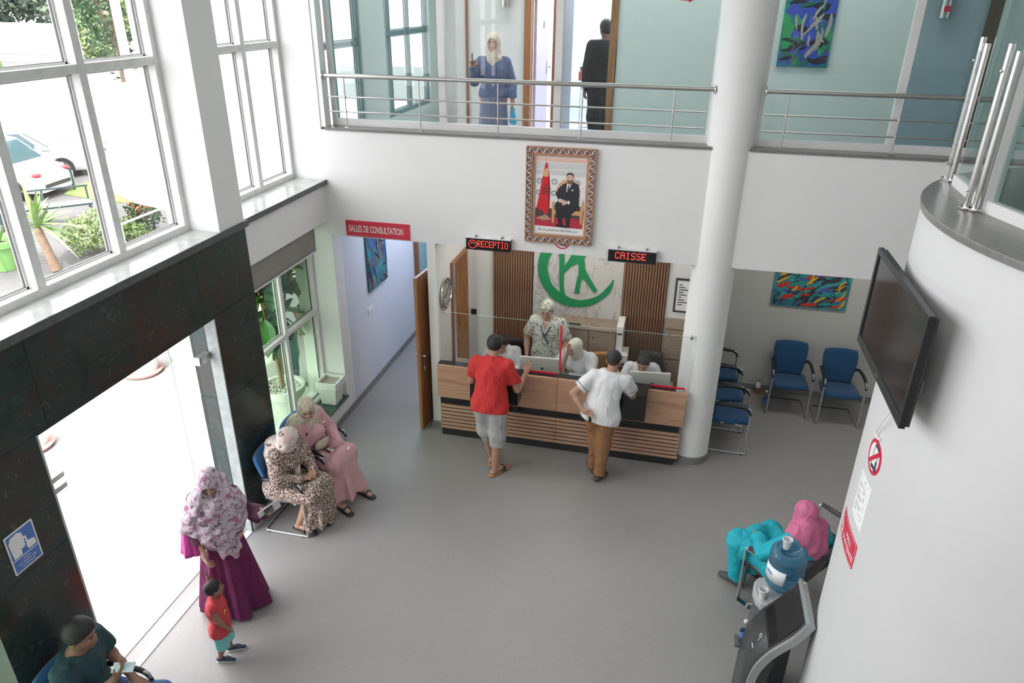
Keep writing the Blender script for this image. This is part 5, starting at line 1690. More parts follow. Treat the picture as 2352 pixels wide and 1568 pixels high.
# glass entrance: side leaf with its patch fittings
def glass_leaf(y0, y1, label):
    t = thing('glass_door_leaf', label, 'door', (-4.17, (y0 + y1) / 2, 0))
    G().box(-4.176, -4.164, y0, y1, 0.01, 2.45).build('glass_sheet', 'glass_door', t)
    G().box(-4.178, -4.162, y0 - 0.004, y0, 0.01, 2.45).build('edge', 'edge_glass', t)
    return t
a = glass_leaf(4.86, 5.362, 'narrow glass door panel on the right of the entrance')
G().box(-4.20, -4.14, 5.20, 5.362, 2.06, 2.14).build('patch_fitting', 'chrome', a, bev=0.004)
a = glass_leaf(3.34, 3.42, 'narrow glass strip on the left of the entrance')
for z in (2.05, 1.96):
    G().box(-4.20, -4.10, 3.36, 3.50, z - 0.02, z + 0.02).build('patch_fitting', 'chrome', a, bev=0.003)
t = thing('floor_hinge', 'small steel floor hinge plate at the foot of the right door panel', 'hinge', (-4.16, 5.25, 0.008))
G().box(-4.19, -4.13, 5.12, 5.34, 0.008, 0.016).build('plate', 'steel_satin', t, bev=0.002)
G().box(-4.18, -4.14, 5.16, 5.30, 0.016, 0.04).build('shoe', 'chrome', t, bev=0.002)

# ================================================================== UPPER FLOOR FITTINGS
struct('door_4', G().box(-2.14, -2.05, 9.97, 10.14, UF, 5.45).box(-1.03, -0.94, 9.97, 10.14, UF, 5.45).box(-2.05, -1.03, 9.97, 10.14, 5.38, 5.45), 'door_wood')
def open_leaf():
    a = Vector((-2.04, 10.14, 0)); b = Vector((-2.04, 11.0, 0))
    t = thing('door_leaf', 'pale lilac door with steel handle standing open behind the upper glass', 'door', (a.x, a.y, UF))
    G().box(-2.045, -2.005, 10.14, 11.0, UF + 0.02, 5.36).build('panel', M('lilac_leaf', (0.62, 0.63, 0.74), 0.35), t)
    G().box(-2.004, -1.998, 10.90, 10.93, UF + 1.0, UF + 1.18).build('lock_plate', 'chrome', t)
    G().tube([(-2.0, 10.91, UF + 1.10), (-1.95, 10.91, UF + 1.10), (-1.95, 10.80, UF + 1.10)], 0.010, 8).build('handle', 'chrome', t, smooth=True)
    G().box(-2.003, -1.997, 10.60, 10.66, UF + 1.62, UF + 1.70).build('room_plate', 'steel_satin', t)
open_leaf()
struct('door_5', G().box(-1.96, -1.87, 11.1, 11.36, UF, 5.6), 'wood_jamb')
struct('door_6', G().box(3.22, 3.36, 9.97, 10.12, UF, 6.6), M('wood_dark', (0.10, 0.075, 0.05), 0.5))
struct('trim_2', G().box(-2.93, -2.90, 9.97, 10.0, UF, 6.6), 'wood_jamb')
def sconce(x, y, z, label):
    t = thing('wall_lamp', label, 'lamp', (x, y, z), group='steel cylinder lamps of the upper floor')
    G().lathe([(0.055, 0), (0.058, 0.004), (0.058, 0.30), (0.055, 0.304)], (x, y - 0.07, z), 28).build('cylinder', 'steel_satin', t, smooth=True)
    G().box(x - 0.03, x + 0.03, y - 0.03, y, z + 0.1, z + 0.2).build('bracket', 'steel_satin', t)
sconce(-2.38, 9.99, 5.075, 'steel cylinder wall lamp above the woman in the blue tunic')
sconce(3.0 - 0.25, 9.99, 5.03, 'steel cylinder wall lamp at the right end of the upper corridor')
G().box(2.72, 2.79, 9.855, 9.862, 5.10, 5.16).build('red_label', 'red_sign').parent
D.objects['red_label'].name = 'door_number'
tag(D.objects['door_number'], 'small red number label on the right wall lamp', 'label')
t = thing('arrow_sign', 'red arrow sign on the upper glass near the round column', 'sign', (-0.05, 8.02, 5.17))
o = (0.0, 8.02, 5.20)
G().prism([(-0.16, -0.012), (-0.03, -0.02), (-0.03, -0.035), (0.06, 0.012), (0.06, 0.10), (-0.16, 0.10)], (-0.05, 8.025, 5.20), X1, Z1, NY, 0.003).build('arrow', 'red_sign', t)
G().prism([(-0.17, -0.005), (0.07, -0.02), (0.07, 0.12), (-0.17, 0.12)], (-0.05, 8.028, 5.20), X1, Z1, NY, 0.002).build('backing', 'screen_glass', t)
# trolley table with a pink bag in the lit room
def trolley():
    t = thing('trolley_table', 'small white table on castors in the lit upper room', 'table', (-1.45, 11.9, UF))
    G().box(-1.72, -1.10, 11.75, 12.15, UF + 0.80, UF + 0.83).build('table_top', 'white_gloss', t)
    for x in (-1.62, -1.2):
        for y in (11.82, 12.08):
            l = G().tube([(x, y, UF + 0.05), (x, y, UF + 0.80)], 0.012, 8).build('leg', 'chrome', t)
            G().ball((x, y, UF + 0.03), 0.03, 8).build('castor', 'steel_satin', l, smooth='all')
    G().bar((-1.62, 11.95, UF + 0.12), (-1.2, 11.95, UF + 0.12), 0.03, 0.02).build('stretcher', 'chrome', t)
trolley()
def pink_bag():
    t = thing('plastic_bag', 'crumpled pink plastic bag on the white trolley table', 'bag', (-1.43, 11.95, UF + 0.83))
    g = G().ball((-1.43, 11.95, UF + 0.98), (0.17, 0.12, 0.16), 22)
    vs = []
    for v in g.v:
        p = Vector(v); q = p - Vector((-1.43, 11.95, UF + 0.98))
        k = 1 + 0.45 * mnoise.noise(q * 9) + 0.2 * mnoise.noise(q * 24)
        r = Vector((-1.43, 11.95, UF + 0.98)) + q * k
        r.z = max(r.z, UF + 0.831)
        vs.append(r)
    g.v = vs
    g.build('film', M('pink_plastic', (0.78, 0.25, 0.48), 0.3), t, smooth='all')
    g = G()
    g.tube(smooth_line([(-1.47, 11.95, UF + 1.10), (-1.49, 11.95, UF + 1.2), (-1.45, 11.95, UF + 1.24), (-1.42, 11.95, UF + 1.12)], 4), 0.008, 6)
    g.build('bag_handle', 'pink_plastic', t)
pink_bag()
t = thing('bottle', 'small red-brown bottle on the left end of the trolley table', 'bottle', (-1.62, 11.9, UF + 0.83))
G().lathe([(0.035, 0), (0.037, 0.01), (0.037, 0.12), (0.015, 0.15), (0.015, 0.18)], (-1.64, 11.9, UF + 0.83), 18).build('body', M('red_brown', (0.35, 0.06, 0.05), 0.4), t, smooth=True)
G().lathe([(0.017, 0.18), (0.017, 0.20)], (-1.64, 11.9, UF + 0.83), 12).build('cap', 'black_matt', t, smooth=True)
t = thing('small_bottle', 'clear water bottle on the floor of the upper corridor', 'bottle', (-2.05, 11.2, UF))
bottle_small((-1.92, 9.60, UF), t, 0.30); 
# ================================================================== BODIES: distance fields meshed as one smooth surface
V3 = lambda *a: np.array(a if len(a) > 1 else a[0], float)
def nrm(v):
    v = np.asarray(v, float); l = np.linalg.norm(v)
    return v / l if l > 1e-9 else v
class Sdf:
    def __init__(s, vox=0.01):
        s.vox = vox; s.ops = []
    def cone(s, a, b, ra, rb, k=0.02, flat=None, op='u'):
        s.ops.append((op, 'cone', V3(a), V3(b), ra, rb, k, flat)); return s
    def ell(s, c, r, R=None, k=0.02, op='u'):
        s.ops.append((op, 'ell', V3(c), V3(r), np.eye(3) if R is None else np.array(R, float), None, k, None)); return s
    def plane(s, p, n, k=0.004):
        """keep the side the normal points away from"""
        s.ops.append(('p', 'plane', V3(p), nrm(n), None, None, k, None)); return s
    def wave(s, fn):
        s.ops.append(('w', fn, None, None, None, None, 0, None)); return s
    def mesh(s, name, mat, parent, T, smooth=True):
        h = s.vox
        lo = np.array([9e9] * 3); hi = -lo
        for o in s.ops:
            if o[0] != 'u': continue
            if o[1] == 'cone':
                for p, r in ((o[2], o[4]), (o[3], o[5])):
                    rr = r * (max(1.0, o[7][1]) if o[7] else 1.0)
                    lo = np.minimum(lo, p - rr); hi = np.maximum(hi, p + rr)
            else:
                m = max(o[3]); lo = np.minimum(lo, o[2] - m); hi = np.maximum(hi, o[2] + m)
        lo = lo - 4 * h; hi = hi + 4 * h
        n = np.ceil((hi - lo) / h).astype(int) + 1
        F = np.full(n, 1.0, 'f')
        ax = [(lo[i] + h * np.arange(n[i])).astype('f') for i in range(3)]
        for op, kind, A, B, ra, rb, k, ex in s.ops:
            if op == 'w':
                X, Y, Z = np.meshgrid(*ax, indexing='ij', sparse=True)
                F += kind(X, Y, Z).astype('f'); continue
            if kind == 'plane':
                X, Y, Z = np.meshgrid(*ax, indexing='ij', sparse=True)
                d = (X - A[0]) * B[0] + (Y - A[1]) * B[1] + (Z - A[2]) * B[2]
                F = smax(F, d, k); continue
            if kind == 'cone':
                rr = max(ra, rb) * (max(1.0, ex[1]) if ex else 1.0)
                l = np.minimum(A, B) - rr; u = np.maximum(A, B) + rr
            else:
                m = max(B); l = A - m; u = A + m
            mg = k + 3 * h
            i0 = np.clip(((l - mg - lo) / h).astype(int), 0, n - 1); i1 = np.clip(((u + mg - lo) / h).astype(int) + 2, 1, n)
            sl = tuple(slice(i0[i], i1[i]) for i in range(3))
            X, Y, Z = np.meshgrid(*[ax[i][sl[i]] for i in range(3)], indexing='ij')
            if kind == 'cone':
                ab = B - A; L2 = ab @ ab + 1e-12
                px, py, pz = X - A[0], Y - A[1], Z - A[2]
                t = np.clip((px * ab[0] + py * ab[1] + pz * ab[2]) / L2, 0, 1)
                dx, dy, dz = px - t * ab[0], py - t * ab[1], pz - t * ab[2]
                if ex:
                    nn, sc = nrm(ex[0]), ex[1]
                    q = dx * nn[0] + dy * nn[1] + dz * nn[2]
                    f = (1 / sc - 1) * q
                    dx = dx + f * nn[0]; dy = dy + f * nn[1]; dz = dz + f * nn[2]
                    d = (np.sqrt(dx * dx + dy * dy + dz * dz) - (ra + (rb - ra) * t)) * min(1.0, sc)
                else:
                    d = np.sqrt(dx * dx + dy * dy + dz * dz) - (ra + (rb - ra) * t)
            else:
                R = ra
                px, py, pz = X - A[0], Y - A[1], Z - A[2]
                q = [(px * R[i, 0] + py * R[i, 1] + pz * R[i, 2]) for i in range(3)]
                k0 = np.sqrt(sum((q[i] / B[i]) ** 2 for i in range(3)))
                k1 = np.sqrt(sum((q[i] / B[i] ** 2) ** 2 for i in range(3))) + 1e-9
                d = k0 * (k0 - 1) / k1
                d = np.where(k0 < 0.05, -min(B), d)
            d = d.astype('f')
            if op == 'u':
                F[sl] = smin(F[sl], d, k)
            elif op == 's':
                F[sl] = smax(F[sl], -d, k)
        v, q = nets(F, lo, h)
        if len(v) == 0:
            raise RuntimeError('empty body ' + name)
        me = D.meshes.new(name)
        T4 = np.array(T)
        v = v @ T4[:3, :3].T + T4[:3, 3]
        me.vertices.add(len(v)); me.vertices.foreach_set('co', v.astype('f').ravel())
        me.loops.add(len(q) * 4); me.loops.foreach_set('vertex_index', q.astype('i').ravel())
        me.polygons.add(len(q)); me.polygons.foreach_set('loop_start', np.arange(0, len(q) * 4, 4, dtype='i'))
        me.polygons.foreach_set('use_smooth', np.ones(len(q), bool))
        me.update(calc_edges=True)
        me.materials.append(MATS[mat] if isinstance(mat, str) else mat)
        return mesh_obj(name, me, parent)
def smin(a, b, k):
    if k <= 0: return np.minimum(a, b)
    h = np.maximum(k - np.abs(a - b), 0) / k
    return np.minimum(a, b) - h * h * k * 0.25
def smax(a, b, k):
    return -smin(-a, -b, k)
def nets(F, lo, h):
    S = F < 0
    n = F.shape
    E = []
    for ax in range(3):
        sa = [slice(None)] * 3; sb = [slice(None)] * 3
        sa[ax] = slice(0, -1); sb[ax] = slice(1, None)
        A, B = F[tuple(sa)], F[tuple(sb)]
        m = S[tuple(sa)] != S[tuple(sb)]
        ix = np.array(np.nonzero(m))
        o = [i for i in range(3) if i != ax]
        ok = (ix[o[0]] > 0) & (ix[o[1]] > 0) & (ix[o[0]] < n[o[0]] - 1) & (ix[o[1]] < n[o[1]] - 1)
        ix = ix[:, ok]
        a = A[tuple(ix)]; b = B[tuple(ix)]
        t = a / (a - b)
        P = ix.astype(float); P[ax] += t
        cells = []
        for du, dv in ((0, 0), (-1, 0), (-1, -1), (0, -1)):
            c = ix.copy(); c[o[0]] += du; c[o[1]] += dv
            cells.append((c[0] * n[1] + c[1]) * n[2] + c[2])
        flip = (a < 0) if ax != 1 else (a > 0)
        E.append((P, np.array(cells), flip))
    allc = np.concatenate([e[1].ravel() for e in E])
    if len(allc) == 0:
        return np.zeros((0, 3)), np.zeros((0, 4), int)
    uq, inv = np.unique(allc, return_inverse=True)
    acc = np.zeros((len(uq), 3)); cnt = np.zeros(len(uq)); off = 0; quads = []
    for P, c, flip in E:
        k = c.size
        iv = inv[off:off + k].reshape(c.shape); off += k
        for r in range(4):
            for d in range(3):
                acc[:, d] += np.bincount(iv[r], P[d], len(uq))
            cnt += np.bincount(iv[r], None, len(uq))
        q = iv.T.copy()
        q[~flip] = q[~flip][:, ::-1]
        quads.append(q)
    return acc / cnt[:, None] * h + lo, np.concatenate(quads)

# ------------------------------------------------------------------ people
def skin(name, c):
    M(name, c, 0.5, var=0.06, vscale=25)
skin('skin_light', (0.58, 0.36, 0.27)); skin('skin_tan', (0.46, 0.26, 0.18)); skin('skin_brown', (0.30, 0.165, 0.115)); skin('skin_dark', (0.19, 0.10, 0.07))
M('eye_white', (0.55, 0.53, 0.51), 0.3); M('iris', (0.05, 0.03, 0.02), 0.2); M('brow', (0.05, 0.035, 0.03), 0.7)
M('lips', (0.42, 0.17, 0.15), 0.5); M('hair_black', (0.018, 0.016, 0.016), 0.55, bstr=0.6, bscale=120); M('hair_brown', (0.05, 0.03, 0.022), 0.55, bstr=0.5, bscale=120)

STAND = dict(pelvis=(0, 0, 0.92), waist=(0, 0.0, 1.06), chest=(0, -0.005, 1.27), neck=(0, -0.01, 1.43), head=(0, 0.02, 1.585),
             shR=(0.175, -0.01, 1.385), elR=(0.235, -0.03, 1.10), wrR=(0.25, 0.03, 0.86), hR=(0.02, 0.05, -1), pR=(-1, 0, 0),
             shL=(-0.175, -0.01, 1.385), elL=(-0.235, -0.03, 1.10), wrL=(-0.25, 0.03, 0.86), hL=(-0.02, 0.05, -1), pL=(1, 0, 0),
             hipR=(0.09, 0, 0.90), knR=(0.095, 0.02, 0.50), anR=(0.10, -0.02, 0.085), toR=(0.13, 0.15, 0.03),
             hipL=(-0.09, 0, 0.90), knL=(-0.095, 0.02, 0.50), anL=(-0.10, -0.02, 0.085), toL=(-0.13, 0.15, 0.03),
             look=(0, 1, -0.1), hup=(0, 0, 1), curlR=0.5, curlL=0.5)
SIT = dict(STAND, pelvis=(0, 0, 0.53), waist=(0, -0.01, 0.66), chest=(0, -0.02, 0.87), neck=(0, -0.01, 1.03), head=(0, 0.02, 1.185),
           shR=(0.175, -0.02, 0.985), elR=(0.22, 0.0, 0.71), wrR=(0.13, 0.22, 0.66), hR=(-0.3, 1, -0.2), pR=(0, -0.2, -1),
           shL=(-0.175, -0.02, 0.985), elL=(-0.22, 0.0, 0.71), wrL=(-0.13, 0.22, 0.66), hL=(0.3, 1, -0.2), pL=(0, -0.2, -1),
           hipR=(0.09, 0.02, 0.52), knR=(0.12, 0.43, 0.50), anR=(0.12, 0.40, 0.085), toR=(0.14, 0.57, 0.03),
           hipL=(-0.09, 0.02, 0.52), knL=(-0.12, 0.43, 0.50), anL=(-0.12, 0.40, 0.085), toL=(-0.14, 0.57, 0.03))
class Person:
    def __init__(s, label, loc, facing, height=1.70, base=STAND, fat=1.0, skin='skin_tan', female=False, name='person', headk=1.0, vox=0.0095, **pose):
        s.J = {k: (V3(v) if hasattr(v, '__len__') else v) for k, v in dict(base, **pose).items()}
        s.fat = fat; s.fem = female; s.skin = skin; s.hk = headk; s.vox = vox
        f = nrm([facing[0], facing[1], 0])
        k = height / 1.70
        s.k = k
        s.T = Matrix(((f[1] * k, f[0] * k, 0, loc[0]), (-f[0] * k, f[1] * k, 0, loc[1]), (0, 0, k, loc[2] if len(loc) > 2 else 0), (0, 0, 0, 1)))
        base_m = Matrix(((f[1], f[0], 0, loc[0]), (-f[0], f[1], 0, loc[1]), (0, 0, 1, loc[2] if len(loc) > 2 else 0), (0, 0, 0, 1)))
        s.t = thing(name, label, 'person', mw=base_m)
    def hframe(s):
        J = s.J
        f = nrm(J['look']); u = nrm(J['hup']); r = nrm(np.cross(f, u)); u = np.cross(r, f)
        return r, f, u
    def hp(s, x, y, z):
        r, f, u = s.hframe(); k = s.hk
        return s.J['head'] + (r * x + f * y + u * z) * k
    def hand(s, S, side):
        J = s.J
        w = J['wr' + side]; d = nrm(J['h' + side]); n = nrm(J['p' + side])     # n: the palm looks this way
        n = nrm(n - d * (n @ d)); sd = nrm(np.cross(d, n)) * (1 if side == 'R' else -1)   # towards the thumb
        curl = J['curl' + side]
        S.cone(w, w + d * 0.035, 0.024, 0.028, 0.02, (n, 0.7))
        S.cone(w + d * 0.035 + sd * 0.018, w + d * 0.082 + sd * 0.026, 0.021, 0.016, 0.012, (n, 0.62))
        S.cone(w + d * 0.035 - sd * 0.014, w + d * 0.078 - sd * 0.024, 0.021, 0.015, 0.012, (n, 0.62))
        for i, (o, L) in enumerate(((0.031, 0.068), (0.0105, 0.076), (-0.0105, 0.071), (-0.031, 0.056))):
            a = w + d * (0.078 - 0.005 * (i == 3)) + sd * o
            c1, c2 = curl * (0.5 + 0.1 * i), curl * (1.4 + 0.15 * i)
            sp = sd * o * 0.35
            b = a + (d * math.cos(c1) + n * math.sin(c1)) * L * 0.5 + sp * 0.3
            e = b + (d * math.cos(c2) + n * math.sin(c2)) * L * 0.5 + sp * 0.2
            S.cone(a, b, 0.0092, 0.0082, 0.004); S.cone(b, e, 0.0082, 0.0068, 0.003)
        a = w + d * 0.028 + sd * 0.026
        b = a + nrm(d * 0.62 + sd * 0.75 + n * (0.2 + curl * 0.3)) * 0.042
        e = b + nrm(d * 0.85 + sd * 0.2 + n * (0.2 + curl * 0.5)) * 0.034
        S.cone(w + d * 0.015 + sd * 0.012, a, 0.018, 0.014, 0.01); S.cone(a, b, 0.0125, 0.0105, 0.006); S.cone(b, e, 0.0102, 0.008, 0.003)
    def body(s, shoes=True, bare=None):
        J = s.J; f = s.fat; S = Sdf(s.vox); S.scale = s.k
        fwd = V3(0, 1, 0)
        tw = nrm(J['neck'] - J['pelvis'])
        fw = nrm(fwd - tw * (fwd @ tw))
        S.cone(J['pelvis'] + V3(0.05, 0, 0), J['pelvis'] - V3(0.05, 0, 0), 0.125 * f, 0.125 * f, 0.05, (fw, 0.85))
        S.cone(J['pelvis'], J['waist'], 0.13 * f, 0.125 * f, 0.05, (fw, 0.82))
        S.cone(J['waist'], J['chest'], 0.122 * f, 0.145 * f, 0.05, (fw, 0.78))
        S.cone(J['chest'], (J['shR'] + J['shL']) / 2 - tw * 0.05, 0.14 * f, 0.115 * f, 0.05, (fw, 0.75))
        S.cone(J['shR'] * 0.9 + J['shL'] * 0.1 - tw * 0.02, J['shL'] * 0.9 + J['shR'] * 0.1 - tw * 0.02, 0.058 * f, 0.058 * f, 0.05)
        S.cone(J['neck'] - tw * 0.03, s.hp(0, -0.02, -0.075), 0.056 * (0.9 if s.fem else 1), 0.052 * (0.88 if s.fem else 1), 0.03)
        for sd in 'RL':
            S.cone(J['sh' + sd], J['el' + sd], 0.050 * f, 0.041 * f, 0.03)
            S.cone(J['el' + sd], J['el' + sd] * 0.62 + J['wr' + sd] * 0.38, 0.040 * f, 0.038 * f, 0.02)
            S.cone(J['el' + sd] * 0.62 + J['wr' + sd] * 0.38, J['wr' + sd], 0.038 * f, 0.025, 0.02)
            s.hand(S, sd)
            S.cone(J['hip' + sd], J['kn' + sd], 0.085 * f, 0.056 * f, 0.04)
            m = J['kn' + sd] * 0.68 + J['an' + sd] * 0.32
            S.cone(J['kn' + sd], m + V3(0, -0.01, 0), 0.054, 0.056 * f, 0.02)
            S.cone(m + V3(0, -0.01, 0), J['an' + sd], 0.056 * f, 0.036, 0.02)
            an, to = J['an' + sd], J['to' + sd]
            d = nrm(V3(to[0] - an[0], to[1] - an[1], 0))
            hz = an[2] - 0.085
            S.cone(an - V3(0, 0, 0.045) - d * 0.03, an * 0.5 + to * 0.5 + V3(0, 0, -0.005), 0.036, 0.034, 0.02, ((0, 0, 1), 0.8))
            S.cone(an * 0.5 + to * 0.5, to + V3(0, 0, 0.0), 0.036, 0.028, 0.02, ((0, 0, 1), 0.7))
        s.head(S)
        o = S.mesh('body', s.skin, s.t, s.T)
        s.face()
        return o
    def head(s, S):
        r, f, u = s.hframe(); R = np.array([r, f, u]); k = s.hk; hp = s.hp
        S.ell(hp(0, -0.012, 0.025), (0.076 * k, 0.094 * k, 0.092 * k), R, 0.02)
        S.ell(hp(0, 0.020, -0.030), (0.062 * k, 0.072 * k, 0.078 * k), R, 0.03)
        S.ell(hp(0, 0.062, -0.088), (0.026 * k, 0.022 * k, 0.020 * k), R, 0.03)
        for x in (-1, 1):
            S.ell(hp(0.031 * x, 0.088, 0.004), (0.017 * k, 0.012 * k, 0.012 * k), R, 0.012, 's')
            S.ell(hp(0.034 * x, 0.064, -0.022), (0.022 * k, 0.022 * k, 0.020 * k), R, 0.02)
            S.ell(hp(0.078 * x, -0.008, -0.010), (0.010 * k, 0.020 * k, 0.032 * k), R, 0.006)
        S.cone(hp(0, 0.082, 0.012), hp(0, 0.104, -0.026), 0.009 * k, 0.0135 * k, 0.01)
        for x in (-1, 1):
            S.ell(hp(0.011 * x, 0.094, -0.030), (0.009 * k, 0.010 * k, 0.008 * k), R, 0.006)
        S.ell(hp(0, 0.082, -0.058), (0.024 * k, 0.014 * k, 0.012 * k), R, 0.01)
    def tube(s, name, mat, pts, r, rs=None, n=8, parent=None):
        g = G(s.T); g.tube([Vector([float(x) for x in p]) for p in pts], r, n, rs=rs)
        return g.build(name, mat, parent or s.t, smooth='all')
    def face(s):
        r, f, u = s.hframe(); k = s.hk
        def eb(name, mat, c, rad):
            g = G()
            Rm = Matrix(((r[0], f[0], u[0]), (r[1], f[1], u[1]), (r[2], f[2], u[2])))
            g.ball((0, 0, 0), rad, 10, T=Rm)
            g.v = [s.T @ (Vector(v) + Vector([float(q) for q in s.hp(*c)])) for v in g.v]
            return g.build(name, mat, s.t, smooth='all')
        for x in (-1, 1):
            e = eb('eye', 'eye_white', (0.031 * x, 0.074, 0.003), (0.0135 * k, 0.0105 * k, 0.0060 * k))
            g = G(); Rm = Matrix(((r[0], f[0], u[0]), (r[1], f[1], u[1]), (r[2], f[2], u[2])))
            g.ball((0, 0, 0), (0.0066 * k, 0.004 * k, 0.0062 * k), 8, T=Rm)
            g.v = [s.T @ (Vector(v) + Vector([float(q) for q in s.hp(0.031 * x, 0.0825, 0.003)])) for v in g.v]
            g.build('iris', 'iris', e, smooth='all')
            s.tube('eyebrow', 'brow', [s.hp(0.014 * x, 0.088, 0.022), s.hp(0.031 * x, 0.087, 0.028), s.hp(0.049 * x, 0.076, 0.024)], 0.003, rs=[0.0035 * k, 0.004 * k, 0.002 * k], n=6)
        s.tube('lips', 'lips', [s.hp(-0.023, 0.086, -0.058), s.hp(-0.01, 0.096, -0.0565), s.hp(0.01, 0.096, -0.0565), s.hp(0.023, 0.086, -0.058)], 0.005, rs=[0.003 * k, 0.0065 * k, 0.0065 * k, 0.003 * k], n=8)
    def hair(s, mat='hair_black', short=True, bun=False, low=-0.05, front=0.055, grow=0.012):
        r, f, u = s.hframe(); R = np.array([r, f, u]); k = s.hk; hp = s.hp
        S = Sdf(0.008)
        S.ell(hp(0, -0.012, 0.028), ((0.076 + grow) * k, (0.094 + grow) * k, (0.092 + grow) * k), R, 0.01)
        if not short:
            S.cone(hp(0, -0.05, 0.0), hp(0, -0.075, -0.09), 0.075 * k, 0.05 * k, 0.03)
        if bun:
            S.ell(hp(*bun), (0.04 * k, 0.04 * k, 0.038 * k), R, 0.015)
        S.wave(lambda X, Y, Z: 0.0016 * np.sin(X * 190) * np.sin(Y * 170) * np.sin(Z * 180))
        # cut the face out: everything in front of a sloping plane, and the part under the ears
        S.plane(hp(0, front, 0.045), f * 0.72 - u * 0.7, 0.006)
        if short: S.plane(hp(0, -0.03, low), -u * 0.85 + f * 0.5, 0.006)
        return S.mesh('hair', mat, s.t, s.T)
    def folds(s, amp=0.003, fx=40, fz=22, seed=0):
        return lambda X, Y, Z: amp * (1.1 * np.sin(fx * X + 9 * Z + seed + 2 * np.sin(11 * Z)) * np.sin(fz * Z + 13 * Y + seed * 2) + 0.7 * np.sin(0.7 * fx * Y - 17 * Z + seed) + 0.8 * np.sin(30 * X + 24 * Y + 6 * Z + 2.5 * np.sin(9 * Z + 5 * X)))
    def torso_cloth(s, name, mat, off=0.018, sleeve='short', hem=None, hemw=1.0, neck=True, fold=0.003, parent=None, cuffs=1.0, loose=0.0, seed=0, vneck=None):
        J = s.J; f = s.fat; S = Sdf(s.vox)
        tw = nrm(J['neck'] - J['pelvis']); fwd = V3(0, 1, 0); fw = nrm(fwd - tw * (fwd @ tw)); o = off
        S.cone(J['waist'], J['chest'], 0.125 * f + o + loose, 0.148 * f + o, 0.05, (fw, 0.8))
        S.cone(J['chest'], (J['shR'] + J['shL']) / 2 - tw * 0.05, 0.142 * f + o, 0.118 * f + o, 0.05, (fw, 0.77))
        S.cone(J['shR'] * 0.9 + J['shL'] * 0.1 - tw * 0.02, J['shL'] * 0.9 + J['shR'] * 0.1 - tw * 0.02, 0.058 * f + o * 0.8, 0.058 * f + o * 0.8, 0.05)
        S.cone(J['neck'] - tw * 0.05, J['neck'] + tw * 0.02, 0.075, 0.062 + o * 0.3, 0.04)
        if s.fem:
            for x in (-1, 1):
                S.ell(J['chest'] + fw * 0.085 * f + V3(0.065 * x * f, 0, 0.0) + tw * 0.0, (0.062, 0.05, 0.06), None, 0.05)
        hemp = V3(hem) if hem is not None else J['pelvis']
        S.cone(J['waist'], hemp, 0.125 * f + o + loose, (0.132 * f + o + loose) * hemw, 0.05, (fw, 0.85))
        if hemp[2] < J['pelvis'][2] - 0.02:
            S.cone(J['pelvis'] + V3(0.05, 0, 0), J['pelvis'] - V3(0.05, 0, 0), 0.134 * f + o, 0.134 * f + o, 0.05, (fw, 0.88))
        S.cone(hemp + V3(0.045, 0, 0), hemp - V3(0.045, 0, 0), (0.13 * f + o + loose * 0.8) * hemw, (0.13 * f + o + loose * 0.8) * hemw, 0.05, (fw, 0.85))
        for sd in 'RL':
            sh, el, wr = J['sh' + sd], J['el' + sd], J['wr' + sd]
            if sleeve == 'short':
                S.cone(sh, sh * 0.35 + el * 0.65, 0.052 * f + o, 0.052 * f + o * 1.3, 0.03)
            elif sleeve == 'long':
                S.cone(sh, el, 0.052 * f + o, 0.045 * f + o, 0.03)
                S.cone(el, el * 0.12 + wr * 0.88, 0.045 * f + o, (0.034 + o * 0.7) * cuffs, 0.02)
            elif sleeve == 'none':
                S.cone(sh, sh * 0.9 + el * 0.1, 0.045 * f + o, 0.045 * f + o, 0.03)
        S.wave(s.folds(fold, seed=seed))
        if sleeve == 'short':
            for sd in 'RL':
                sh, el = J['sh' + sd], J['el' + sd]
                p = sh * 0.42 + el * 0.58
                S.ell(p + nrm(el - sh) * 0.105, (0.10, 0.10, 0.10), None, 0.004, 's')
        if hem is not None:
            S.plane(hemp - tw * 0.02, -tw, 0.004)
        S.plane(J['neck'] + tw * 0.035, tw, 0.004)
        if neck:
            S.ell(J['neck'] + tw * 0.055 + fw * 0.03, (0.075, 0.075, 0.06), None, 0.006, 's')
        if vneck:
            S.cone(J['neck'] + fw * 0.10 + tw * 0.03, J['neck'] + fw * 0.13 - tw * vneck, 0.06, 0.012, 0.006, None, 's')
        return S.mesh(name, mat, parent or s.t, s.T)
    def trousers(s, name, mat, off=0.016, to=0.96, loose=0.0, fold=0.003, seed=0, ztop=None, hemr=None):
        J = s.J; f = s.fat; S = Sdf(s.vox); o = off
        fw = V3(0, 1, 0)
        S.cone(J['pelvis'] + V3(0.05, 0, 0), J['pelvis'] - V3(0.05, 0, 0), 0.124 * f + o * 0.8, 0.124 * f + o * 0.8, 0.03, (fw, 0.84))
        S.cone(J['pelvis'], J['waist'], 0.122 * f + o * 0.6, 0.116 * f + o * 0.3, 0.03, (fw, 0.80))
        for sd in 'RL':
            h, kn, an = J['hip' + sd], J['kn' + sd], J['an' + sd]
            S.cone(h - V3(0, 0, 0.02), kn, 0.080 * f + o + loose * 0.4, 0.060 * f + o + loose, 0.04)
            e = kn + (an - kn) * to
            S.cone(kn, e, 0.060 * f + o + loose, hemr if hemr else 0.050 + o * 0.6 + loose, 0.03)
        S.wave(s.folds(fold, 26, 30, seed))
        for sd in 'RL':
            kn, an = J['kn' + sd], J['an' + sd]
            d = nrm(an - kn); e = kn + (an - kn) * to
            S.ell(e + d * 0.10, (0.105, 0.105, 0.105), None, 0.004, 's')
        S.plane(V3(0, 0, ztop) if ztop else J['waist'] + V3(0, 0, 0.02), (0, 0, 1), 0.004)
        return S.mesh(name, mat, s.t, s.T)
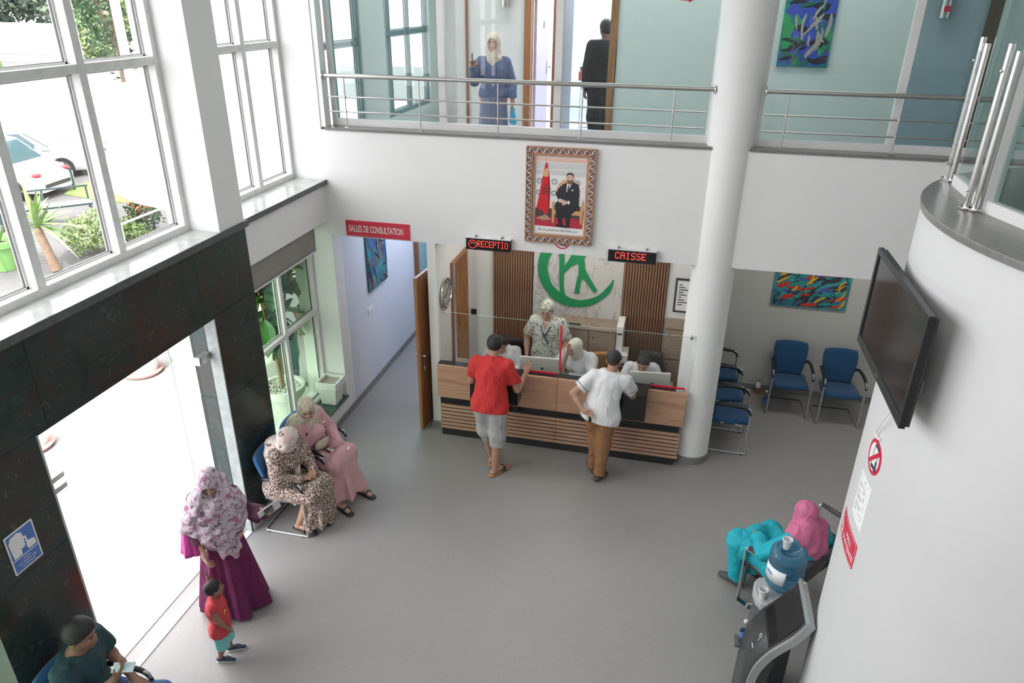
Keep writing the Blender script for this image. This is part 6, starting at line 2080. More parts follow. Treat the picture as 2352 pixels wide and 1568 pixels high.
    def skirt(s, name, mat, top, bottom, r0, r1, nf=9, amp=0.10, flat=0.82, extra=(), parent=None, seed=0.0, k=0.05, ends=True):
        """flared cloth from top to bottom centre with hanging folds"""
        S = Sdf(s.vox); a, b = V3(top), V3(bottom)
        S.cone(a, b, r0, r1, k, ((0, 1, 0), flat))
        for e in extra: S.cone(*e)
        ax = b - a; L = np.linalg.norm(ax); d = ax / L
        def w(X, Y, Z):
            t = ((X - a[0]) * d[0] + (Y - a[1]) * d[1] + (Z - a[2]) * d[2]) / L
            cx = a[0] + ax[0] * t; cy = a[1] + ax[1] * t
            th = np.arctan2(Y - cy, X - cx)
            return -amp * r1 * np.clip(t, 0, 1.2) * (np.cos(nf * th + seed + 0.8 * np.sin(2 * th)) + 0.3 * np.cos((2 * nf + 1) * th + 1 + seed))
        S.wave(w)
        if ends: S.plane(b, d if abs(d[2]) < 0.5 else (0, 0, -1), 0.006)
        return S.mesh(name, mat, parent or s.t, s.T)
    def shoes(s, mat='black_matt', name='shoe', high=0.0, sole=None, sides='RL'):
        J = s.J
        for sd in sides:
            an, to = J['an' + sd], J['to' + sd]
            d = nrm(V3(to[0] - an[0], to[1] - an[1], 0))
            S = Sdf(0.008)
            g = V3(0, 0, 1)
            a = an - V3(0, 0, 0.042) - d * 0.035
            S.cone(a, an * 0.5 + to * 0.5 - V3(0, 0, 0.0), 0.043, 0.044, 0.02, (g, 0.85))
            S.cone(an * 0.5 + to * 0.5, to + d * 0.015, 0.045, 0.036, 0.02, (g, 0.72))
            if high: S.cone(a + V3(0, 0, 0.02), an + V3(0, 0, high) - d * 0.01, 0.042, 0.045, 0.02)
            zf = min(an[2] - 0.085, to[2] - 0.03)
            S.plane((0, 0, zf + 0.004), (0, 0, -1), 0.003)
            S.plane(an + V3(0, 0, 0.0 + high), (0, 0, 1), 0.003)
            S.ell(an + V3(0, 0, 0.03 + high), (0.038, 0.045, 0.04), None, 0.004, 's')
            o = S.mesh(name, mat, s.t, s.T)
            if sole:
                S = Sdf(0.008)
                S.cone(V3(a[0], a[1], zf + 0.012), V3(to[0], to[1], zf + 0.012) + d * 0.012, 0.045, 0.040, 0.01, (g, 0.35))
                S.mesh('sole', sole, o, s.T)
    def sandals(s, mat='black_matt', strap='black_matt', sides='RL', name='sandal', solecol=None):
        J = s.J
        for sd in sides:
            an, to = J['an' + sd], J['to' + sd]
            d = nrm(V3(to[0] - an[0], to[1] - an[1], 0)); p = V3(-d[1], d[0], 0)
            zf = min(an[2] - 0.085, to[2] - 0.03)
            S = Sdf(0.007)
            a = V3(an[0], an[1], zf + 0.012) - d * 0.05
            S.cone(a, V3(to[0], to[1], zf + 0.012) + d * 0.035, 0.042, 0.046, 0.01, ((0, 0, 1), 0.32))
            o = S.mesh(name, solecol or mat, s.t, s.T)
            m = V3(to[0], to[1], zf) - d * 0.03
            for q in (0.0, 0.035):
                s.tube('strap', strap, [m - d * q + p * 0.046 + V3(0, 0, 0.015), m - d * q + p * 0.03 + V3(0, 0, 0.062), m - d * q + V3(0, 0, 0.074), m - d * q - p * 0.03 + V3(0, 0, 0.062), m - d * q - p * 0.046 + V3(0, 0, 0.015)], 0.009, parent=o)
    def hijab(s, mat, drape=(), front=0.0, open_=1.13, name='headscarf', amp=0.004, seed=0, k=0.04, bulge=0.0, cape=True, capew=0.135, capel=0.07, noface=False):
        r, f, u = s.hframe(); R = np.array([r, f, u]); kk = s.hk; hp = s.hp; J = s.J
        S = Sdf(0.0085)
        S.ell(hp(0, -0.016, 0.024), ((0.093 + bulge) * kk, (0.112 + bulge) * kk, 0.108 * kk), R, 0.03)
        S.ell(hp(0, 0.008, -0.045), (0.088 * kk, 0.090 * kk, 0.10 * kk), R, 0.03)
        S.cone(hp(0, -0.02, -0.07), J['neck'] + V3(0, 0.0, 0.0), 0.082, 0.088, 0.04)
        if cape:
            tw = nrm(J['neck'] - J['chest'])
            S.cone(J['neck'] + tw * 0.02, J['neck'] - tw * capel, 0.085, capew, 0.05, ((0, 1, 0), 0.85))
            S.cone(J['shR'] * 0.55 + J['shL'] * 0.45, J['shL'] * 0.55 + J['shR'] * 0.45, 0.09, 0.09, 0.05)
        for d in drape: S.cone(*d)
        rr = s.folds(amp, 50, 34, seed)
        S.wave(lambda X, Y, Z: rr(X, Y, Z) * (np.clip((hp(0, 0, 0)[2] + 0.06 - Z) * 8, 0.15, 1.0)))
        if not noface:
            S.ell(hp(0, 0.105, -0.010), (0.056 * kk * open_, 0.085 * kk, 0.066 * kk * open_), R, 0.008, 's')
        return S.mesh(name, mat, s.t, s.T)
# ================================================================== cloth materials
def leopard_mat():
    m, nt, b = nmat('leopard_print')
    v = tex_coord(nt)
    vo = nt.nodes.new('ShaderNodeTexVoronoi'); vo.inputs['Scale'].default_value = 34; vo.feature = 'DISTANCE_TO_EDGE'
    nz = nt.nodes.new('ShaderNodeTexNoise'); nz.inputs['Scale'].default_value = 25
    mx = nt.nodes.new('ShaderNodeMixRGB'); mx.blend_type = 'ADD'; mx.inputs[0].default_value = 0.06
    lk(nt, v, nz.inputs['Vector']); lk(nt, v, mx.inputs[1]); lk(nt, nz.outputs['Color'], mx.inputs[2])
    lk(nt, mx.outputs[0], vo.inputs['Vector'])
    lk(nt, ramp(nt, vo.outputs['Distance'], [(0.0, (0.66, 0.55, 0.47)), (0.075, (0.62, 0.49, 0.42)), (0.11, (0.03, 0.016, 0.014)), (0.27, (0.04, 0.024, 0.02)), (0.33, (0.24, 0.14, 0.11)), (0.5, (0.30, 0.18, 0.14))]), b.inputs['Base Color'])
    b.inputs['Roughness'].default_value = 0.8
    cloth_bump(nt, b, v, 0.6)
leopard_mat()
def spot_mat(name, base, spots, scale, thr=0.5, dist=1.0, rough=0.8):
    """printed cloth: spots = [(threshold colour)...] from stacked noises"""
    m, nt, b = nmat(name)
    v = tex_coord(nt)
    cur = None
    for i, (c, sc, lo, hi) in enumerate(spots):
        n = noise_tex(nt, v, sc, 2, 0.5, dist)
        if i:
            mp = nt.nodes.new('ShaderNodeMapping'); mp.inputs['Location'].default_value = (i * 3.1, i * 1.7, 0); lk(nt, v, mp.inputs['Vector'])
            n = noise_tex(nt, mp.outputs[0], sc, 2, 0.5, dist)
        f = ramp(nt, n, [(0, (0, 0, 0)), (lo, (0, 0, 0)), (lo + 0.02, (1, 1, 1)), (hi, (1, 1, 1)), (hi + 0.02, (0, 0, 0))])
        mx = nt.nodes.new('ShaderNodeMixRGB')
        lk(nt, f, mx.inputs[0])
        if cur is None: mx.inputs[1].default_value = (*base, 1)
        else: lk(nt, cur, mx.inputs[1])
        mx.inputs[2].default_value = (*c, 1)
        cur = mx.outputs[0]
    lk(nt, cur, b.inputs['Base Color'])
    b.inputs['Roughness'].default_value = rough
    cloth_bump(nt, b, v, 0.6)
spot_mat('scrub_print', (0.66, 0.68, 0.62), [((0.06, 0.07, 0.08), 48, 0.56, 0.9), ((0.10, 0.11, 0.12), 80, 0.47, 0.49), ((0.55, 0.50, 0.14), 26, 0.62, 0.9)], 30)
spot_mat('scarf_mauve', (0.56, 0.48, 0.53), [((0.33, 0.20, 0.31), 15, 0.50, 0.56), ((0.20, 0.14, 0.19), 19, 0.61, 0.9), ((0.38, 0.16, 0.27), 13, 0.62, 0.9)], 10, dist=0.3)
spot_mat('scarf_brocade', (0.55, 0.48, 0.36), [((0.70, 0.66, 0.55), 60, 0.52, 0.9), ((0.42, 0.36, 0.26), 35, 0.55, 0.9)], 40, rough=0.5)
spot_mat('scarf_stripe', (0.62, 0.50, 0.44), [((0.72, 0.66, 0.62), 8, 0.5, 0.9), ((0.08, 0.05, 0.04), 12, 0.60, 0.68)], 10)
M('maroon_cloth', (0.135, 0.012, 0.075), 0.8, var=0.12, wrinkle=0.7)
M('plum_cloth', (0.10, 0.03, 0.06), 0.8, var=0.12, wrinkle=0.7)
M('magenta_sheer', (0.42, 0.04, 0.24), 0.6, var=0.1, wrinkle=0.7)
M('pink_cloth', (0.62, 0.36, 0.38), 0.75, var=0.06, wrinkle=0.7)
M('pink_scarf', (0.62, 0.16, 0.30), 0.7, var=0.08, vscale=12, wrinkle=0.7)
M('turquoise_cloth', (0.01, 0.42, 0.52), 0.7, var=0.08, wrinkle=0.7)
M('red_cloth', (0.60, 0.035, 0.035), 0.85, var=0.06, wrinkle=0.7)
M('grey_shorts', (0.42, 0.41, 0.40), 0.85, var=0.05, wrinkle=0.7)
M('white_knit', (0.78, 0.78, 0.79), 0.85, var=0.03, wrinkle=0.7)
M('white_coat', (0.72, 0.73, 0.75), 0.75, var=0.03, wrinkle=0.7)
M('tan_chino', (0.30, 0.145, 0.065), 0.8, var=0.08, wrinkle=0.7)
M('cream_scarf', (0.74, 0.70, 0.62), 0.75, var=0.04, wrinkle=0.7)
M('beige_scarf', (0.60, 0.53, 0.43), 0.75, var=0.05, wrinkle=0.7)
M('denim_tunic', (0.085, 0.13, 0.25), 0.8, var=0.08, wrinkle=0.7)
M('tunic_lower', (0.17, 0.20, 0.30), 0.8, var=0.06, wrinkle=0.7)
M('dark_teal_shirt', (0.02, 0.06, 0.075), 0.8, var=0.1, wrinkle=0.7)
M('black_cloth', (0.012, 0.012, 0.014), 0.85, wrinkle=0.7)
M('brown_leather', (0.09, 0.055, 0.045), 0.45)
M('flipflop_tan', (0.50, 0.24, 0.12), 0.6)
M('toddler_teal', (0.20, 0.55, 0.55), 0.8, wrinkle=0.7)
M('toddler_red', (0.58, 0.06, 0.07), 0.8, wrinkle=0.7)
M('navy_shoe', (0.03, 0.045, 0.075), 0.5)
M('clog_grey', (0.07, 0.075, 0.08), 0.6)
M('glove_blue', (0.05, 0.42, 0.62), 0.5)
M('jeans_blue', (0.05, 0.12, 0.26), 0.8, wrinkle=0.7)

# 1 the standing woman in maroon with the child
p = Person('woman in maroon dress and mauve patterned scarf standing in the doorway with papers', (-3.60, 4.36), (0.55, -0.83), 1.60, female=True, fat=1.05, skin='skin_light',
           head=(0.0, 0.05, 1.575), look=(0.15, 1, -0.75), shR=(0.16, -0.01, 1.37), shL=(-0.16, -0.01, 1.37),
           elR=(0.235, 0.02, 1.08), wrR=(0.16, 0.15, 0.86), hR=(-0.3, 0.3, -1), pR=(-1, 0.2, 0), curlR=0.7,
           elL=(-0.26, -0.02, 1.13), wrL=(-0.40, 0.16, 1.20), hL=(-0.5, 0.5, 0.55), pL=(0.5, 0.6, -0.1), curlL=0.6,
           toR=(0.13, 0.16, 0.03), toL=(-0.11, 0.10, 0.03))
p.body()
p.torso_cloth('bodice', 'plum_cloth', 0.02, 'long', hem=(0, 0, 1.0), neck=True, cuffs=1.5, fold=0.004)
p.skirt('dress_skirt', 'maroon_cloth', (0, 0, 1.10), (-0.02, -0.05, 0.03), 0.15, 0.30, nf=7, amp=0.14)
p.skirt('sleeve_flounce', 'magenta_sheer', (0.25, 0.0, 1.14), (0.245, 0.07, 0.87), 0.06, 0.10, nf=6, amp=0.12, flat=1.0, k=0.02)
p.skirt('sleeve_flounce', 'plum_cloth', (-0.28, 0.03, 1.13), (-0.36, 0.12, 1.12), 0.05, 0.06, nf=5, amp=0.1, flat=1.0, k=0.02)
p.hijab('scarf_mauve', front=0, drape=[((0, 0.02, 1.42), (0.03, 0.03, 1.05), 0.15, 0.20, 0.06, ((0, 1, 0), 0.75)), ((0.12, 0.01, 1.34), (0.21, 0.03, 1.12), 0.115, 0.105, 0.06), ((-0.12, 0.01, 1.34), (-0.2, 0.02, 1.16), 0.115, 0.10, 0.06), ((0, 0.04, 1.3), (0, 0.06, 1.1), 0.18, 0.20, 0.06, ((0, 1, 0), 0.75)),
         ((-0.03, 0.12, 1.15), (-0.07, 0.16, 0.80), 0.12, 0.055, 0.05, ((0, 1, 0), 0.4)), ((0, -0.06, 1.5), (0, -0.1, 1.2), 0.11, 0.17, 0.05)], amp=0.010, seed=2)
p.shoes('terracotta' if False else 'brown_leather')
woman_maroon = p
def hand_world(p, side, reach=0.07):
    w = p.J['wr' + side] + nrm(p.J['h' + side]) * reach
    return p.T @ Vector([float(x) for x in w])
h = hand_world(p, 'L')
t = thing('smartphone', 'dark phone held with papers by the woman in maroon', 'phone', tuple(h))
Tm = Matrix.Translation(h + Vector((0.02, -0.02, 0.03))) @ Matrix.Rotation(0.5, 4, 'Z') @ Matrix.Rotation(-0.9, 4, 'X') @ Matrix.Rotation(-0.5, 4, 'Y')
G(Tm).box(-0.03, 0.05, -0.07, 0.09, -0.019, -0.009).build('case', 'black_plastic', t, bev=0.003)
G(Tm).lathe([(0.009, -0.021), (0.009, -0.019)], (-0.012, 0.065, 0), 12).build('camera_lens', 'chrome', t)
t = thing('papers', 'thin wad of papers held up by the woman in maroon', 'papers', tuple(h))
for k in range(3):
    G(Tm).box(-0.085 + 0.006 * k, 0.11 + 0.004 * k, -0.10 + 0.004 * k, 0.15 + 0.008 * k, -0.006 + 0.003 * k, -0.0045 + 0.003 * k).build('sheet', 'paper', t)

# 2 the toddler
p = Person('small child in red sleeveless top and turquoise shorts beside the woman in maroon', (-3.38, 3.86), (0.93, 0.36), 0.86, fat=1.18, skin='skin_brown', headk=1.42, vox=0.014,
           head=(0, 0.03, 1.52), look=(-0.55, 0.9, 0.10), neck=(0, 0, 1.33), chest=(0, 0, 1.13), waist=(0, 0.03, 0.90), pelvis=(0, 0, 0.72),
           shR=(0.15, 0, 1.27), elR=(0.20, 0.06, 1.00), wrR=(0.17, 0.17, 0.80), hR=(0, 0.5, -1), shL=(-0.15, 0, 1.27), elL=(-0.22, -0.03, 1.40), wrL=(-0.22, -0.10, 1.58), hL=(0.0, -0.15, 1), pL=(0, 1, 0),
           hipR=(0.09, 0, 0.66), knR=(0.10, 0.02, 0.38), anR=(0.10, -0.06, 0.10), toR=(0.12, 0.14, 0.03), hipL=(-0.09, 0, 0.66), knL=(-0.10, 0.05, 0.38), anL=(-0.12, 0.06, 0.10), toL=(-0.14, 0.26, 0.03))
p.body()
p.hair('hair_black', grow=0.006, low=-0.02, front=0.06)
p.torso_cloth('tank_top', 'toddler_red', 0.024, 'none', hem=(0, 0, 0.64), hemw=0.98, loose=0.008, neck=True, fold=0.005)
p.trousers('shorts', 'toddler_teal', 0.022, to=0.0, loose=0.02)
p.shoes('navy_shoe', 'trainer', sole='white_gloss')
g = G(p.T)
for k in range(3):
    g.ball((0.09 + 0.03 * k, 0.165, 1.12 + 0.03 * (k % 2)), (0.02, 0.008, 0.02), 8)
g.build('yellow_print', M('yellow_print', (0.75, 0.55, 0.10), 0.7), p.t)

# 3 seated woman in leopard print
p = Person('seated woman in leopard print dress and pale scarf next to the entrance', (-3.74, 5.66), (1, -0.10), 1.62, SIT, female=True, fat=1.28, skin='skin_tan',
           chest=(-0.0, 0.05, 0.87), neck=(0.03, 0.10, 1.02), head=(0.03, 0.15, 1.16), look=(-0.85, 0.6, -0.35), hup=(0.1, 0.25, 1),
           shR=(0.185, 0.05, 0.97), shL=(-0.165, 0.09, 0.97), elR=(0.25, 0.12, 0.72), elL=(-0.20, 0.18, 0.73), wrR=(0.10, 0.30, 0.70), wrL=(-0.07, 0.34, 0.71), hR=(-0.8, 0.5, -0.1), hL=(0.8, 0.4, 0.0), curlR=0.7, curlL=0.6,
           anR=(0.12, 0.20, 0.085), toR=(0.14, 0.36, 0.03), anL=(-0.06, 0.26, 0.085), toL=(-0.06, 0.42, 0.03))
p.body()
p.torso_cloth('dress_top', 'leopard_print', 0.022, 'long', neck=True, cuffs=1.1, fold=0.004)
p.skirt('dress_skirt', 'leopard_print', (0, 0.44, 0.50), (0.0, 0.40, 0.10), 0.17, 0.20, nf=8, amp=0.12, flat=0.75,
        extra=[((0.10, 0.0, 0.52), (0.12, 0.40, 0.53), 0.155, 0.115, 0.06), ((-0.10, 0.0, 0.52), (-0.12, 0.40, 0.53), 0.155, 0.115, 0.06), ((0.1, -0.02, 0.53), (-0.1, -0.02, 0.53), 0.17, 0.17, 0.06)])
p.hijab('scarf_stripe', drape=[((0, 0.14, 0.98), (0.02, 0.20, 0.72), 0.05, 0.045, 0.03, ((0, 1, 0), 0.5)), ((0.04, -0.02, 1.02), (0.05, -0.04, 0.93), 0.12, 0.12, 0.05)], amp=0.006, seed=5, capew=0.16, bulge=0.004)
p.sandals('black_matt', 'brown_leather')
# 4 seated woman in pink
p = Person('seated woman in pink robe and gold scarf holding papers, beside the niche', (-3.75, 6.24), (1, -0.22), 1.66, SIT, female=True, fat=1.1, skin='skin_light',
           chest=(0.03, 0.04, 0.88), neck=(0.07, 0.08, 1.04), head=(0.11, 0.13, 1.19), look=(0.55, 0.65, -0.55), hup=(0.2, 0.3, 1),
           shR=(0.22, 0.03, 0.98), shL=(-0.10, 0.07, 1.01), elR=(0.27, 0.12, 0.76), elL=(-0.20, 0.16, 0.78), wrR=(0.06, 0.24, 0.93), wrL=(-0.04, 0.38, 0.66), hR=(-0.8, 0.2, 0.35), pR=(0, -1, 0.2), hL=(0.7, 0.7, -0.1), curlR=0.9, curlL=0.4,
           knR=(0.14, 0.45, 0.52), knL=(-0.16, 0.45, 0.52), anR=(0.17, 0.50, 0.085), toR=(0.22, 0.66, 0.03), anL=(-0.16, 0.53, 0.085), toL=(-0.14, 0.70, 0.03))
p.body()
p.torso_cloth('robe_top', 'pink_cloth', 0.022, 'long', neck=True, cuffs=1.7, fold=0.004)
p.skirt('robe_skirt', 'pink_cloth', (0, 0.46, 0.52), (0.01, 0.50, 0.13), 0.19, 0.27, nf=6, amp=0.12, flat=0.6,
        extra=[((0.10, 0.0, 0.52), (0.14, 0.43, 0.54), 0.14, 0.105, 0.06), ((-0.10, 0.0, 0.52), (-0.16, 0.43, 0.54), 0.14, 0.105, 0.06), ((0.1, -0.02, 0.53), (-0.1, -0.02, 0.53), 0.15, 0.15, 0.06)])
p.hijab('scarf_brocade', drape=[((0.08, 0.12, 1.02), (0.06, 0.17, 0.84), 0.07, 0.06, 0.03, ((0, 1, 0), 0.5)), ((0.18, 0.02, 1.03), (0.25, 0.0, 0.97), 0.09, 0.07, 0.05), ((-0.05, 0.05, 1.03), (-0.12, 0.10, 0.94), 0.09, 0.07, 0.05)], amp=0.006, seed=1, capew=0.15)
p.sandals('black_matt', 'black_matt')
wp_ = p.T @ Vector((-0.01, 0.40, 0.665))
Tm = Matrix.Translation(wp_) @ Matrix.Rotation(-0.5, 4, 'Z') @ Matrix.Rotation(0.12, 4, 'X')
t = thing('papers', 'white papers on the lap of the woman in pink', 'papers', mw=Tm)
for k in range(3):
    G(Tm).box(-0.10 + 0.01 * k, 0.10 + 0.008 * k, -0.075, 0.075 + 0.01 * k, 0.002 * k, 0.002 * k + 0.0012).build('sheet', 'paper', t)
wp_ = p.T @ Vector((0.02, 0.27, 0.86))
t = thing('small_bottle', 'small bottle with blue label held by the woman in pink', 'bottle', tuple(wp_))
bottle_small(tuple(wp_), t, 0.14)
wp_ = p.T @ Vector((0.0, 0.25, 0.70))
t = thing('handbag', 'beige and black handbag on the lap of the woman in pink', 'bag', tuple(wp_))
S = Sdf(0.01); S.cone((-0.07, 0.25, 0.70), (0.09, 0.22, 0.71), 0.06, 0.06, 0.02, ((0, 1, 0), 0.6)); S.mesh('bag_body', 'beige_scarf', t, p.T)
p2 = p
g = G(p.T); g.tube(smooth_line([(0.20, 0.18, 0.93), (0.24, 0.20, 0.78), (0.20, 0.22, 0.66), (0.10, 0.24, 0.64)], 5), 0.012, 6)
g.build('strap', 'black_matt', t, smooth='all')

# 5 young man bottom left with a phone
p = Person('young man in dark shirt looking at a phone, seated left of the entrance', (-3.74, 2.90), (1, 0.12), 1.74, SIT, fat=0.98, skin='skin_brown',
           head=(0.0, 0.05, 1.16), neck=(0, 0.0, 1.0), look=(-0.12, 1, -0.25), elR=(0.24, 0.10, 0.73), wrR=(0.06, 0.26, 0.84), hR=(-0.4, 0.5, 0.6), pR=(-0.2, -0.8, 0.6), curlR=0.8,
           elL=(-0.23, 0.02, 0.72), wrL=(-0.12, 0.24, 0.62))
p.body(); p.hair('hair_black', grow=0.018, low=-0.03, front=0.06)
p.torso_cloth('t_shirt', 'dark_teal_shirt', 0.018, 'short')
p.trousers('trousers', 'jeans_blue', 0.018)
p.shoes('black_matt')
w_ = hand_world(p, 'R', 0.09)
Tm = Matrix.Translation(w_) @ Matrix.Rotation(0.3, 4, 'Z') @ Matrix.Rotation(0.25, 4, 'X')
t = thing('smartphone', 'pale phone held flat by the young man at the lower left', 'phone', mw=Tm)
G(Tm).box(-0.075, 0.075, -0.037, 0.037, 0.0, 0.009).build('case', 'white_gloss', t, bev=0.003)
G(Tm).box(-0.07, 0.07, -0.033, 0.033, 0.009, 0.0105).build('screen', M('pale_screen', (0.55, 0.70, 0.75), 0.15), t)
g = G(p.T); g.tube([Vector([float(x) for x in (p.J['wrR'] - nrm(p.J['hR']) * 0.03 + V3(0.03 * math.cos(a), 0.03 * math.sin(a), 0))]) for a in np.linspace(0, 2 * PI, 12, endpoint=False)], 0.004, 6, closed=True)
g.build('bracelet', 'chrome', p.t, smooth='all')

# 6 man in red at the counter
p = Person('man in red t-shirt, grey shorts and flip-flops leaning at the counter', (-1.86, 7.10), (0.05, 1), 1.76, fat=1.02, skin='skin_tan',
           chest=(-0.0, 0.07, 1.25), neck=(0.0, 0.13, 1.39), head=(0.0, 0.17, 1.53), look=(-0.35, 1, -0.35), hup=(0, 0.2, 1), waist=(0, 0.03, 1.06),
           shR=(0.18, 0.10, 1.34), shL=(-0.18, 0.08, 1.34), elR=(0.275, 0.16, 1.02), wrR=(0.32, 0.37, 1.13), hR=(0.15, 0.45, 0.75), pR=(0.1, 0.9, -0.3), curlR=0.12,
           elL=(-0.26, 0.14, 1.07), wrL=(-0.16, 0.32, 1.06), hL=(0.3, 1, -0.05),
           hipR=(0.09, 0, 0.90), knR=(0.10, -0.01, 0.50), anR=(0.09, -0.10, 0.085), toR=(0.17, 0.04, 0.03), knL=(-0.07, 0.07, 0.50), anL=(-0.01, 0.10, 0.11), toL=(-0.03, 0.25, 0.03))
p.body(); p.hair('hair_black', grow=0.010, low=-0.035, front=0.05)
p.torso_cloth('t_shirt', 'red_cloth', 0.020, 'short', hem=(0, 0.0, 0.81), hemw=1.06, loose=0.016, fold=0.005)
p.trousers('shorts', 'grey_shorts', 0.022, to=0.30, loose=0.018, fold=0.004, ztop=0.87)
p.sandals('flipflop_tan', 'black_matt', name='flip_flop')

# 7 man in white polo and cap
p = Person('man in white polo shirt, brown trousers and dark cap at the counter', (-0.58, 7.26), (0.16, 1), 1.65, fat=1.10, skin='skin_tan',
           chest=(0.04, 0.07, 1.25), neck=(0.06, 0.11, 1.40), head=(0.07, 0.15, 1.545), look=(-0.05, 1, -0.30), waist=(0.01, 0.02, 1.06),
           shR=(0.24, 0.10, 1.35), shL=(-0.12, 0.04, 1.37), elR=(0.31, 0.22, 1.10), wrR=(0.24, 0.34, 1.12), hR=(-0.5, 0.8, -0.05), pR=(0, -0.1, -1), curlR=0.5,
           elL=(-0.32, -0.10, 1.15), wrL=(-0.16, -0.19, 1.00), hL=(0.85, -0.05, -0.25), pL=(0.0, -1, 0.1), curlL=0.7,
           knR=(0.06, 0.0, 0.50), anR=(0.05, -0.08, 0.085), toR=(0.10, 0.03, 0.03), knL=(-0.05, 0.05, 0.50), anL=(-0.06, 0.06, 0.085), toL=(-0.14, 0.17, 0.03))
p.body(); p.hair('hair_brown', grow=0.006, low=-0.03)
o = p.torso_cloth('polo_shirt', 'white_knit', 0.022, 'short', hem=(0.0, 0.0, 0.83), hemw=1.06, loose=0.020, fold=0.004)
for sd in 'RL':
    sh, el = p.J['sh' + sd], p.J['el' + sd]
    c = sh * 0.44 + el * 0.56; d = nrm(el - sh); u_ = nrm(np.cross(d, V3(0.3, 0.2, 1))); w2 = np.cross(d, u_)
    p.tube('sleeve_stripe', 'dark_laminate', [c + (u_ * math.cos(a) + w2 * math.sin(a)) * 0.087 for a in np.linspace(0, 2 * PI, 17)], 0.0035, parent=o)
tw = nrm(p.J['neck'] - p.J['chest'])
p.tube('collar', M('collar_check', (0.70, 0.62, 0.58), 0.8, var=0.25, vscale=90), [p.J['neck'] + tw * 0.01 + V3(0.075 * math.cos(a), 0.068 * math.sin(a), 0.004) for a in np.linspace(0, 2 * PI, 17)], 0.016)
p.trousers('trousers', 'tan_chino', 0.02, to=0.98, loose=0.006, fold=0.004, ztop=0.88)
p.shoes('brown_leather', 'loafer')
r_, f_, u_ = p.hframe()
S = Sdf(0.008); R_ = np.array([r_, f_, u_])
S.ell(p.hp(0, -0.014, 0.038), (0.092, 0.110, 0.095), R_, 0.01)
S.cone(p.hp(-0.03, 0.10, 0.035), p.hp(0.03, 0.10, 0.035), 0.06, 0.06, 0.02, (u_, 0.16))
S.plane(p.hp(0, 0, 0.018), -u_, 0.004)
o = S.mesh('cap', 'black_matt', p.t, p.T)
p.tube('cap_strap', 'black_plastic', [p.hp(0.05, -0.098, 0.03), p.hp(0.0, -0.122, 0.022), p.hp(-0.05, -0.098, 0.03)], 0.007, parent=o)
w_ = hand_world(p, 'L', 0.08)
t = thing('car_key', 'black car key dangling from the hand behind the back of the man in white', 'key', tuple(w_ + Vector((0.01, -0.035, -0.07))))
G().box(w_.x - 0.005, w_.x + 0.028, w_.y - 0.045, w_.y - 0.03, w_.z - 0.085, w_.z - 0.015).build('fob', 'black_plastic', t, bev=0.005)
G().tube([(w_.x - 0.015 + 0.016 * math.cos(a), w_.y - 0.035, w_.z - 0.01 + 0.016 * math.sin(a)) for a in np.linspace(0, 2 * PI, 14, endpoint=False)], 0.002, 5, closed=True).build('key_ring', 'chrome', t)
G().bar((w_.x - 0.02, w_.y - 0.035, w_.z - 0.02), (w_.x - 0.035, w_.y - 0.035, w_.z - 0.075), 0.008, 0.003).build('key_blade', 'chrome', t)

# 8 receptionist on the left, mostly hidden
p = Person('dark-haired receptionist in white coat seated behind the man in red', (-2.02, 8.42), (0.05, -1), 1.64, SIT, female=True, skin='skin_light', vox=0.011,
           chest=(0, 0.05, 0.87), head=(0, 0.14, 1.15), neck=(0, 0.09, 1.02), look=(0, 1, -0.4), hup=(0, 0.3, 1), wrR=(0.12, 0.32, 0.80), wrL=(-0.12, 0.32, 0.80), elR=(0.24, 0.10, 0.76), elL=(-0.24, 0.10, 0.76))
p.body(); p.hair('hair_black', short=False, grow=0.018, front=0.05)
p.torso_cloth('white_coat', 'white_coat', 0.024, 'long', neck=True, vneck=0.12)
p.trousers('trousers', 'black_cloth', 0.016); p.shoes('black_matt')
# 9 standing nurse in patterned tunic
p = Person('woman in black and white floral medical tunic and cap standing at the logo wall', (-1.46, 8.58), (-0.05, -1), 1.66, female=True, fat=1.12, skin='skin_light',
           head=(0, 0.05, 1.575), look=(0.12, 1, -0.30), hup=(0, 0.15, 1), elR=(0.29, -0.04, 1.12), wrR=(0.25, 0.12, 0.90), hR=(-0.2, 0.3, -1), elL=(-0.27, -0.03, 1.11), wrL=(-0.20, 0.14, 0.90), curlR=0.9, curlL=0.9)
p.body(); p.hair('hair_brown', grow=0.006)
o = p.torso_cloth('medical_tunic', 'scrub_print', 0.026, 'short', hem=(0, 0, 0.70), hemw=1.15, loose=0.01, vneck=0.09, fold=0.004)
J = p.J
p.tube('neck_binding', 'symbol_dark', [J['neck'] + V3(0.075, 0.03, 0.01), J['neck'] + V3(0.06, 0.135, -0.06), J['neck'] + V3(0.0, 0.185, -0.19), J['neck'] + V3(-0.06, 0.195, -0.27)], 0.010, parent=o)
p.tube('neck_binding', 'symbol_dark', [J['neck'] + V3(-0.075, 0.03, 0.01), J['neck'] + V3(-0.06, 0.135, -0.06), J['neck'] + V3(0.0, 0.185, -0.19)], 0.010, parent=o)
p.trousers('trousers', 'white_coat', 0.02); p.shoes('white_gloss')
r_, f_, u_ = p.hframe(); R_ = np.array([r_, f_, u_])
S = Sdf(0.009); S.ell(p.hp(0, -0.02, 0.045), (0.095, 0.112, 0.098), R_, 0.01); S.ell(p.hp(0.03, -0.08, 0.10), (0.03, 0.03, 0.035), R_, 0.03)
S.plane(p.hp(0, 0, 0.035), -u_ * 0.95 + f_ * 0.1, 0.004)
S.mesh('surgical_cap', 'scrub_print', p.t, p.T)
g = []
for x in (-1, 1):
    p.tube('glasses', 'brown_leather', [p.hp(0.031 * x + 0.026 * math.cos(a), 0.099, -0.002 + 0.018 * math.sin(a)) for a in np.linspace(0, 2 * PI, 13)], 0.0025, n=5)
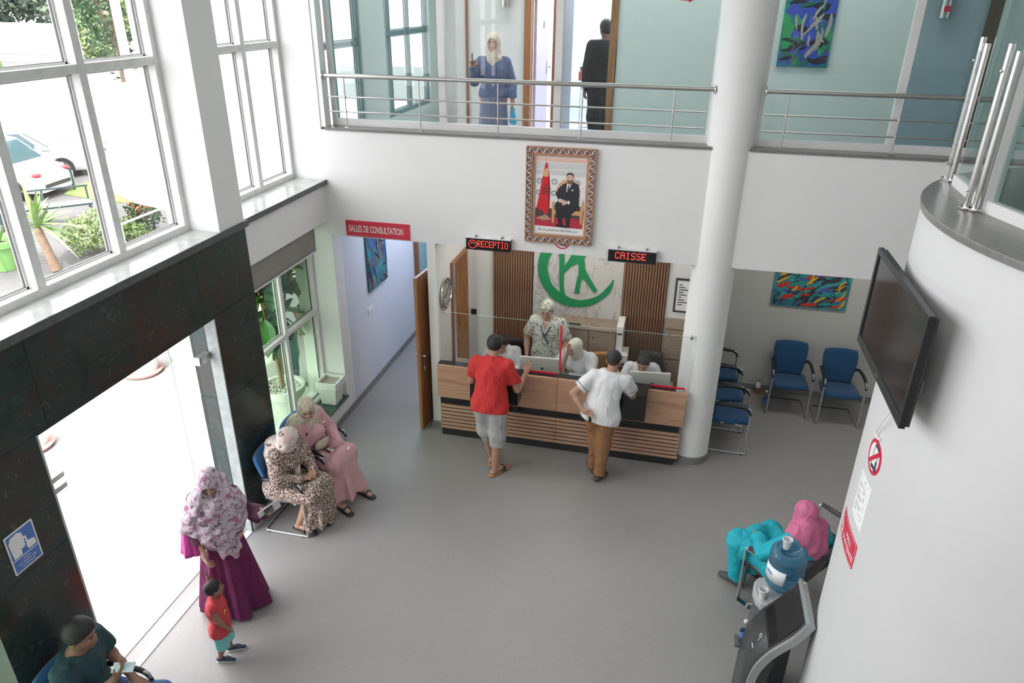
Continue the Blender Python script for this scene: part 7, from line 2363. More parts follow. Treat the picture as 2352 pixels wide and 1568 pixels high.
# 10 woman with white headscarf
p = Person('receptionist in white headscarf and white coat bending over the worktop', (-0.98, 8.58), (-0.35, -1), 1.66, SIT, female=True, fat=1.08, skin='skin_light',
           waist=(0, 0.03, 0.68), chest=(0.0, 0.10, 0.88), neck=(0.0, 0.17, 1.03), head=(0.0, 0.25, 1.17), look=(0.35, 1, -0.35), hup=(0, 0.3, 1),
           shR=(0.17, 0.14, 0.99), shL=(-0.19, 0.11, 1.00), elR=(0.28, 0.34, 0.80), elL=(-0.30, 0.30, 0.80), wrR=(0.20, 0.52, 0.82), wrL=(-0.12, 0.50, 0.81), hR=(-0.3, 1, 0), hL=(0.5, 0.8, 0))
p.body(); p.torso_cloth('white_coat', 'white_coat', 0.028, 'long', fold=0.006, cuffs=1.1)
p.hijab('cream_scarf', amp=0.003, capew=0.10, capel=0.04)
p.trousers('trousers', 'black_cloth', 0.016); p.shoes('black_matt')
# 11 receptionist with bun
p = Person('receptionist with dark hair bun and open white coat, head bowed, near the round column', (-0.20, 8.52), (0.10, -1), 1.64, SIT, female=True, skin='skin_light',
           chest=(0, 0.06, 0.84), neck=(0, 0.13, 0.97), head=(0, 0.21, 1.08), look=(0.25, 1, -0.55), hup=(0, 0.4, 1), shR=(0.16, 0.07, 0.94), shL=(-0.16, 0.07, 0.94),
           elR=(0.25, 0.16, 0.76), elL=(-0.25, 0.16, 0.76), wrR=(0.12, 0.36, 0.80), wrL=(-0.12, 0.36, 0.80))
p.body(); p.hair('hair_black', short=True, bun=(-0.02, -0.085, 0.07), grow=0.012, low=-0.02, front=0.045)
p.torso_cloth('patterned_top', 'scrub_print', 0.010, 'short', vneck=0.10)
p.torso_cloth('white_coat', 'white_coat', 0.026, 'long', vneck=0.20, fold=0.005)
p.trousers('trousers', 'black_cloth', 0.016); p.shoes('black_matt')

# 12 woman in turquoise on the bench
p = Person('woman in turquoise robe and pink headscarf seen from behind on the waiting bench', (1.355, 5.60), (-0.66, 0.75), 1.66, SIT, female=True, fat=1.15, skin='skin_tan',
           pelvis=(0.0, 0, 0.52), waist=(0.0, -0.06, 0.64), chest=(0.0, -0.12, 0.84), neck=(0.0, -0.10, 1.01), head=(0.0, -0.07, 1.17), look=(0.1, 1, -0.3),
           shR=(0.19, -0.12, 0.96), shL=(-0.19, -0.12, 0.96), elR=(0.30, -0.13, 0.72), wrR=(0.22, 0.10, 0.66), elL=(-0.27, 0.06, 0.72), wrL=(-0.13, 0.29, 0.70), hL=(0.7, 0.6, -0.2), pL=(0, 0, -1), hR=(-0.5, 0.8, -0.2),
           knR=(0.20, 0.40, 0.52), knL=(-0.19, 0.43, 0.55), anR=(0.10, 0.42, 0.085), toR=(0.08, 0.58, 0.03), anL=(-0.16, 0.40, 0.085), toL=(-0.20, 0.55, 0.03))
p.body(); p.torso_cloth('robe_top', 'turquoise_cloth', 0.026, 'long', fold=0.006, cuffs=1.3)
p.skirt('robe_skirt', 'turquoise_cloth', (0, 0.40, 0.50), (-0.02, 0.40, 0.20), 0.19, 0.21, nf=7, amp=0.10, flat=0.6,
        extra=[((0.10, 0.0, 0.50), (0.20, 0.38, 0.53), 0.14, 0.10, 0.06), ((-0.10, 0.0, 0.50), (-0.19, 0.40, 0.56), 0.14, 0.10, 0.06), ((0.1, -0.02, 0.52), (-0.1, -0.02, 0.52), 0.155, 0.155, 0.06)])
p.trousers('trousers', 'turquoise_cloth', 0.03, loose=0.02, to=0.9)
p.hijab('pink_scarf', drape=[((0, -0.15, 1.03), (0.02, -0.21, 0.90), 0.13, 0.13, 0.05, ((0, 1, 0), 0.8)), ((0.10, -0.12, 1.01), (-0.10, -0.12, 1.01), 0.11, 0.11, 0.06)], amp=0.007, seed=4, capew=0.16)
p.shoes('clog_grey', 'clog')

# 13 woman in blue on the upper floor
p = Person('woman in blue tunic and beige scarf standing behind the upper glass', (-2.33, 9.12, 3.2), (0.12, -1), 1.60, female=True, fat=1.0, skin='skin_tan',
           look=(0.1, 1, -0.05), shR=(0.16, -0.01, 1.36), shL=(-0.16, -0.01, 1.36), elR=(0.25, 0.02, 1.12), wrR=(0.24, 0.19, 1.30), hR=(0.0, 0.2, 1), pR=(-0.3, 1, 0), curlR=1.1, wrL=(-0.26, 0.08, 0.88))
p.body(); p.torso_cloth('tunic', 'denim_tunic', 0.02, 'long', hem=(0, 0, 0.95), cuffs=1.2)
p.skirt('long_skirt', 'tunic_lower', (0, 0, 1.0), (0, 0, 0.06), 0.17, 0.22, nf=8, amp=0.05)
p.hijab('beige_scarf', drape=[((0, 0.07, 1.40), (0.0, 0.11, 1.30), 0.08, 0.04, 0.03, ((0, 1, 0), 0.6))], capew=0.115, capel=0.05)
p.shoes('black_matt')
w_ = hand_world(p, 'L', 0.08)
t = thing('plastic_bag', 'crumpled light blue gloves or bag in the left hand of the woman in blue', 'bag', tuple(w_ + Vector((0, 0, -0.2))))
S = Sdf(0.012); S.cone((w_.x, w_.y, w_.z), (w_.x + 0.01, w_.y, w_.z - 0.15), 0.03, 0.045, 0.02); S.wave(lambda X, Y, Z: 0.008 * np.sin(70 * X + 40 * Z) * np.sin(60 * Z)); S.mesh('film', 'glove_blue', t, Matrix.Identity(4))
w_ = hand_world(p, 'R', 0.07)
t = thing('marker_pen', 'dark marker held up by the woman in blue', 'pen', tuple(w_))
G().tube([(w_.x, w_.y - 0.02, w_.z - 0.03), (w_.x, w_.y - 0.02, w_.z + 0.10)], 0.008, 8).build('barrel', 'symbol_dark', t, smooth=True)
# 14 dark figure behind the jamb
p = Person('person in black clothes half hidden by the brown door jamb upstairs', (-1.12, 10.42, 3.2), (-0.5, 0.85), 1.74, fat=1.25, skin='skin_dark', vox=0.012)
p.body(); p.hair('hair_black'); p.torso_cloth('jacket', 'black_cloth', 0.03, 'long'); p.trousers('trousers', 'black_cloth', 0.03); p.shoes('black_matt')
# 15 person outside the niche window
p = Person('person in white shirt and green trousers outside behind the niche window', (-5.24, 8.42, -0.01), (0.9, -0.5), 1.75, skin='skin_tan', vox=0.012)
p.body(); p.hair('hair_black'); p.torso_cloth('shirt', 'white_knit', 0.025, 'short', hem=(0, 0, 0.88)); p.trousers('trousers', M('green_trousers', (0.06, 0.16, 0.14), 0.8), 0.02); p.shoes('black_matt')
# ================================================================== THINGS OUTSIDE
M('car_white', (0.52, 0.53, 0.54), 0.25, coat=0.5, var=0.01)
M('car_dark', (0.10, 0.10, 0.12), 0.25, coat=0.5)
M('car_glass', (0.05, 0.09, 0.10), 0.08)
M('tyre', (0.02, 0.02, 0.02), 0.8)
M('tail_red', (0.35, 0.02, 0.03), 0.3)
M('headlamp', (0.55, 0.58, 0.60), 0.1)
def car(label, c, ax, paint, L=4.2, W=1.75, H=1.48, hatch=True, front_lamp='headlamp'):
    a = nrm([ax[0], ax[1], 0]); mw = Matrix(((a[0], -a[1], 0, c[0]), (a[1], a[0], 0, c[1]), (0, 0, 1, 0), (0, 0, 0, 1)))
    t = thing('car', label, 'car', mw=mw)
    T = wm(t); h = W / 2
    # lower body: lofted sections along x (front is +x)
    xs = [-L / 2, -L / 2 + 0.06, -L * 0.42, -L * 0.2, 0.0, L * 0.18, L * 0.32, L * 0.43, L / 2 - 0.05, L / 2]
    top = [0.62, 0.86, 0.93, 0.92, 0.90, 0.90, 0.84, 0.76, 0.62, 0.52] if hatch else [0.60, 0.84, 0.90, 0.90, 0.88, 0.88, 0.83, 0.75, 0.62, 0.50]
    wid = [0.78, 0.88, 0.97, 1, 1, 1, 0.98, 0.93, 0.85, 0.72]
    rows = []
    for x, z, w in zip(xs, top, wid):
        hw = h * w
        sec = [(-hw * 0.92, 0.20), (-hw, 0.32), (-hw, 0.55), (-hw * 0.97, z - 0.08), (-hw * 0.86, z), (0, z + 0.03), (hw * 0.86, z), (hw * 0.97, z - 0.08), (hw, 0.55), (hw, 0.32), (hw * 0.92, 0.20)]
        rows.append([(x, y, zz) for y, zz in sec])
    g = G(T); g.grid([r + [r[0]] for r in rows])
    g.add(rows[0], [tuple(range(11))]); g.add(rows[-1], [tuple(range(11))])
    g.build('body', paint, t, smooth='all')
    # cabin
    prof = [(-L * 0.45, 0.88), (-L * 0.36, H - 0.08), (-L * 0.22, H), (L * 0.02, H), (L * 0.12, H - 0.08), (L * 0.30, 0.86)] if hatch else [(-L * 0.40, 0.86), (-L * 0.26, H - 0.05), (-L * 0.14, H), (0.02 * L, H), (0.09 * L, H - 0.06), (L * 0.26, 0.85)]
    rows = [[(x, -s * h * (0.93 - 0.2 * (z - 0.86) / (H - 0.86)), z) for x, z in prof] for s in (1, -1)]
    g = G(T)
    n = len(prof)
    g.add(rows[0] + rows[1], [tuple(range(n)), tuple(range(n, 2 * n))] + [(i, i + 1, n + i + 1, n + i) for i in range(n - 1)])
    g.build('cabin', paint, t, bev=0.03)
    def pane(pts, name='window'):
        G(T).add(pts, [tuple(range(len(pts)))]).build(name, 'car_glass', t, solid=0.012)
    for s in (1, -1):
        f = lambda x, z, o=0.008: (x, -s * (h * (0.93 - 0.2 * (z - 0.86) / (H - 0.86)) + o), z)
        zt = H - 0.10
        x0, x1, xm = prof[0][0] + 0.30, prof[-1][0] - 0.28, -0.05 * L
        pane([f(x0 - 0.05, 0.93), f(xm - 0.04, 0.93), f(xm - 0.04, zt), f(x0 + 0.22, zt)])
        pane([f(xm + 0.04, 0.93), f(x1, 0.93), f(prof[4][0] - 0.02, zt), f(xm + 0.04, zt)])
        g = G(T); g.ball((x1 - 0.05, -s * (h + 0.06), 0.97), (0.07, 0.09, 0.06), 8); g.build('mirror', paint, t, smooth='all')
    k = lambda z: h * (0.93 - 0.2 * (z - 0.86) / (H - 0.86)) * 0.86
    (xa, za), (xb, zb) = prof[-1], prof[-2]
    e = lambda t_: (xa + (xb - xa) * t_ + 0.012, za + (zb - za) * t_ + 0.012)
    p, q = e(0.12), e(0.92)
    pane([(p[0], -k(p[1]), p[1]), (p[0], k(p[1]), p[1]), (q[0], k(q[1]), q[1]), (q[0], -k(q[1]), q[1])], 'windscreen')
    (xa, za), (xb, zb) = prof[0], prof[1]
    p = (xa + (xb - xa) * 0.15 - 0.012, za + (zb - za) * 0.15 + 0.01); q = (xb - 0.012, zb + 0.0)
    pane([(p[0], -k(p[1]), p[1]), (p[0], k(p[1]), p[1]), (q[0], k(q[1]), q[1]), (q[0], -k(q[1]), q[1])], 'rear_window')
    for sx in (-L * 0.30, L * 0.31):
        for s in (1, -1):
            R = Matrix.Translation((sx, -s * (h - 0.10), 0.31)) @ Matrix.Rotation(PI / 2 * s, 4, 'X')
            w = G(T).lathe([(0.20, -0.10), (0.30, -0.10), (0.315, -0.06), (0.315, 0.08), (0.29, 0.105), (0.205, 0.105)], (0, 0, 0), 24, T=R).build('wheel', 'tyre', t, smooth=True)
            G(T).lathe([(0.001, 0.10), (0.05, 0.108), (0.19, 0.106), (0.205, 0.095)], (0, 0, 0), 24, T=R, cap=False).build('hub_cap', 'steel_satin', w, smooth=True)
            g = G(T)
            for j in range(6):
                an_ = 2 * PI * j / 6
                g.bar(R @ Vector((0.07 * math.cos(an_), 0.07 * math.sin(an_), 0.112)), R @ Vector((0.17 * math.cos(an_), 0.17 * math.sin(an_), 0.11)), 0.05, 0.008, (0, 1, 0))
            g.build('spokes', 'tyre', w)
    for s in (1, -1):
        g = G(T).ball((L / 2 - 0.17, -s * h * 0.66, 0.66), (0.16, 0.15, 0.07), 10); g.build('headlight', front_lamp, t, smooth='all')
        g = G(T).ball((-L / 2 + 0.07, -s * h * 0.72, 0.80), (0.06, 0.12, 0.09), 10); g.build('tail_light', 'tail_red', t, smooth='all')
    G(T).box(L / 2 - 0.05, L / 2 + 0.012, -0.5, 0.5, 0.30, 0.40).build('grille', 'black_matt', t)
    G(T).box(L / 2 - 0.03, L / 2 + 0.018, -0.26, 0.26, 0.43, 0.52).build('number_plate', 'white_gloss', t)
car('small white car with a red-brown lamp, nearest the bench', (-18.84, 16.7), (0.97, 0.10), 'car_white', 3.9, 1.72, 1.52, front_lamp='tail_red')
car('white car with silver wheels parked behind the nearest one', (-19.95, 18.6), (0.80, 0.58), 'car_white', 4.3, 1.75, 1.45, hatch=False)
car('dark saloon parked furthest back', (-17.0, 22.9), (0.70, 0.71), 'car_dark', 4.4, 1.75, 1.42, hatch=False)

# bench of slats and a table-like backrest
M('bench_iron', (0.03, 0.06, 0.06), 0.5)
M('bench_slat', (0.62, 0.58, 0.52), 0.6)
def park_bench():
    A = Vector((-15.75, 13.95, 0)); B = Vector((-14.55, 15.20, 0)); d = (B - A).normalized(); nn = Vector((d.y, -d.x, 0)); L = (B - A).length
    mw = Matrix(((d.x, nn.x, 0, A.x), (d.y, nn.y, 0, A.y), (0, 0, 1, 0), (0, 0, 0, 1)))
    t = thing('park_bench', 'outdoor bench with dark iron frame and pale slats near the parked cars', 'bench', mw=frame(A, math.atan2(d.y, d.x)))
    T = wm(t)
    for i in range(4):
        G(T).box(-0.15, L + 0.15, -0.40 + i * 0.10, -0.31 + i * 0.10, 0.44, 0.465).build('slat', 'bench_slat', t)
    G(T).box(-0.15, L + 0.15, 0.10, 0.13, 0.76, 0.80).build('back_rail', 'bench_iron', t)
    G(T).box(-0.15, L + 0.15, -0.42, -0.40, 0.41, 0.45).build('front_rail', 'bench_iron', t)
    for x in (-0.10, L * 0.5, L + 0.10):
        g = G(T).bar((x, -0.40, 0), (x, -0.40, 0.44), 0.045, 0.045).bar((x, 0.06, 0), (x, 0.11, 0.80), 0.045, 0.045).bar((x, -0.40, 0.40), (x, 0.08, 0.40), 0.03, 0.03).bar((x, -0.40, 0.03), (x, 0.06, 0.03), 0.03, 0.03)
        g.build('leg_frame', 'bench_iron', t)
park_bench()

# leaves and trees
M('leaf_olive', (0.13, 0.20, 0.05), 0.7, var=0.3, vscale=3)
M('leaf_dark', (0.045, 0.10, 0.035), 0.7, var=0.4, vscale=2)
M('leaf_pale', (0.28, 0.36, 0.16), 0.7, var=0.3, vscale=3)
M('leaf_grey', (0.16, 0.21, 0.15), 0.8, var=0.3, vscale=1)
M('leaf_yucca', (0.20, 0.34, 0.10), 0.55, var=0.25, vscale=6)
M('leaf_big', (0.045, 0.16, 0.035), 0.4, var=0.35, vscale=8)
M('bark', (0.22, 0.15, 0.10), 0.9, var=0.3, vscale=10, bstr=0.5, bscale=20)
M('flower_orange', (0.65, 0.20, 0.08), 0.6, var=0.3)
M('pot_green', (0.20, 0.42, 0.12), 0.5)
def foliage(name, mat, c, rad, n, size, parent, seed, shape=None):
    """n little leaf blades in a lumpy crown"""
    rnd = np.random.RandomState(seed)
    d = rnd.normal(size=(n, 3)); d /= np.linalg.norm(d, axis=1)[:, None]
    lump = 1 + 0.25 * np.sin(d[:, 0] * 5 + seed) * np.cos(d[:, 2] * 6 + d[:, 1] * 4)
    r = (rnd.uniform(0.25, 1, n) ** 0.45) * lump
    P = d * r[:, None] * np.array(rad) + np.array(c)
    u = rnd.normal(size=(n, 3)); u /= np.linalg.norm(u, axis=1)[:, None]
    w = np.cross(u, rnd.normal(size=(n, 3))); w /= np.linalg.norm(w, axis=1)[:, None]
    s = size * rnd.uniform(0.6, 1.4, n)[:, None]
    V = np.stack([P - u * s, P + w * s * 0.45, P + u * s, P - w * s * 0.45], 1).reshape(-1, 3)
    V[:, 2] = np.maximum(V[:, 2], 0.02)
    q = np.arange(n * 4).reshape(n, 4)
    me = D.meshes.new(name)
    me.vertices.add(len(V)); me.vertices.foreach_set('co', V.astype('f').ravel())
    me.loops.add(n * 4); me.loops.foreach_set('vertex_index', q.astype('i').ravel())
    me.polygons.add(n); me.polygons.foreach_set('loop_start', np.arange(0, n * 4, 4, dtype='i'))
    me.update(calc_edges=True); me.materials.append(MATS[mat])
    o = mesh_obj(name, me, parent); o['kind'] = 'stuff'
    return o
def tree(label, c, h, rad, mat, n, size, seed, trunk=0.18, group=None, name='tree'):
    t = thing(name, label, 'tree' if name == 'tree' else 'bush', (c[0], c[1], 0), group=group)
    foliage('foliage', mat, (c[0], c[1], h), rad, n, size, t, seed)
    if trunk:
        g = G().tube([(c[0], c[1], 0), (c[0] + 0.1, c[1], h * 0.5), (c[0], c[1] + 0.1, h)], trunk, 8, rs=[trunk, trunk * 0.8, trunk * 0.5])
        for k in range(3):
            a = k * 2.1
            g.tube([(c[0] + 0.05, c[1], h * 0.55), (c[0] + rad[0] * 0.5 * math.cos(a), c[1] + rad[1] * 0.5 * math.sin(a), h * 1.05)], trunk * 0.5, 6, rs=[trunk * 0.5, trunk * 0.2])
        g.build('trunk', 'bark', t, smooth=True)
    return t
gt = 'trees beyond the car park'
tree('dark dense tree seen through the upper right pane, nearer the thick reflection post', (-20.5, 24.6), 5.9, (1.6, 1.6, 3.2), 'leaf_dark', 5200, 0.10, 1)
tree('olive green tree with brown trunk seen through the upper right pane', (-18.2, 24.2), 5.8, (1.2, 1.3, 3.0), 'leaf_olive', 4200, 0.10, 2, 0.3)
tree('pale green tree at the right edge of the upper right pane', (-16.4, 24.2), 5.7, (1.3, 1.3, 3.0), 'leaf_pale', 3600, 0.10, 3)
tree('grey-green tree rising over the far white wall, left', (-66, 60), 5.6, (6, 6, 4.5), 'leaf_grey', 4200, 0.42, 4, 0.4)
tree('grey-green tree rising over the far white wall, middle', (-60, 66), 6.0, (5.5, 5.5, 4.8), 'leaf_grey', 4200, 0.42, 5, 0.4)
tree('taller olive tree behind the far white wall', (-50, 67), 6.0, (5, 5, 5), 'leaf_olive', 3600, 0.42, 6, 0.4)
tree('round pale tree in front of the far white wall', (-43, 50), 2.2, (2.2, 2.2, 2.0), 'leaf_pale', 2600, 0.22, 7, 0.15)
struct('far_wall', G().box(-75, -36, 59, 59.4, 0, 2.6), 'white_render')
struct('far_kerb', G().box(-75, -30, 52, 52.4, 0, 0.5), 'asphalt_light')
t = thing('reflection_post', 'thick white post standing in for a mullion reflection before the dark trees', 'post', (-16.1, 19.6, 0), group='white posts standing in for mullion reflections')  # both posts stand in for window mullions mirrored in the glass
G().tube([(-16.1, 19.6, 0), (-16.1, 19.6, 7.5)], 0.13, 12).build('shaft', 'white_render', t, smooth=True)
G().lathe([(0.2, 0), (0.2, 0.05), (0.14, 0.06)], (-16.1, 19.6, 0), 16).build('base', 'steel_satin', t)
t = thing('reflection_post', 'slimmer white post standing in for a mullion reflection left of the dark trees', 'post', (-20.2, 22.5, 0), group='white posts standing in for mullion reflections')
G().tube([(-20.6, 22.9, 0), (-20.6, 22.9, 7.5)], 0.08, 12).build('shaft', 'white_render', t, smooth=True)
G().lathe([(0.14, 0), (0.14, 0.05), (0.09, 0.06)], (-20.6, 22.9, 0), 16).build('base', 'steel_satin', t)
t = thing('lamp_post', 'thin grey lamp post between the window panes', 'post', (-33.0, 36.0, 0))
G().tube([(-33.0, 36.0, 0), (-33.0, 36.0, 8)], 0.09, 8).build('pole', 'steel_satin', t, smooth=True)
G().lathe([(0.2, 0), (0.2, 0.1), (0.1, 0.12)], (-33, 36, 0), 12).build('base', 'steel_satin', t)
# cactus
t = thing('cactus', 'tall ribbed column cactus at the far left edge', 'cactus', (-44.5, 41.8, 0))
g = G(); rows = []
for i in range(16):
    z = 4.1 * i / 15; r0 = 0.42 * (1 - 0.9 * max(0, (i - 13) / 2) ** 2) * (0.92 + 0.08 * math.sin(z * 3)) + 0.01
    rows.append([(-44.5 + r0 * (1 + 0.12 * math.cos(9 * a)) * math.cos(a), 41.8 + r0 * (1 + 0.12 * math.cos(9 * a)) * math.sin(a), z) for a in np.linspace(0, 2 * PI, 55)])
g.grid(rows).build('ribbed_stem', 'leaf_olive', t, smooth='all')
# short posts on the lawn
for i, (x, y) in enumerate(((-16.96, 17.47), (-14.45, 17.48))):
    t = thing('bollard', ['thin dark bollard on the lawn before the white car', 'thin dark bollard at the right end of the lawn'][i], 'bollard', (x, y, 0), group='thin bollards on the lawn')
    G().tube([(x, y, 0), (x, y, 0.62)], 0.035, 8).build('post', 'bench_iron', t)
    G().ball((x, y, 0.64), 0.045, 8).build('knob', 'bench_iron', t, smooth='all')

def blade(g, base, tip, w, sag, n=6):
    base, tip = Vector(base), Vector(tip); d = tip - base
    side = d.cross(Vector((0, 0, 1)))
    side = side.normalized() if side.length > 1e-4 else Vector((1, 0, 0))
    rows = []
    for i in range(n + 1):
        s = i / n
        c = base + d * s + Vector((0, 0, -sag * s * s))
        ww = w * (0.5 + 1.2 * s if s < 0.4 else max(0.02, 1.0 - (s - 0.4) / 0.6)) * 0.5
        rows.append([c - side * ww, c + Vector((0, 0, -ww * 0.3)), c + side * ww])
    g.grid(rows)
def yucca():
    c = Vector((-12.25, 11.65, 0))
    t = thing('yucca', 'yucca with long striped blade leaves and a stout trunk close to the tall window', 'plant', tuple(c))
    top = Vector((-12.55, 11.75, 0.85))
    G().tube([c, c + Vector((-0.15, 0.05, 0.45)), top], 0.09, 10, rs=[0.10, 0.085, 0.07]).build('trunk', 'bark', t, smooth=True)
    rnd = random.Random(4)
    for i in range(34):
        a = rnd.uniform(0, 2 * PI); el = rnd.uniform(-0.3, 1.35); L = rnd.uniform(0.75, 1.25)
        tip = top + Vector((math.cos(a) * math.cos(el), math.sin(a) * math.cos(el), math.sin(el))) * L
        g = G(); blade(g, top + Vector((0, 0, rnd.uniform(-0.1, 0.15))), tip, 0.10, rnd.uniform(0, 0.35))
        g.build('leaf', 'leaf_yucca' if i % 4 else 'leaf_pale', t, smooth=True)
    c2 = (-13.35, 11.55)
    t = thing('plant_pot', 'large green plastic plant pot beside the yucca', 'pot', (*c2, 0))
    G().lathe([(0.24, 0), (0.33, 0.50), (0.37, 0.50), (0.38, 0.62), (0.33, 0.62), (0.31, 0.52)], (*c2, 0), 28).build('pot_wall', 'pot_green', t, smooth=True)
    G().lathe([(0.31, 0.5), (0.001, 0.54)], (*c2, 0), 20, cap=False).build('soil', 'soil_pebbles', t)
    for i in range(16):
        a = rnd.uniform(0, 2 * PI); el = rnd.uniform(0.1, 1.3); L = rnd.uniform(0.6, 1.1)
        b = Vector((*c2, 0.56))
        g = G(); blade(g, b, b + Vector((math.cos(a) * math.cos(el), math.sin(a) * math.cos(el), math.sin(el))) * L, 0.09, 0.15)
        g.build('leaf', 'leaf_yucca', t, smooth=True)
yucca()
t = thing('shrub', 'round pale leafy shrub by the tall window', 'bush', (-12.4, 12.9, 0))
foliage('foliage', 'leaf_pale', (-12.4, 12.95, 0.42), (0.60, 0.60, 0.42), 1700, 0.052, t, 21)
G().tube([(-12.4, 12.9, 0), (-12.4, 12.95, 0.5)], 0.03, 6).build('stem', 'bark', t)
t = thing('shrub', 'low spreading green shrub between the leafy and the flowering one', 'bush', (-12.0, 13.6, 0))
foliage('foliage', 'leaf_olive', (-12.0, 13.5, 0.28), (0.5, 0.5, 0.28), 1100, 0.052, t, 22)
G().tube([(-12.0, 13.5, 0), (-12.0, 13.5, 0.3)], 0.03, 6).build('stem', 'bark', t)
t = thing('shrub', 'flowering shrub with red and orange blooms', 'bush', (-12.1, 14.3, 0))
foliage('foliage', 'leaf_dark', (-12.1, 14.3, 0.50), (0.38, 0.38, 0.45), 900, 0.05, t, 23)
foliage('blooms', 'flower_orange', (-12.1, 14.25, 0.82), (0.36, 0.36, 0.28), 300, 0.036, t, 24)
G().tube([(-12.1, 14.3, 0), (-12.1, 14.3, 0.7)], 0.03, 6).build('stem', 'bark', t)
t = thing('hand_rail', 'white sloping hand rail beside the shrubs', 'railing', (-11.2, 13.9, 0))
G().tube([(-11.4, 12.6, 0.75), (-10.9, 15.2, 0.95)], 0.025, 8).build('rail', 'white_render', t, smooth=True)
for y in (12.7, 13.9, 15.1):
    x = -11.4 + (y - 12.6) * 0.19
    G().tube([(x, y, 0), (x, y, 0.75 + (y - 12.6) * 0.077)], 0.02, 8).build('post', 'white_render', t)

# round white pots on the entrance terrace
for i, (x, y) in enumerate(((-7.60, 8.25), (-7.62, 6.15))):
    t = thing('round_pot', ['white round pot on a terracotta saucer outside, under the door lintel', 'white round pot on a terracotta saucer outside, at the left door edge'][i], 'pot', (x, y, 0))
    G().lathe([(0.22, 0.03), (0.30, 0.40), (0.33, 0.42), (0.33, 0.50), (0.29, 0.50), (0.28, 0.42)], (x, y, 0), 32).build('pot_wall', 'pot_white', t, smooth=True)
    G().lathe([(0.26, 0.0), (0.30, 0.05), (0.26, 0.05)], (x, y, 0), 32).build('saucer', 'terracotta', t, smooth=True)
    G().lathe([(0.28, 0.44), (0.001, 0.46)], (x, y, 0), 24, cap=False).build('soil', 'soil_pebbles', t)

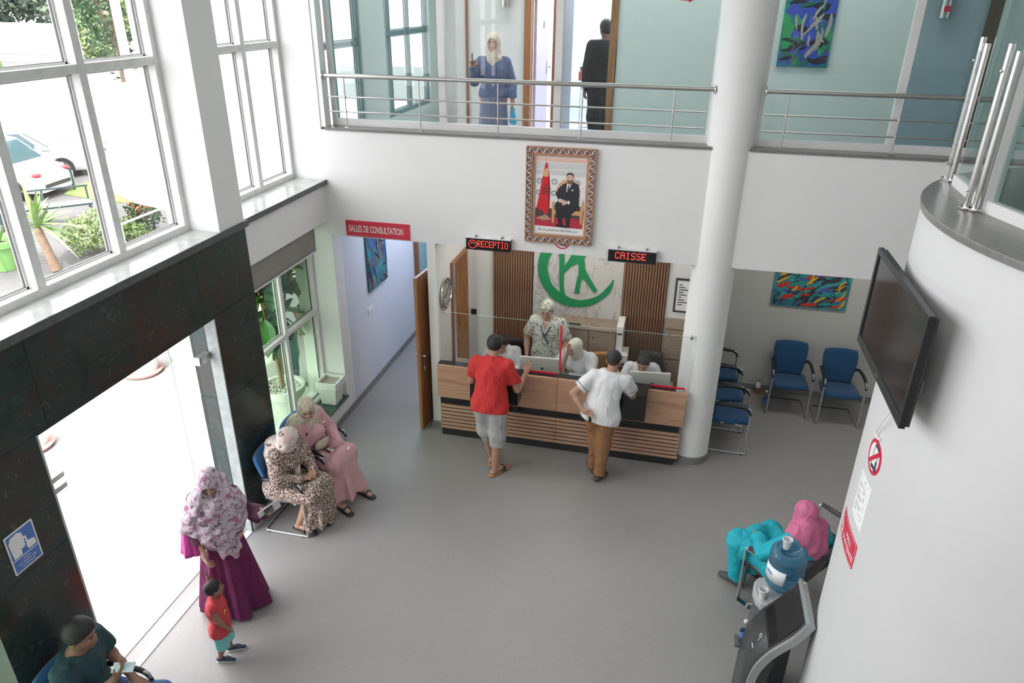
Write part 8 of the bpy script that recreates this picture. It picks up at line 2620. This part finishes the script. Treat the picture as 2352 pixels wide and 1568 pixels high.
# big-leaved tree in a white pot right outside the niche window
def pot_tree(c, label, n, h, seed):
    t = thing('potted_tree', label, 'plant', (c[0], c[1], 0))
    G().lathe([(0.17, 0), (0.24, 0.45), (0.25, 0.50), (0.285, 0.50), (0.29, 0.60), (0.245, 0.60), (0.235, 0.52)], (c[0], c[1], 0), 36).build('pot_wall', 'pot_white', t, smooth=True)
    G().lathe([(0.24, 0.545), (0.001, 0.555)], (c[0], c[1], 0), 24, cap=False).build('soil', 'soil_pebbles', t)
    rnd = random.Random(seed)
    g = G()
    for _ in range(170):
        a, r = rnd.uniform(0, 2 * PI), 0.225 * math.sqrt(rnd.random())
        g.ball((c[0] + r * math.cos(a), c[1] + r * math.sin(a), 0.56 + rnd.uniform(0, 0.015)), (0.018, 0.014, 0.011), 5)
    g.build('pebbles', 'pebble_white', t)['kind'] = 'stuff'
    tips = []
    g = G()
    for k in range(3):
        a = k * 2.1 + 0.5
        p = [Vector((c[0], c[1], 0.55)), Vector((c[0] + 0.04 * math.cos(a), c[1] + 0.04 * math.sin(a), 1.0)), Vector((c[0] + 0.12 * math.cos(a), c[1] + 0.12 * math.sin(a), 1.45)), Vector((c[0] + 0.26 * math.cos(a), c[1] + 0.26 * math.sin(a), h - 0.3 * k * 0.3))]
        g.tube(smooth_line(p, 4), 0.02, 7, rs=list(np.linspace(0.028, 0.012, 13)))
        tips += p[2:] + [(p[2] + p[3]) / 2]
    g.build('trunk', M('pale_bark', (0.34, 0.25, 0.15), 0.8, bstr=0.3), t, smooth=True)
    # one leaf mesh shared by all leaves
    lg = G(); rows = []
    for i in range(7):
        s = i / 6; w = 0.085 * math.sin(PI * min(1, s * 0.93 + 0.04)) ** 0.8
        rows.append([(x * w, s * 0.30, -0.05 * s * s + 0.02 * abs(x)) for x in (-1, -0.5, 0, 0.5, 1)])
    lg.grid(rows)
    me = D.meshes.new('leaf'); me.from_pydata([tuple(v) for v in lg.v], [], lg.f); me.materials.append(MATS['leaf_big'])
    me.polygons.foreach_set('use_smooth', [True] * len(me.polygons))
    inv = wm(t).inverted()
    for i in range(n):
        b = tips[i % len(tips)] + Vector((rnd.uniform(-.16, .16), rnd.uniform(-.16, .16), rnd.uniform(-0.15, 0.35)))
        o = D.objects.new('leaf', me); COL.objects.link(o); o.parent = t
        while True:
            mt = Matrix.Translation(b) @ Matrix.Rotation(rnd.uniform(0, 2 * PI), 4, 'Z') @ Matrix.Rotation(rnd.uniform(-1.0, 0.6), 4, 'X') @ Matrix.Scale(rnd.uniform(0.9, 1.5), 4)
            if max((mt @ Vector(q)).x for q in ((0, 0.3, 0), (0.09, 0.15, 0), (-0.09, 0.15, 0), (0, 0, 0))) < -4.43: break
            b.x -= 0.01
        o.matrix_local = inv @ mt; WM[o.name] = mt
pot_tree((-4.74, 7.42), 'big-leaved tree in a round white pot with white pebbles outside the niche window', 92, 2.35, 8)
pot_tree((-5.25, 7.05), 'second big-leaved potted tree, further left behind the niche window', 60, 2.3, 9)
def flower_plant():
    c = Vector((-4.78, 6.45, 0)); t = thing('flower_pot', 'small potted plant with orange flowers low behind the niche window', 'plant', tuple(c))
    G().lathe([(0.10, 0), (0.14, 0.22), (0.15, 0.24), (0.13, 0.24)], tuple(c), 20).build('pot_wall', 'terracotta', t, smooth=True)
    rnd = random.Random(2)
    for i in range(14):
        a = rnd.uniform(0, 2 * PI); L = rnd.uniform(0.3, 0.55)
        g = G(); blade(g, c + Vector((0, 0, 0.22)), c + Vector((0.25 * math.cos(a), 0.25 * math.sin(a), 0.22 + L)), 0.06, 0.1)
        g.build('leaf', 'leaf_dark', t, smooth=True)
    foliage('blooms', 'flower_orange', (c.x + 0.05, c.y, 0.62), (0.10, 0.10, 0.12), 60, 0.03, t, 31)
flower_plant()

t = thing('hedge_shrub', 'dense green shrub standing in for the green reflections in the niche window', 'bush', (-6.6, 10.2, 0))  # added to give the niche panes their reflected green
foliage('foliage', 'leaf_olive', (-6.6, 10.2, 1.0), (1.5, 0.8, 1.15), 4200, 0.07, t, 41)
G().tube([(-6.6, 10.2, 0), (-6.6, 10.2, 1.0)], 0.05, 6).build('stem', 'bark', t)
